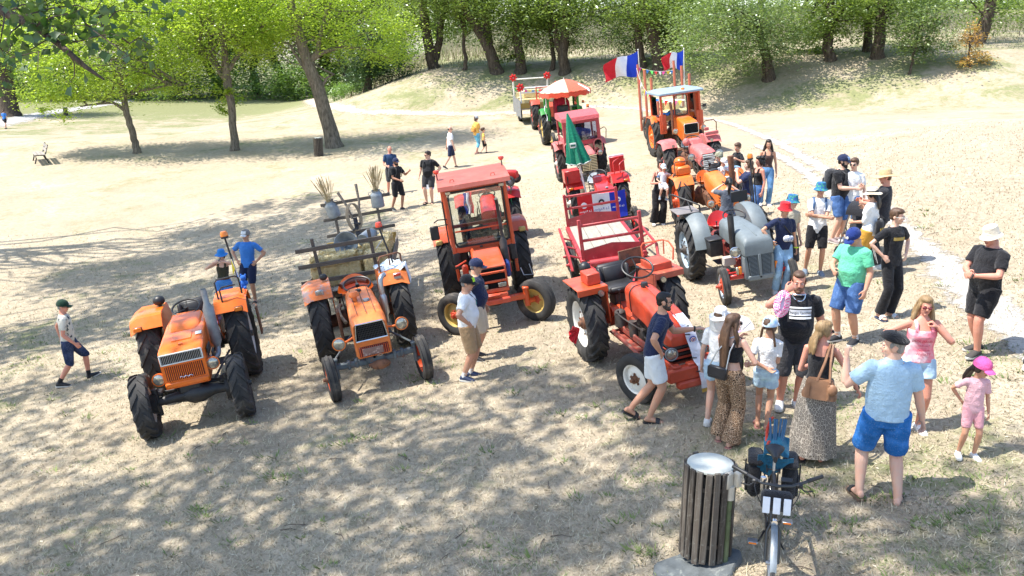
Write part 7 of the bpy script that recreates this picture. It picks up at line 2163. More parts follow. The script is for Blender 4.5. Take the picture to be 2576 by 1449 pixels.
def shoes(K,mat,kind='sneaker',sock=None,sole=None):
 for s in(-1,1):
  mb=MB(K.M);R=Euler((K.fp[s],0,K.fy[s])).to_matrix();a=K.ank[s]
  def q(x,y,z):return a+R@Vector((x,y,z-.085))
  if kind in('sneaker',):
   _foot(K,s,mb,.010);mb2=MB(K.M)
   o=mb.build('shoe',mat,K.root,60)
   pts=[(.046,.06),(.054,0),(.050,-.08),(.056,-.14),(.044,-.19),(.015,-.215),(-.02,-.213),(-.046,-.185),(-.056,-.14),(-.050,-.08),(-.054,0),(-.046,.06),(0,.085)]
   mb2.loft([[q(x,y,-.004) for x,y in pts],[q(x,y,.020) for x,y in pts]]);mb2.build('sole',sole or paint('pale_sole',(.55,.54,.50),.8),o,40)
  else:
   pts=[(.040,.07),(.046,0),(.044,-.08),(.052,-.14),(.042,-.19),(.012,-.212),(-.02,-.210),(-.044,-.185),(-.052,-.14),(-.044,-.08),(-.046,0),(-.040,.07),(0,.085)]
   mb.loft([[q(x,y,-.018) for x,y in pts],[q(x,y,.004) for x,y in pts]]);o=mb.build('sandal',mat if sole is None else sole,K.root,40)
   mb=MB(K.M);mb.sheet(lambda u,v:q(.054*math.cos(math.pi*v),-.085-.055*u,.006+.052*math.sin(math.pi*v)*(1.25-.3*u)),4,10,.006);mb.build('strap',mat,o,50)
  if sock:
   mb=MB(K.M);up=(K.knee[s]-a).normalized();mb.tube([a+Vector((0,0,-.03)),a+up*.03,a+up*.10],[.047,.043,.046],12);mb.build('sock',sock,K.root,50)
def chest_text(K,body,size,mat,z,x=0.0,inf=.030,back=False,name='lettering'):
 """flat lettering wrapped on the chest"""
 o=text_on(K.root,name,body,size,mat,(0,0,0),(0,0,0),.0008)
 wrap_chest(K,o,z,x,inf,back)
def wrap_chest(K,o,z,x=0,inf=.03,back=False):
 rows=trings(K)
 for v in o.data.vertices:
  xx,zz=v.co.x+x,v.co.y+z
  for i in range(len(rows)-1):
   if rows[i][0]<=zz<=rows[i+1][0]:
    t=(zz-rows[i][0])/(rows[i+1][0]-rows[i][0]);r=[rows[i][k]+(rows[i+1][k]-rows[i][k])*t for k in range(4)];break
  else:r=rows[6]
  rx,ry=r[1]+inf,r[2]+inf;y=ry*math.sqrt(max(.02,1-(min(abs(xx),rx*.98)/rx)**2.3))
  v.co=K.M@K.tor(-xx if back else xx,(y if back else-y)+r[3]+v.co.z*(1 if back else-1),zz)
def chest_patch(K,w,h,mat,z,x=0,inf=.028,back=False,name='print'):
 mb=MB();n,m=12,4
 vs=[(-w/2+w*i/n,-h/2+h*j/m,0) for i in range(n+1) for j in range(m+1)]
 mb.add(vs,[(i*(m+1)+j,(i+1)*(m+1)+j,(i+1)*(m+1)+j+1,i*(m+1)+j+1) for i in range(n) for j in range(m)])
 o=mb.build(name,mat,K.root,60);wrap_chest(K,o,z,x,inf,back)
 return o
def backpack(K,mat,straps=None):
 mb=MB(K.M)
 c=K.tor(0,K.B['chest'][1]+.10,1.25);mb.box(c,(.29,.15,.42),bev=.05);mb.box(c+Vector((0,.09,-.06)),(.22,.06,.2),bev=.025)
 o=mb.build('backpack',mat,K.root,50)
 for s in(-1,1):
  ch=K.B['chest'];mb=MB(K.M);i=.034
  mb.tube([K.tor(s*.10,ch[1]+i,1.38),K.tor(s*.105,.0,1.485),K.tor(s*.105,-ch[1]-i+.015,1.40),K.tor(s*.115,-ch[1]-i,1.28),K.tor(s*.15,-ch[1]*.6-i,1.14),K.tor(s*.155,ch[1]*.4,1.10)],.021,8,flat=.5);mb.build('shoulder_strap',straps or mat,o)
def phone(K,s,label,tilt=(0,0,0)):
 d,n,w=hand_frame(K,s,K.p.get('lpn' if s>0 else 'rpn'))
 o=thing('phone',label,'phone');o.location=K.root.location;o.rotation_euler=K.root.rotation_euler
 c=K.wri[s]+d*.10+n*.02;mb=MB(K.M@Matrix.Translation(c)@Matrix(((w.x,d.x,n.x),(w.y,d.y,n.y),(w.z,d.z,n.z))).to_4x4())
 mb.m(0).box((0,.03,.012),(.074,.15,.010),bev=.004);mb.m(1).box((0,.03,.0185),(.066,.14,.003));mb.build('phone_body',[blackp,paint('phone_screen',(.03,.035,.04),.1)],o)
def stand_at(u,v_head,h):
 """ground position whose standing figure of height h has its head top at the pixel"""
 lo,hi=4.0,90.0
 d=ray(u,v_head)
 for _ in range(40):
  m=(lo+hi)/2;p=d*(m/d.y);z=CAM_H+p.z
  if z-h>terrain(p.x,m):lo=m
  else:hi=m
 p=d*(lo/d.y)
 return on_ground(p.x,lo)
 # garment materials with prints

def voro_cloth(name,scale,base,line,lo,hi,feature='DISTANCE_TO_EDGE',inner=None,stretch=None):
 if name in MATS:return MATS[name]
 m,nt,bs=_nodes(name);v=nt.nodes.new('ShaderNodeTexVoronoi');v.feature=feature;v.inputs['Scale'].default_value=scale
 co=_coord(nt,'Object',stretch)
 dn=nt.nodes.new('ShaderNodeTexNoise');dn.inputs['Scale'].default_value=scale*.6;nt.links.new(co,dn.inputs['Vector'])
 mx=nt.nodes.new('ShaderNodeVectorMath');mx.operation='MULTIPLY_ADD';mx.inputs[1].default_value=(.6/scale,)*3
 nt.links.new(dn.outputs['Color'],mx.inputs[0]);nt.links.new(co,mx.inputs[2]);nt.links.new(mx.outputs[0],v.inputs['Vector'])
 f=_ramp(nt,v.outputs['Distance'],lo,hi)
 col=_mixc(nt,f,line,base)
 if inner:col=_mixc(nt,_ramp(nt,v.outputs['Distance'],hi*1.6,hi*2.1),col,inner)
 nt.links.new(col,bs.inputs['Base Color']);bs.inputs['Roughness'].default_value=.9;bs.inputs['Specular IOR Level'].default_value=.1
 _bump(nt,bs,_noise(nt,co,14,4,.6,1),.25,.02)
 MATS[name]=m
 return m
def denim(name,c):
 if name in MATS:return MATS[name]
 m,nt,bs=_nodes(name);co=_coord(nt);n1=_noise(nt,co,5,3,.6);n2=_noise(nt,co,90,3,.6)
 col=_mixc(nt,_ramp(nt,n1,.45,.75),c,tuple(min(1,x*1.9+.03) for x in c));col=_mixc(nt,_ramp(nt,n2,.55,.75,0,.35),col,(.4,.45,.52))
 nt.links.new(col,bs.inputs['Base Color']);bs.inputs['Roughness'].default_value=.9;bs.inputs['Specular IOR Level'].default_value=.1
 _bump(nt,bs,_noise(nt,co,16,4,.6,1),.35,.02);MATS[name]=m
 return m
c_black,c_navy,c_white=cloth('black_cotton',(.016,.016,.019)),cloth('navy_cotton',(.016,.024,.065)),cloth('white_cotton',(.76,.77,.77))
c_dgrey,c_tan,c_blue=cloth('charcoal_cotton',(.045,.045,.05)),cloth('tan_chino',(.40,.255,.135)),cloth('sky_blue_cotton',(.05,.21,.62))
d_blue,d_light,d_dark,d_pale=denim('denim_blue',(.05,.11,.26)),denim('denim_light',(.22,.36,.52)),denim('denim_dark',(.018,.03,.075)),denim('denim_pale',(.38,.52,.66))
sh_black,sh_navy,sh_white,sh_grey=paint('black_shoe',(.018,.018,.02),.6),paint('navy_shoe',(.02,.035,.09),.6),paint('white_shoe',(.70,.70,.68),.6),paint('grey_blue_shoe',(.16,.21,.27),.7)
sock_w,sock_b=cloth('white_sock',(.72,.72,.70)),cloth('black_sock',(.02,.02,.022))
m_straw=paint('straw_hat',(.52,.38,.20),.85,var=.25,scale=30,bump=.5,bscale=60)
m_bucket=voro_cloth('printed_bucket_hat',26,(.03,.22,.25),(.30,.42,.06),.10,.30,'F1',(.05,.10,.30))
palm=voro_cloth('palm_print_cotton',9.5,(.06,.075,.085),(.06,.075,.085),.0,.01,'F1')
def palm_print():
 m,nt,bs=_nodes('palm_print_shirt');co=_coord(nt);v=nt.nodes.new('ShaderNodeTexVoronoi');v.feature='F1';v.inputs['Scale'].default_value=9;v.inputs['Randomness'].default_value=.55
 nt.links.new(co,v.inputs['Vector'])
 n=_noise(nt,co,45,3,.6);ad=nt.nodes.new('ShaderNodeMath');ad.operation='ADD';nt.links.new(v.outputs['Distance'],ad.inputs[0]);nt.links.new(_ramp(nt,n,.3,.7,-.16,.16),ad.inputs[1])
 nt.links.new(_mixc(nt,_ramp(nt,ad.outputs[0],.26,.31),(.05,.065,.075),(.56,.54,.47)),bs.inputs['Base Color']);bs.inputs['Roughness'].default_value=.9
 _bump(nt,bs,_noise(nt,co,14,4,.6,1),.3,.02)
 return m
m_palm=palm_print()
m_leopard=voro_cloth('leopard_print',32,(.015,.012,.010),(.46,.31,.20),.06,.13,'DISTANCE_TO_EDGE',(.30,.175,.10))
m_snake=voro_cloth('snake_print',25,(.105,.09,.075),(.42,.37,.31),.05,.11,'DISTANCE_TO_EDGE',(.22,.19,.16),(1.5,1.5,.8))
m_tie=None
# ------------------------------------------------------------------ the individual figures (front faces -Y before turning)

AK=dict(lh=(.235,-.05,1.03),le=(1,.55,-.1),lpn=(-.5,.6,-.3),rh=(-.235,-.05,1.03),re=(-1,.55,-.1),rpn=(.5,.6,-.3),lc=.35,rc=.35)
def AKL(w=.0):return dict(lh=(.235+w,-.05,1.03),le=(1,.55,-.1),lpn=(-.5,.6,-.3),lc=.35)
def AKR(w=.0):return dict(rh=(-.235-w,-.05,1.03),re=(-1,.55,-.1),rpn=(.5,.6,-.3),rc=.35)
# walker in palm-print shirt

K=figure('person in palm-print shirt, navy shorts and dark green cap striding across the lawn',(180,965),1.74,112,dict(belly=.02),dict(lf=(.09,-.34,.03),lfp=-22,rf=(-.09,.18),hips=(0,-.03,-.03),lh=(.25,.10,.88),rh=(-.27,-.18,.90),re=(-.3,1,-.2),head=(-8,4,0)),'c')
top(K,m_palm,.86);bottom(K,d_dark,1.05,.026);cap(K,cloth('dark_green_cap',(.012,.04,.025)),badge=whitep);hair(K,'crop',HG);face(K,HG,glasses='dark');shoes(K,sh_black,sock=sock_b)
# blue t-shirt

K=figure('smiling person in bright blue t-shirt and white-fronted cap, hands on hips',(632,762),1.80,-6,None,dict(AK,head=(-10,2,0)),'a',.010)
top(K,c_blue,.88);bottom(K,c_navy,.98,.026);cap(K,paint('grey_cap',(.20,.19,.18),.8),panel=c_white,visor=c_white);hair(K,'crop',HD);face(K,HD,smile=1.2);shoes(K,sh_black,'sandal')
# photographer behind the first tractor

K=figure('person in blue bucket hat and olive tank top photographing with a phone',stand_at(556,628,1.64),1.64,5,FEM,dict(rh=(-.13,-.26,1.50),re=(-1,.2,-.8),lh=(.05,-.27,1.52),le=(1,.1,-.2),head=(-12,6,0)),'b',.010)
top(K,cloth('olive_tank',(.045,.045,.03)),1.02,'tank');bottom(K,cloth('bright_blue_shorts',(.06,.22,.58)),.8,.024,.015);hat(K,cloth('blue_hat',(.03,.22,.60)),'wide');hair(K,'bobback',HB);face(K);shoes(K,sh_black);phone(K,-1,'dark phone held up by the person in the blue hat')
# two men by the cab tractor

K=figure('person in white t-shirt, tan shorts and black and lime cap, hand on hip',(1177,952),1.73,84,dict(STOUT,sh=.19,belly=.03),dict(AKR(),lf=(.10,-.05),rf=(-.10,.03),lh=(.25,-.05,.86),head=(4,6,0)),'a')
top(K,c_white,.90,loose=.02);bottom(K,c_tan,.98,.030,.008);cap(K,c_black,panel=cloth('lime_panel',(.42,.75,.03)));hair(K,'crop',HG);face(K,HG,glasses='dark');shoes(K,sh_navy,sock=sock_w)
mb=MB(K.M);mb.tube([K.tor(-.10,-.06,1.485),K.tor(-.02,-.155,1.36),K.tor(.12,-.14,1.12)],.014,6,flat=.4);mb.build('bag_strap',blackp,K.root)
chest_patch(K,.11,.08,paint('teal_print',(.05,.35,.40),.8),1.32,.02,.026)
K=figure('person in navy t-shirt and navy cap standing just behind the white t-shirt',(1199,902),1.76,82,STOUT,dict(rh=(-.22,.12,.92),lh=(.24,-.1,.9),head=(6,6,0)),'a')
top(K,c_navy,.90);bottom(K,cloth('pale_beige_shorts',(.55,.46,.35)),.98,.03);cap(K,c_navy);hair(K,'crop',HG);face(K,HG,glasses='dark');shoes(K,sh_black,sock=sock_w)
# group on the lawn

K=figure('bald person in patterned navy shirt talking beside the wagon',stand_at(980,368,1.78),1.78,20,None,dict(lh=(.10,-.30,1.12),rh=(-.16,-.24,1.06),head=(0,0,0)),'c',.013)
top(K,voro_cloth('navy_pattern_shirt',30,(.03,.06,.13),(.10,.17,.28),.1,.25,'F1'),.86);bottom(K,c_dgrey,1.0,.025);face(K,HD);shoes(K,sh_black)
K=figure('person in black with backpack and dark cap gesturing with one raised hand',(1000,528),1.76,48,None,dict(rf=(-.10,.12),lf=(.12,-.12),lh=(.20,-.42,1.34),le=(.2,.2,-1),rh=(-.12,-.30,1.05),head=(0,0,0)),'d',.013)
top(K,c_black,.86);bottom(K,c_black,1.0,.034);cap(K,c_navy);hair(K,'short',HK);face(K,HK,beard=HK);shoes(K,sh_black);backpack(K,c_dgrey)
K=figure('person in black polo whose dark shorts carry red, white and blue bands',(1080,512),1.79,-12,STOUT,dict(AKL(),rh=(-.32,-.04,.90),head=(-48,4,0)),'b',.013)
top(K,c_black,.88);bottom(K,c_dgrey,.85,.028);hair(K,'short',HD);face(K,HD,glasses='dark');shoes(K,sh_black,'sandal')
for i,m in enumerate((fr,fw_,fb)):
 mb=MB(K.M);mb.sheet(lambda u,v:Vector((-.20+.40*(i+u)/3,-.125-.02*math.sin((i+u)/3*3.14),.66-.15*v)),4,4,.006);mb.build('shorts_band',m,K.root,60)
backpack(K,c_black)
K=figure('person in white t-shirt and navy shorts walking over the sunny lawn',(1134,423),1.72,104,None,dict(lf=(.09,-.26),rf=(-.09,.26,.03),rfp=25,lh=(.26,.12,.86),rh=(-.26,-.12,.86),head=(-20,0,0)),'b',.014)
top(K,c_white,.84);bottom(K,c_navy,.95,.028);hair(K,'balding',HD);face(K,HD,glasses='dark');shoes(K,sh_black)
K=figure('person in yellow top, grey cap and blue cropped jeans holding a child near',(1199,387),1.68,125,FEM,dict(lf=(.08,-.1),rf=(-.08,.08),rh=(-.05,-.34,1.02),lh=(.24,-.05,.9)),'b',.014)
top(K,cloth('yellow_cotton',(.80,.46,.11)),.84);bottom(K,denim('aqua_jeans',(.12,.36,.52)),1.45,.016);cap(K,cloth('grey_cap_cloth',(.42,.43,.46)));hair(K,'bobback',HB);face(K);shoes(K,cloth('pink_shoe',(.5,.28,.22)))
mb=MB(K.M);mb.box(K.tor(0,.17,1.12),(.28,.12,.22),bev=.04);mb.build('backpack',cloth('orange_pack',(.60,.26,.05)),K.root)
K=figure('small child in yellow t-shirt and black shorts walking on the lawn',(1216,386),1.10,105,KID,dict(lf=(.08,-.26),rf=(-.08,.2,.02),hips=(0,0,-.03)),'b',.02)
top(K,cloth('yellow_cotton',(.80,.46,.11)),.88);bottom(K,c_black,.95,.03);hair(K,'short',HB);face(K);shoes(K,sh_black)
K=figure('walker in bright blue t-shirt and black shorts on the paved path',(15,324),1.74,175,None,dict(lf=(.08,-.2),rf=(-.08,.2)),'b',.02)
top(K,c_blue,.86);bottom(K,c_black,.8,.03);hair(K,'short',HB);shoes(K,sh_black);face(K)
# leaning on the red-orange tractor

K=figure('person in navy t-shirt and white shorts leaning an arm on the red hood',(1640,1056),1.80,84,dict(arm=1.1,leg=1.05),dict(AKR(.0),rf=(-.08,.02),lf=(.06,.26,.05),lfp=28,lk=(.1,-1,0),hips=(0,.02,-.01),lean=(.02,-.10),lh=(.16,-.50,1.22),le=(.3,.5,-1),lc=.3,lpn=(0,.2,-1),head=(6,4,0),rfy=-8),'a',.0075)
top(K,c_navy,.90);bottom(K,cloth('white_shorts',(.70,.74,.76)),.80,.026,.01);hair(K,'crop',HK);face(K,HK,glasses='dark',beard=hairmat('stubble',(.05,.035,.03)));shoes(K,sh_black,'sandal')
chest_patch(K,.10,.10,paint('green_print',(.05,.55,.08),.8),1.26,.08,.024)
mb=MB(K.M);mb.tube([K.wri[1]+Vector((.032*math.cos(a),.0,.032*math.sin(a))) for a in[i*.52 for i in range(12)]],.012,6,True);mb.build('wrist_watch',blackp,K.root)
# women near the nose of the tractor

K=figure('person in wide white sun hat with neck flap, white top and denim shorts',stand_at(1816,774,1.60),1.60,150,FEM,dict(rh=(-.20,-.1,1.08),head=(-10,-8,0)),'b')
top(K,c_white,.98,'short');bottom(K,d_pale,.55,.024,.01);hat(K,cloth('white_sun_hat',(.76,.76,.74)),'wide');hair(K,'bobback',HB);face(K);shoes(K,sh_white)
mb=MB(K.H);mb.sheet(lambda u,v:Vector((-.13+.26*v,.10+.05*math.sin(v*3.14)-.02*u,1.66-.22*u)),5,8,.006);mb.build('neck_flap',MATS['white_sun_hat'],K.root,60)
K=figure('person with waist-long brown hair, black crop top and flared leopard trousers',(1824,1112),1.68,138,dict(FEM,waist=(.108,.082)),dict(lf=(.10,-.05),rf=(-.12,.06),rh=(-.17,-.20,1.06),re=(-1,.5,-.4),lh=(.10,-.36,1.32),le=(.6,.2,-1),head=(-38,0,0)),'b',.0075)
top(K,c_black,1.13,'tank',fold=.006);bottom(K,m_leopard,1.97,.022,.055,.018,1.07,'trousers');hair(K,'longer',HB);face(K,HB,glasses='dark');shoes(K,paint('pink_sandal',(.55,.25,.22),.6),'sandal')
def hand_fan(K,s):
 o=thing('hand_fan','open white folding fan with lilac ribs held by the leopard trousers wearer','fan');o.location=K.root.location;o.rotation_euler=K.root.rotation_euler
 c=K.M@(K.wri[s]+Vector((.02,-.06,.05)))
 for k in range(12):
  a=rad(-10+14*k);b=rad(-10+14*(k+1));mb=MB()
  mb.sheet(lambda u,v:c+Vector((math.cos(a+(b-a)*v)*(.05+.17*u)*.95,-.1*(.05+.17*u)+(.006 if k%2 else 0),math.sin(a+(b-a)*v)*(.05+.17*u))),3,2,.003);mb.build('fan_leaf',cloth('fan_white',(.76,.75,.78)),o)
  mb=MB();mb.tube([c,c+Vector((math.cos(a)*.14,-.02,math.sin(a)*.14))],.003,5);mb.build('fan_rib',paint('fan_rib',(.5,.42,.65),.6),o)
hand_fan(K,1)
def handbag(K,c,d,mat,label,strap_pts,buckle=None,slouch=False):
 o=thing('handbag',label,'bag');o.location=K.root.location;o.rotation_euler=K.root.rotation_euler
 mb=MB(K.M)
 if slouch:
  rings=[]
  for i in range(7):
   t=i/6;sc=1-.30*t**2+.05*math.sin(t*9)
   rings.append([Vector(c)+Vector((d[0]/2*sc*math.copysign(abs(math.cos(a))**.6,math.cos(a)),d[1]/2*(1-.35*t)*math.copysign(abs(math.sin(a))**.6,math.sin(a)),-d[2]/2+d[2]*t)) for a in[2*math.pi*j/20 for j in range(20)]])
  mb.loft(rings)
  b=mb.build('bag_body',mat,o,60)
  for s in(-.28,.30):
   mb=MB(K.M);mb.tube([Vector(c)+Vector((d[0]*s,d[1]*.53*sg,z)) for sg in(1,) for z in(-d[2]*.4,0,d[2]*.35)],.016,6,flat=.4);mb.build('bag_seam',mat,b)
  mb=MB(K.M);mb.ball(Vector(c)+Vector((-d[0]*.38,d[1]*.45,d[2]*.1)),(.06,.03,.07),10,8);mb.build('side_pocket',mat,b,60)
 else:
  mb.box(c,d,bev=.015);b=mb.build('bag_body',mat,o,40)
  mb=MB(K.M);mb.box(Vector(c)+Vector((0,d[1]*.5+.004,d[2]*.12)),(d[0]*.96,.008,d[2]*.7),bev=.003);mb.build('bag_flap',mat,b)
 for p in strap_pts:
  mb=MB(K.M);mb.tube(p,.010 if not slouch else.016,6);mb.build('bag_strap',buckle or mat,b)
handbag(K,(.07,.19,1.00),(.26,.07,.16),paint('black_leather',(.018,.018,.022),.35),'small black leather shoulder bag on a chain strap',[[(-.05,.20,1.06),(-.06,.15,1.3),(-.09,.04,1.475),(-.08,-.10,1.40)],[(.19,.20,1.06),(.12,.16,1.25),(.0,.10,1.44),(-.07,.04,1.475)]],steel)
K=figure('child with two braids, pale blue cap, white t-shirt and denim shorts',(1916,1076),1.44,158,dict(TEEN,head=1.15),dict(lf=(.07,-.05),rf=(-.07,.05),lh=(-.02,.14,1.02),le=(1,.2,-.2),rh=(-.05,-.22,1.06),head=(-22,0,0)),'a')
top(K,c_white,.98);bottom(K,d_pale,.58,.028,.012);cap(K,voro_cloth('tie_dye_cap',12,(.62,.72,.80),(.30,.52,.78),.1,.5,'F1'));hair(K,'braids',HB);face(K,HB);shoes(K,paint('pink_sandal',(.55,.25,.22),.6),'sandal')
K=figure('person in long snake-print skirt and black top with wavy blond hair tied back',(2040,1156),1.70,152,FEM,dict(lf=(.10,.02),rf=(-.12,-.03),rh=(-.42,-.14,.93),re=(-.4,.8,.2),lh=(.12,-.25,1.12),head=(-52,2,0)),'c',.0075)
top(K,c_black,1.0,'tank',fold=.008);skirt(K,m_snake,.11,.17,.25);hair(K,'lowpony',HBL);face(K,HB,glasses='dark',smile=1.0);shoes(K,sh_black,'sandal')
mb=MB(K.M);w=K.wri[-1];d=(w-K.elb[-1]).normalized();mb.tube([w-d*.03+Vector((.03*math.cos(a),0,.03*math.sin(a))) for a in[i*.52 for i in range(12)]],.008,6,True);mb.build('wrist_watch',blackp,K.root)
handbag(K,(-.05,.225,1.00),(.38,.13,.23),paint('brown_leather_bag',(.25,.125,.065),.5,var=.25,bump=.3,bscale=25),'large slouchy brown leather shoulder bag',[[(-.16,.26,1.10),(-.14,.20,1.32),(-.13,.05,1.485),(-.12,-.08,1.42),(-.10,-.02,1.2)],[(-.02,.26,1.10),(-.08,.20,1.32),(-.10,.06,1.488),(-.10,-.07,1.42)]],None,True)
# big man in black

K=figure('broad person in black t-shirt with white lettered stripes, pink checked cloth in hand',stand_at(2012,684,1.84),1.84,-8,BIG,dict(rh=(-.19,-.30,1.58),re=(-1,-.2,-.8),rc=1.0,rpn=(.3,1,0),lh=(.34,-.06,.90),head=(-6,6,0)),'c',.0075)
top(K,c_black,.88);bottom(K,c_dgrey,1.0,.034);hair(K,'crop',HB);face(K,HB,smile=1.2,beard=hairmat('stubble_brown',(.16,.08,.045)));shoes(K,sh_white)
wp_=paint('print_white',(.70,.70,.68),.8)
for z in(1.345,1.225):chest_patch(K,.26,.022,wp_,z,.02,.030)
chest_patch(K,.26,.07,paint('print_grey',(.62,.63,.66),.8),1.285,.02,.029)
chest_text(K,'Sergio Tacchini',.042,paint('print_black',(.015,.015,.02),.7),1.285,.02,.034)
mb=MB(K.M);mb.tube([K.tor(.075*math.sin(a),-.055-.115*max(0,math.cos(a))+.05*min(0,math.cos(a)),1.49-.06*max(0,math.cos(a))) for a in[2*math.pi*i/24 for i in range(24)]],.007,6,True);mb.build('neck_chain',chrome,K.root)
def checked_cloth(K):
 o=thing('checked_slipper_cloth','oval pink and white checked cloth fan held up in one hand','cloth');o.location=K.root.location;o.rotation_euler=K.root.rotation_euler
 m,nt,bs=_nodes('pink_check');ck=nt.nodes.new('ShaderNodeTexChecker');ck.inputs['Scale'].default_value=55;ck.inputs['Color1'].default_value=(.75,.06,.26,1);ck.inputs['Color2'].default_value=(.76,.62,.66,1)
 nt.links.new(_coord(nt),ck.inputs['Vector']);nt.links.new(ck.outputs[0],bs.inputs['Base Color']);bs.inputs['Roughness'].default_value=.9
 c=K.M@(K.wri[-1]+Vector((-.05,-.09,-.13)))
 M=Matrix.Translation(c)@Euler((rad(-8),rad(8),0)).to_matrix().to_4x4()
 mb=MB(M);mb.sheet(lambda u,v:Vector(((.025+.075*u)*math.cos(2*math.pi*v),-.02*math.cos(math.pi*u)+.008*math.sin(40*v),(.09+.085*u)*math.sin(2*math.pi*v))),4,40,.008);mb.build('checked_rim',m,o,60)
 mb=MB(M);mb.loft([[(.045*math.cos(a),y,.11*math.sin(a)) for a in[2*math.pi*j/20 for j in range(20)]] for y in(-.004,.004)]);mb.build('pale_centre',paint('lilac_centre',(.55,.45,.60),.7),o)
checked_cloth(K)
# beret man seen from behind

K=figure('stout person in black beret, pale blue shirt and blue shorts, fist raised',(2205,1254),1.84,172,dict(STOUT,belly=.03,chest=(.175,.128),sh=.196),dict(lf=(.17,-.04),rf=(-.17,.08),rfy=-22,lfy=14,lh=(.40,-.12,1.44),le=(1,-.1,-1.4),lc=1.35,lpn=(-1,-.3,0),rh=(-.36,-.06,.84),re=(-.6,1,0),head=(74,2,0),hips=(0,0,-.015)),'b',.0075)
top(K,cloth('pale_blue_linen',(.36,.52,.66),.08),.90,'short',.028,.020,name='shirt');bottom(K,denim('bright_blue_shorts_denim',(.018,.12,.36)),.95,.032,.012);hair(K,'crop',HG);face(K,HG);shoes(K,sh_black,'sandal',sole=paint('brown_sole',(.14,.09,.06),.8))
mb=MB(K.H);mb.lathe([(.001,1.79),(.05,1.785),(.10,1.762),(.128,1.73),(.118,1.708),(.085,1.70),(.001,1.70)],22,'Z',(0,.012,-.012));mb.ball((0,.012,1.785),(.006,.006,.014),6,5)
for i in range(len(mb.v)):p=K.H.inverted()@Vector(mb.v[i]);p.z-=.25*(p.y-.0)*.9;p.x+=.01;mb.v[i]=tuple(K.H@p)
mb.build('beret',cloth('black_felt',(.010,.010,.012)),K.root,60)
mb=MB(K.M);mb.loft([[K.tor(r*1.0*math.cos(a),.012+r*math.sin(a),z) for a in[2*math.pi*j/16 for j in range(16)]] for(z,r) in((1.47,.092),(1.51,.080),(1.52,.074))]);mb.build('collar',MATS['pale_blue_linen'],K.root,60)
# pink tank top

m,nt,bs=_nodes('pink_tie_dye');nt.links.new(_mixc(nt,_ramp(nt,_noise(nt,_coord(nt),7,3,.6),.4,.62),(.80,.20,.26),(.82,.58,.60)),bs.inputs['Base Color']);bs.inputs['Roughness'].default_value=.9;m_tie=m
K=figure('smiling person in pink printed tank top and red sunglasses, hand on hip',stand_at(2330,744,1.68),1.68,-6,dict(FEM,chest=(.155,.11),waist=(.145,.105),hip=(.175,.12),arm=1.0),dict(rh=(-.22,.06,1.04),re=(-1,.3,.35),rc=.5,lh=(.13,-.12,1.40),le=(1,-.2,-1),lc=1.1,lpn=(-1,.3,0),head=(-4,2,4)),'c',.0075)
top(K,m_tie,.94,'tank',.022);bottom(K,d_pale,.50,.026,.012);hair(K,'long',HBL);face(K,HB,smile=1.3,glasses='red');shoes(K,sh_white)
pm_=paint('print_crimson',(.42,.03,.07),.8)
chest_text(K,"JACK DANIEL'S",.040,pm_,1.215,0,.030);chest_text(K,'OLD No.7',.030,pm_,1.16,0,.034);chest_text(K,'Tennessee',.034,pm_,1.105,0,.034);chest_text(K,'WHISKEY',.040,pm_,1.055,0,.034)
# little girl in pink

pk=cloth('pale_pink_cotton',(.72,.42,.46));
K=figure('little child in pale pink t-shirt and shorts with a bright pink cap',(2430,1150),1.12,-6,KID,dict(rh=(-.16,.16,1.0),re=(-1,.6,0),lh=(.25,-.02,.86),head=(34,14,0),lf=(.12,-.02),rf=(-.12,.03)),'a',.010)
top(K,pk,.84,'short',.018);bottom(K,cloth('pink_cycling_shorts',(.74,.36,.40)),.78,.014);cap(K,cloth('hot_pink',(.78,.12,.36)));hair(K,'lowpony',HD);face(K,HD,smile=-.3);shoes(K,sh_white)
text_on(K.root,'lettering','NY',.05,paint('print_crimson',(.42,.03,.07),.8),(0,0,0),(0,0,0),.001)
lt=[o for o in K.root.children if o.name.startswith('lettering')][0];lt.matrix_local=K.H@Matrix.Translation(Vector((0,-.126,1.708)))@Euler((rad(72),0,0)).to_matrix().to_4x4()
# right-hand phone user

K=figure('person in black t-shirt and cream hat reading a phone by the gravel path',(2456,888),1.80,-72,STOUT,dict(rh=(.0,-.34,1.16),re=(-1,.3,-.6),lh=(.12,-.32,1.14),le=(1,.2,-.8),head=(0,18,0),lf=(.10,-.12),rf=(-.10,.10)),'c')
top(K,c_black,.86,'short',.026);bottom(K,c_black,.88,.032);hat(K,cloth('cream_hat',(.60,.54,.44)),'bucket');hair(K,'crop',HD);face(K,HD);shoes(K,paint('dark_boot',(.05,.045,.04),.7));phone(K,-1,'phone in the hand of the cream-hatted reader')
# green t-shirt

K=figure('person in mint green t-shirt, denim shorts and blue cap looking down at a phone',(2127,860),1.78,-58,dict(STOUT,sh=.195,belly=.03),dict(rh=(-.06,-.36,1.14),re=(-1,.3,-.6),lh=(.30,-.08,.88),head=(0,30,0),lf=(.12,.04),rf=(-.12,-.06)),'a')
top(K,cloth('mint_cotton',(.13,.55,.33),.08),.88,'short',.024);bottom(K,d_blue,.98,.034,.006);cap(K,cloth('royal_cap',(.015,.035,.17)),badge=whitep);hair(K,'crop',HK);face(K,HK);shoes(K,sh_black,sock=sock_w);phone(K,-1,'phone held by the mint green t-shirt wearer')
# teenager with hands on hips

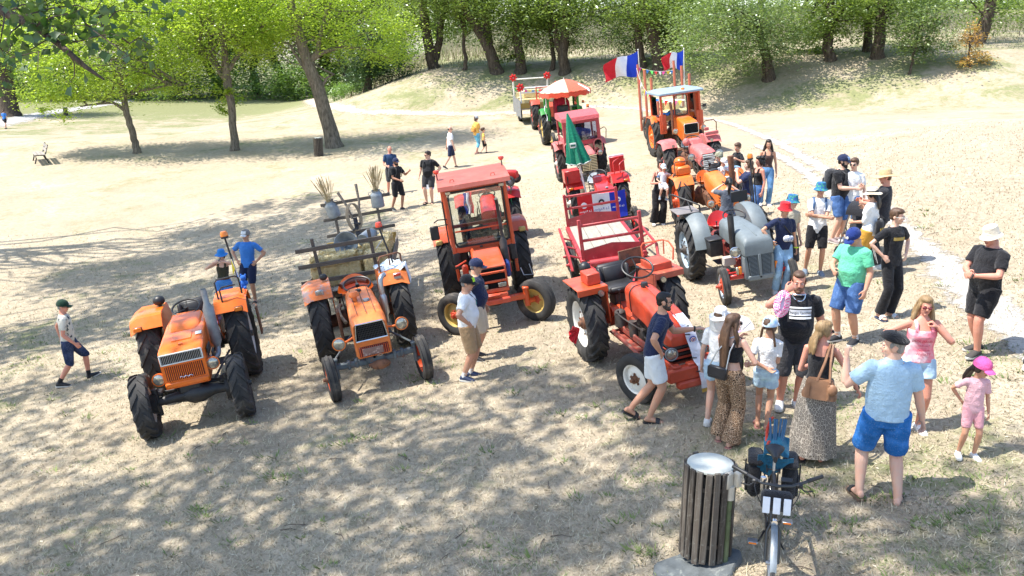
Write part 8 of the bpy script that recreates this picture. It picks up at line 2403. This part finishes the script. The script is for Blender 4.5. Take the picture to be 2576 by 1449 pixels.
K=figure('slim person with glasses in black printed t-shirt and black trousers, hands on hips',(2226,798),1.76,22,TEEN,dict(AK,head=(24,4,0)),'b')
top(K,c_black,.86,'short',.022);bottom(K,c_black,1.93,.020,.015,.014,1.03,'trousers');hair(K,'short',HB);face(K,HB,glasses='clear');shoes(K,c_white,'sandal',sole=sh_navy)
chest_patch(K,.22,.05,voro_cloth('surf_print',40,(.45,.30,.08),(.10,.35,.35),.1,.4,'F1'),1.30,0,.032)
# arms crossed

K=figure('young person in white t-shirt and printed bucket hat standing with arms crossed',(2045,690),1.74,-12,dict(TEEN,sh=.18),dict(lh=(-.13,-.21,1.18),le=(1,-.25,-.8),rh=(.13,-.24,1.15),re=(-1,-.25,-.8),lpn=(0,1,0),rpn=(0,1,0),lf=(.12,-.05),rf=(-.14,.05),head=(0,2,0)),'a')
top(K,c_white,.82,'short',.024);bottom(K,c_black,.92,.03);hat(K,m_bucket,'bucket');hair(K,'short',HD);face(K,HD);shoes(K,sh_grey);backpack(K,paint('blue_check_strap',(.05,.10,.20),.7),None)
# bearded man in polo

K=figure('bearded person in black polo and blue and white cap gesturing with both hands',(2100,608),1.82,42,STOUT,dict(lh=(.08,-.38,1.18),rh=(-.10,-.36,1.14),head=(20,6,0)),'b',.010)
top(K,c_black,.88,'short',.020);bottom(K,d_blue,.9,.03);cap(K,c_navy,panel=cloth('cap_blue',(.25,.38,.60)));hair(K,'crop',HK);face(K,HK,beard=HK);shoes(K,paint('grey_red_shoe',(.28,.22,.22),.7));backpack(K,c_dgrey)
K=figure('young person in white t-shirt and sunglasses standing behind the bearded polo wearer',stand_at(2152,398,1.74),1.74,-20,TEEN,dict(head=(-22,6,0)),'b',.011)
top(K,c_white,.86);bottom(K,d_blue,1.0,.028);hair(K,'short',HB);face(K,HB,glasses='dark');shoes(K,sh_white)
K=figure('person in frayed straw hat, black t-shirt and striped black trousers',stand_at(2232,428,1.84),1.84,-118,None,dict(lh=(.02,-.34,1.16),le=(1,.3,-.5),rh=(-.1,-.36,1.18),head=(8,8,0)),'c',.010)
top(K,cloth('faded_black',(.03,.03,.036)),.86,'short',.022);bottom(K,c_black,1.92,.022,.01,.012,1.03,'trousers');hat(K,m_straw,'straw');hair(K,'crop',HB);face(K,HB);shoes(K,sh_white)
for s in(-1,1):
 for k in range(2):
  mb=MB(K.M);mb.tube([K.hipj[s]+Vector((s*.115,.0+.02*k,0)),K.knee[s]+Vector((s*.084,.02*k,0)),K.ank[s]+Vector((s*.07,.02*k,0))],.006,5);mb.build('stripe',wp_,K.root)
K=figure('person in cream brimmed hat, white t-shirt and mustard trousers beside the pushchair',stand_at(2198,472,1.66),1.66,-132,FEM,dict(lh=(.05,-.30,1.06),rh=(-.28,-.22,1.30),re=(-.6,.2,-1),head=(0,6,0)),'a',.010)
top(K,c_white,.84,'half',.020);bottom(K,cloth('mustard_linen',(.52,.27,.04)),1.3,.035,.03,.014,1.03,'trousers');hat(K,cloth('cream_brim_hat',(.70,.62,.48)),'wide',blackp);hair(K,'lowpony',HK);face(K,HK);shoes(K,sh_white)
mb=MB(K.M);mb.box(K.tor(.02,.19,1.0),(.27,.10,.34),bev=.05);b=mb.build('drawstring_bag',c_black,K.root,50);text_on(b,'lettering','NAV',.09,paint('mustard_print',(.6,.38,.04),.7),K.M@K.tor(.02,.246,.98),(math.pi/2,0,math.pi),.001)
# boys by the grey tractor

K=figure('young person in red bucket hat and navy t-shirt leaning on the grey tractor',stand_at(1978,509,1.68),1.68,8,TEEN,dict(rh=(-.30,-.16,1.06),re=(-1,.1,.2),lh=(.28,.02,.86),lean=(-.05,-.06),head=(6,6,0),lf=(.12,.02),rf=(-.08,-.02)),'a',.010)
top(K,c_navy,.88,'short',.022);bottom(K,d_light,1.9,.022,.0,.014,1.03,'jeans');hat(K,cloth('red_bucket',(.66,.02,.03)),'bucket');hair(K,'short',HD);face(K,HD);shoes(K,sh_white)
mb=MB(K.M);mb.box(K.tor(.03,-.15,1.10),(.20,.07,.12),bev=.035);mb.build('belt_bag',voro_cloth('white_print_bag',30,(.70,.70,.70),(.15,.20,.35),.05,.12),K.root,50)
mb=MB(K.M);mb.tube([K.tor(.14,-.10,1.13),K.tor(0,-.14,1.28),K.tor(-.12,-.04,1.47)],.012,6);mb.build('bag_strap',blackp,K.root)
mb=MB(K.M);mb.tube([K.wri[1]+Vector((.034*math.cos(a),.034*math.sin(a),.02)) for a in[i*.52 for i in range(12)]],.010,6,True);mb.build('wrist_band',paint('neon_yellow',(.6,.8,.02),.5),K.root)
K=figure('young person in printed bucket hat peering from behind the red bucket hat',stand_at(1994,492,1.66),1.66,25,TEEN,dict(head=(10,4,0)),'b',.011)
top(K,cloth('stone_cotton',(.45,.40,.30)),.86);bottom(K,c_dgrey,1.0,.028);hat(K,m_bucket,'bucket');hair(K,'short',HK);face(K,HK);shoes(K,sh_white)
# standing woman with long dark hair

K=figure('person with very long dark hair, brown sleeveless top and blue jeans',(1922,517),1.70,-8,FEM,dict(head=(-4,4,0)),'a',.011)
top(K,cloth('brown_vest',(.075,.045,.04)),1.0,'tank',.012);bottom(K,denim('denim_mid',(.09,.20,.36)),1.93,.016,.01,.01,1.06,'jeans');hair(K,'longer',HD);face(K,HD);shoes(K,sh_white)
# around the orange tractor

K=figure('person with dark ponytail and grey t-shirt taking a photo, seen from behind',stand_at(1834,446,1.64),1.64,178,FEM,dict(rh=(-.10,-.30,1.52),re=(-1,.1,-.6),lh=(.10,-.30,1.52),le=(1,.1,-.6),head=(0,-4,0)),'b',.010)
top(K,cloth('slate_marl',(.095,.11,.14),.2),.90,'short',.022);bottom(K,d_blue,.7,.022);hair(K,'pony',HK);face(K,HK);shoes(K,sh_black,'sandal');phone(K,-1,'phone raised by the ponytailed photographer')
K=figure('person in navy lace top and denim shorts with hands raised to the face',stand_at(1884,402,1.70),1.70,-96,dict(FEM,arm=.95),dict(rh=(-.08,-.24,1.44),re=(-.6,.1,-1),lh=(.06,-.26,1.46),le=(.6,.1,-1)),'b',.011)
top(K,cloth('navy_lace',(.02,.028,.075),.3),.90,'short',.018);bottom(K,d_blue,.45,.022);hair(K,'lowpony',HB);face(K,HB,glasses='clear');shoes(K,sh_white)
K=figure('person with curly black hair and black top leaning in beside the navy lace top',stand_at(1912,392,1.64),1.64,-70,FEM,dict(head=(0,6,0),rh=(-.1,-.3,1.2)),'c',.011)
top(K,c_black,1.02,'tank');bottom(K,d_blue,1.93,.02,0,.01,1.05,'jeans');hair(K,'curly',HK);face(K,HK);shoes(K,sh_white)
def seated(label,u,v,y,h,face_,body,tone,sit=.47,extra=None,vox=.012):
 hd=at_depth(u,v,y);S=h/1.75
 p=dict(hips=(0,0,-(.93-sit)),lf=(.11,-.40,0),rf=(-.11,-.40,0),lk=(.1,-.6,1),rk=(-.1,-.6,1),lh=(.14,-.30,sit+.22),rh=(-.14,-.30,sit+.22))
 p.update(extra or{})
 base=hd-Vector((0,0,(1.765-(.93-sit))*S))
 return figure(label,base,h,face_,body,p,tone,vox)
K=seated('child in black t-shirt and jeans perched on the orange fender',1858,362,21.6,1.25,-62,dict(KID,head=1.25),'a',.45,dict(lh=(.22,-.22,.80),rh=(-.24,-.30,.74),head=(10,14,0)))
top(K,c_black,.92,'short',.016);bottom(K,d_light,1.9,.016,0,.01,1.03,'jeans');hair(K,'short',HB);face(K,HB);shoes(K,sh_black)
K=seated('person in camouflage cap and black t-shirt sitting at the orange tractor wheel',1806,381,21.75,1.62,30,TEEN,'b',.47,dict(lh=(.24,-.34,.78),rh=(-.20,-.36,.78),head=(10,16,0)))
top(K,c_black,.92);bottom(K,c_white,1.0,.03);cap(K,voro_cloth('camo',22,(.22,.22,.15),(.10,.11,.06),.1,.3,'F1',(.32,.32,.26)));hair(K,'crop',HB);face(K,HB);shoes(K,sh_black)
K=seated('small child in white cap and white t-shirt on the lap of the camouflage cap wearer',1818,402,21.35,1.00,20,KID,'b',.40,dict(head=(20,20,0),lh=(.22,-.30,.80),rh=(-.22,-.30,.80)))
top(K,c_white,.92);bottom(K,c_white,.9,.03);cap(K,c_white);hair(K,'short',HBL);face(K);shoes(K,sh_white)
# woman carrying a toddler

wb_=ground_at(1655,566)
K=figure('person in black top and wide black trousers carrying a toddler in both arms',wb_,1.66,6,FEM,dict(rh=(-.04,-.25,1.17),re=(-1,.2,-.8),lh=(.10,-.27,1.10),le=(1,.1,-.8),head=(0,0,0),lf=(.10,0),rf=(-.10,.03)),'c',.011)
top(K,c_black,1.0,'tank');bottom(K,c_black,1.95,.026,.045,.016,1.06,'trousers');hair(K,'bobback',HD);face(K,HD);shoes(K,sh_white)
tw_=wb_+Vector((.02,-.34,.66))
K=figure('toddler in pale cap, white and blue top held in the arms of the black-clad person',tw_,.95,4,KID,dict(hips=(0,0,-.12),lf=(.14,-.26,.12),rf=(-.16,-.22,.16),lh=(.32,-.10,1.22),le=(1,.2,-.4),rh=(-.2,-.16,.95)),'b',.016)
top(K,voro_cloth('white_blue_top',4,(.70,.72,.76),(.10,.20,.38),.3,.34,'F1'),.92);bottom(K,c_white,.85,.04);cap(K,cloth('pale_blue_cap',(.52,.70,.74)));hair(K,'short',HB);face(K,HB);shoes(K,sh_grey,sock=sock_w)
# person walking out past the edge of the gravel path

K=figure('person in black trousers and white trainers walking along the gravel path',ground_at(2592,924),1.76,20,None,dict(rf=(-.14,-.10),lf=(.12,.12)),'a',.012)
top(K,c_dgrey,.86);bottom(K,c_black,1.93,.022,.01,.012,1.03,'trousers');hair(K,'short',HB);face(K);shoes(K,sh_white)
flush_queue()
# ------------------------------------------------------------------ slatted bins

slatm,_nt,_bs=_nodes('bin_slat_wood');_oi=_nt.nodes.new('ShaderNodeObjectInfo');_ad=_nt.nodes.new('ShaderNodeVectorMath');_ad.operation='ADD'
_rv=_nt.nodes.new('ShaderNodeMath');_rv.operation='MULTIPLY';_rv.inputs[1].default_value=40;_nt.links.new(_oi.outputs['Random'],_rv.inputs[0]);_nt.links.new(_coord(_nt,'Object',(1,1,.07)),_ad.inputs[0]);_nt.links.new(_rv.outputs[0],_ad.inputs[1])
_c=_mixc(_nt,_oi.outputs['Random'],(.055,.045,.037),(.12,.10,.082));_c=_mixc(_nt,_ramp(_nt,_noise(_nt,_ad.outputs[0],70,4,.7),.45,.68,0,.8),_c,(.17,.155,.135))
_c=_mixc(_nt,_ramp(_nt,_noise(_nt,_coord(_nt),16,6,.75),.56,.66,0,.7),_c,(.27,.27,.23));_nt.links.new(_c,_bs.inputs['Base Color']);_bs.inputs['Roughness'].default_value=.92;_bs.inputs['Specular IOR Level'].default_value=.15;_bump(_nt,_bs,_noise(_nt,_ad.outputs[0],70,4,.7),.5,.01)
lidm=paint('bin_lid',(.50,.51,.45),.6,var=.12,scale=6,wear=(.33,.40,.42),amount=.12,wscale=7)
def slat_bin(label,loc,detail,s=1.0,up=None,rz=0):
 b=thing('slatted_bin',label,'bin',loc,rz,None,up)
 N=18;R=.240
 me=slat_bin.__dict__.setdefault('me',[MB().box((0,0,0),(.062,.028,.98-.02*(k%2)),bev=.006).mesh('slat',slatm,30) for k in range(2)])
 g=random.Random(2)
 for i in range(N):
  a=2*math.pi*i/N
  if detail and i==2:continue
  o=obj_of('slat',me[i%2],b);o.location=(R*s*math.sin(a),-R*s*math.cos(a),(.50+g.uniform(-.012,.012))*s);o.rotation_euler=(g.gauss(0,.008),g.gauss(0,.012),a+g.gauss(0,.03));o.scale=(s,s,s)
 mb=MB(Matrix.Scale(s,4));mb.lathe([(.001,1.005),(.205,1.0),(.222,.99),(.226,.97),(.21,.965),(.001,.965)],32,'Z');mb.build('lid',lidm,b,40)
 mb=MB(Matrix.Scale(s,4));mb.lathe([(.205,.04),(.205,.93),(.20,.93),(.20,.05),(.001,.05)],24,'Z');mb.build('liner',paint('bin_liner',(.012,.013,.014),.7),b)
 mb=MB(Matrix.Scale(s,4))
 for z in(.18,.78):mb.lathe([(.216,z),(.224,z),(.224,z+.04),(.216,z+.04)],28,'Z',closed_prof=True)
 mb.build('hoop',greasem,b)
 if detail:
  a=2*math.pi*15/N;a=rad(38);c=Vector((R*math.sin(a),-R*math.cos(a),0))
  mb=MB();mb.cyl(c*.98+Vector((0,0,.02)),c*.98+Vector((0,0,.80)),.030,.030,12);mb.build('post',paint('post_green',(.10,.13,.06),.7,var=.3,wear=(.09,.045,.03),amount=.15),b)
  mb=MB();mb.box(c*1.02+Vector((-.03,0,.90)),(.11,.06,.17),rot=(0,0,a),bev=.015);mb.box(c*1.05+Vector((.06,.02,.90)),(.07,.07,.16),rot=(0,0,a),bev=.015);mb.cyl(c+Vector((0,0,.70)),c+Vector((0,0,.84)),.042,.042,12);mb.build('lock_bracket',paint('peeling_cream',(.50,.46,.38),.7,var=.2,wear=(.17,.12,.09),amount=.14),b)
 return b
gb_=ground_at(1772,1404)
bn=slat_bin('weathered slatted bin with pale round lid, standing beside the bicycle',gb_+Vector((0,0,.05)),True,1.0,None,rad(4))
def slab():
 g=random.Random(9);n=18
 o=thing('stone_slab','flat grey lichened stone slab under the slatted bin','stone',gb_)
 prof=[]
 for i in range(n):
  a=2*math.pi*i/n;r=.40*(1+.12*math.sin(2*a+.5)+.08*math.sin(5*a));prof.append((-.10+r*math.cos(a),-.16+r*.80*math.sin(a)))
 mb=MB();mb.loft([[(x*k,y*k,z+.012*math.sin(7*x+5*y)+.155*x*k) for x,y in prof] for(k,z) in((1.03,-.10),(1.02,.02),(.95,.05),(.5,.055))]);mb.build('stone',paint('lichen_stone',(.10,.112,.115),.9,var=.3,scale=7,wear=(.20,.215,.20),amount=.15,bump=.8,bscale=18),o,50)
slab()
lb=ground_at(802,392);slat_bin('slatted wooden bin at the foot of the leaning walnut tree',lb,False,.88)
lb=ground_at(166,291);slat_bin('small brown slatted bin beside the paved path',lb,False,.9)
# ------------------------------------------------------------------ park bench

def bench():
 p=ground_at(103,408);b=thing('park_bench','weathered slatted park bench with dark iron legs on the sunny lawn','bench',p,rad(-58))
 iron=paint('bench_iron',(.02,.02,.02),.6);wd=paint('bench_wood',(.30,.27,.24),.85,var=.3)
 for k in range(3):mb=MB();mb.box((0,-.22+.17*k,.44),(1.7,.15,.04),bev=.008);mb.build('seat_slat',wd,b)
 for k in range(2):mb=MB();mb.box((0,.24+.05*k,.62+.18*k),(1.7,.04,.14),rot=(rad(-14),0,0),bev=.008);mb.build('back_slat',wd,b)
 for s in(-1,1):mb=MB();mb.tube([(s*.62,-.30,0),(s*.62,-.22,.25),(s*.62,-.24,.40),(s*.62,.14,.40),(s*.62,.22,.5),(s*.62,.34,.90)],.035,6);mb.tube([(s*.62,.30,0),(s*.62,.14,.40)],.035,6);mb.build('leg',iron,b)
bench()
# ------------------------------------------------------------------ bicycle with panniers

def bicycle():
 b=thing('bicycle','black touring bicycle with panniers and striped handlebar bag beside the slatted bin','bicycle',on_ground(2.48,7.55),rad(-15))
 blk=paint('bike_black',(.016,.016,.018),.35,var=.3,coat=.3);pan=cloth('pannier_fabric',(.020,.020,.023),bump=.5)
 R=.345
 for y in(.55,-.56):
  w=node('wheel',b,(0,y,R),(0,0,0))
  mb=MB();mb.tube([(0,R*.96*math.cos(2*math.pi*i/40),R*.96*math.sin(2*math.pi*i/40)) for i in range(40)],.021,8,True);mb.build('tyre',paint('bike_tyre',(.06,.06,.06),.8,var=.3,wear=(.22,.2,.18),amount=.15),w)
  mb=MB();mb.tube([(0,R*.89*math.cos(2*math.pi*i/40),R*.89*math.sin(2*math.pi*i/40)) for i in range(40)],.012,6,True);mb.cyl((-.05,0,0),(.05,0,0),.022,.022,10);mb.build('rim',steel,w)
  mb=MB()
  for i in range(24):
   a=2*math.pi*i/24;mb.tube([((-1)**i*.03,.02*math.cos(a),.02*math.sin(a)),(0,R*.88*math.cos(a+.2),R*.88*math.sin(a+.2))],.0016,4)
  mb.build('spokes',steel,w)
  mb=MB();mb.sheet(lambda u,v:Vector(((v-.5)*.055,y+(R+.025)*math.cos(rad(20+150*u))*(-1 if y<0 else 1)*1,R+(R+.025)*math.sin(rad(20+150*u))-.010*(2*v-1)**2)),16,4,.003);mb.build('mudguard',galv if y<0 else blk,b,60)
 mb=MB()
 hb,ht,bb,st=(0,-.42,.70),(0,-.38,.90),(0,.10,.29),(0,.30,.82)
 for a,c,r in((hb,bb,.022),(ht,st,.018),(bb,st,.018),(hb,ht,.024)):mb.cyl(a,c,r,r,10)
 for s in(-1,1):
  mb.cyl((s*.02,.13,.29),(s*.06,.55,R),.012,.012,8);mb.cyl((s*.02,.29,.80),(s*.06,.55,R),.010,.010,8);mb.tube([(s*.02,-.43,.68),(s*.055,-.46,.60),(s*.055,-.56,R)],.015,8)
 mb.build('frame',blk,b)
 mb=MB();mb.cyl((0,.30,.80),(0,.335,.98),.014,.014,8);mb.build('seat_post',steel,b)
 mb=MB();mb.loft([[(x,.36+y,z) for x,z in[(w*math.cos(a),1.01+.035*math.sin(a)+dz) for a in[2*math.pi*j/12 for j in range(12)]]] for(y,w,dz) in((-.16,.018,-.01),(-.12,.028,0),(-.04,.045,.0),(.04,.085,.004),(.09,.095,.008),(.12,.07,.0))]);mb.build('saddle',seatvinyl,b,60)
 mb=MB();mb.cyl(ht,(0,-.36,1.02),.016,.016,8);mb.cyl((0,-.36,1.02),(0,-.44,1.05),.016,.016,8);mb.tube([(-.36,-.28,1.10),(-.27,-.35,1.09),(-.13,-.43,1.06),(0,-.44,1.05),(.13,-.43,1.06),(.27,-.35,1.09),(.36,-.28,1.10)],.0145,8);bar=mb.build('handlebar',blk,b)
 for s in(-1,1):
  mb=MB();mb.cyl((s*.26,-.355,1.09),(s*.39,-.255,1.105),.019,.019,10);mb.build('grip',blackp,bar)
  mb=MB();mb.box((s*.19,-.41,1.06),(.06,.04,.04),bev=.01);mb.tube([(s*.19,-.42,1.06),(s*.24,-.45,1.03),(s*.31,-.40,1.02)],.007,6);mb.build('brake_lever',blackp,bar)
  mb=MB();mb.tube(bezier([(s*.19,-.43,1.06),(s*.22,-.62,1.05),(s*.06,-.60,.85),(s*.04,-.45,.70)],10),.004,5);mb.build('cable',blackp,bar)
  mb=MB();mb.box((s*.17,.62,.62),(.13,.34,.38),bev=.045);mb.box((s*.245,.62,.58),(.03,.24,.2),bev=.012);mb.box((s*.17,.62,.82),(.15,.36,.06),bev=.028);mb.tube([(s*.262,.54,.82),(s*.264,.54,.60)],.008,6);mb.build('pannier',pan,b,50)
  mb=MB();a=rad(70 if s>0 else 250);cp=(s*.10,.10+.17*math.cos(a),.29+.17*math.sin(a)*.6);mb.m(0).cyl((s*.05,.10,.29),cp,.010,.010,6);mb.m(1).box((s*.155,cp[1],cp[2]),(.10,.085,.022),bev=.006);mb.m(2).box((s*.155,cp[1]-.045,cp[2]),(.07,.008,.014));mb.build('pedal',[blk,steel,amber],b)
 mb=MB();mb.cyl((-.045,.10,.29),(-.040,.10,.29),.085,.085,24);mb.tube([(-.04,.10,.375),(-.04,.55,R+.04)],.005,5);mb.tube([(-.04,.10,.205),(-.04,.55,R-.04)],.005,5);mb.build('chainring',greasem,b)
 mb=MB()
 for s in(-1,1):mb.tube([(s*.06,.34,.80),(s*.07,.86,.80),(s*.06,.55,R)],.008,6)
 for y in(.4,.55,.7,.86):mb.tube([(-.07,y,.80),(.07,y,.80)],.007,6)
 mb.build('rear_rack',blk,b)
 mb=MB();mb.box((0,-.56,.97),(.27,.13,.17),rot=(rad(-12),0,0),bev=.03);bag=mb.build('handlebar_bag',pan,b,50)
 for k,x in enumerate((-.088,0,.088)):
  mb=MB();mb.box((x,-.632,.955),(.062,.008,.145),rot=(rad(-12),0,0),bev=.003);mb.build('bag_panel',paint('bag_white',(.62,.66,.72),.6),bag)
 mb=MB();mb.lathe([(.001,-.03),(.026,-.028),(.03,0),(.02,.04),(.001,.05)],14,'Y',(0,-.52,.74));mb.build('front_light',chrome,b)
 mb=MB();mb.lathe([(.001,1.12),(.025,1.112),(.03,1.085),(.028,1.075)],14,'Z',(-.12,-.41,0));mb.build('bell',chrome,b)
 mb=MB();mb.box((.08,-.40,1.10),(.10,.05,.018),rot=(rad(20),0,0),bev=.005);mb.build('display',blackp,b)
 mb=MB();mb.tube([(.03,.2,.28),(.16,.24,.012)],.009,6);mb.build('kickstand',blk,b)
 c=thing('stool_bundle','bundle of blue folding stools strapped on the bicycle rack with a red band','folding stool',b.location,rad(-17))
 bl=paint('stool_blue',(.015,.08,.17),.5);g=random.Random(5)
 for k in range(6):
  x=-.07+.028*k;mb=MB();mb.tube([(x*.6,.52,.90),(x*1.0+g.gauss(0,.01),.66+g.gauss(0,.01),1.24)],.011,8);mb.build('stool_leg',bl,c)
 mb=MB();mb.sheet(lambda u,v:Vector((-.12+.24*u,.44+.20*v+.02*math.sin(9*u),.90+.13*v+.06*math.sin(3.14*u)+.015*math.sin(14*u+6*v))),12,8,.012);mb.build('stool_cloth',cloth('stool_cloth_blue',(.02,.12,.20),bump=.4),c,60)
 mb=MB();mb.sheet(lambda u,v:Vector((-.17+.34*u,.46+.03*math.sin(7*u),.91-.22*v*(.6+.4*math.sin(5*u)))),12,5,.008);mb.build('stool_flap',MATS['stool_cloth_blue'],c,60)
 mb=MB();mb.tube([(-.10,.50,.93),(-.08,.56,1.02),(.02,.58,1.05),(.10,.52,.96)],.014,6,flat=.4);mb.tube([(-.10,.60,1.0),(-.10,.66,1.12),(-.07,.68,1.22),(-.05,.67,1.24)],.014,6,flat=.4);mb.build('red_strap',cloth('strap_red',(.50,.06,.04)),c)
bicycle()
# ------------------------------------------------------------------ pushchair

def pushchair():
 p=ground_at(2150,640);b=thing('pushchair','dark pushchair standing between the polo wearer and the cream brimmed hat','pushchair',p,rad(-40))
 for(x,y) in((-.24,-.35),(.24,-.35),(-.26,.32),(.26,.32)):
  mb=MB();mb.lathe([(.03,-.018),(.09,-.022),(.10,0),(.09,.022),(.03,.018)],16,'X',(x,y,.10));mb.build('wheel',blackp,b)
 mb=MB()
 for s in(-1,1):mb.tube([(s*.24,-.35,.10),(s*.25,.05,.55),(s*.25,.40,1.02)],.014,8);mb.tube([(s*.26,.32,.10),(s*.25,.05,.55)],.014,8)
 mb.tube([(-.25,.40,1.02),(.25,.40,1.02)],.018,8);mb.build('frame',greasem,b)
 mb=MB();mb.box((0,-.02,.45),(.40,.40,.06),bev=.02);mb.box((0,.20,.70),(.40,.06,.50),rot=(rad(-18),0,0),bev=.02);mb.build('seat',c_dgrey,b)
 mb=MB();mb.sheet(lambda u,v:Vector((-.22+.44*v,.24-.36*math.sin(u*1.5),.78+.24*math.cos(u*1.5))),8,4,.008);mb.build('hood',c_black,b,60)
 mb=MB();mb.box((0,.1,.22),(.36,.34,.14),bev=.04);mb.build('basket',c_dgrey,b)
pushchair()
# wire fence along the top of the bank

def fence():
 f=thing('wire_fence','thin wire fence on short posts near the grey leaning trunk','fence',at_depth(2500,82,58))
 for k in range(5):mb=MB();mb.cyl((k*1.8,k*.3,-1.2),(k*1.8,k*.3,.15),.03,.03,6);mb.build('post',greywood,f)
 for z in(.1,-.3):mb=MB();mb.tube([(0,0,z),(3.6,.6,z-.04),(7.2,1.2,z)],.012,5);mb.build('wire',galv,f)
fence()
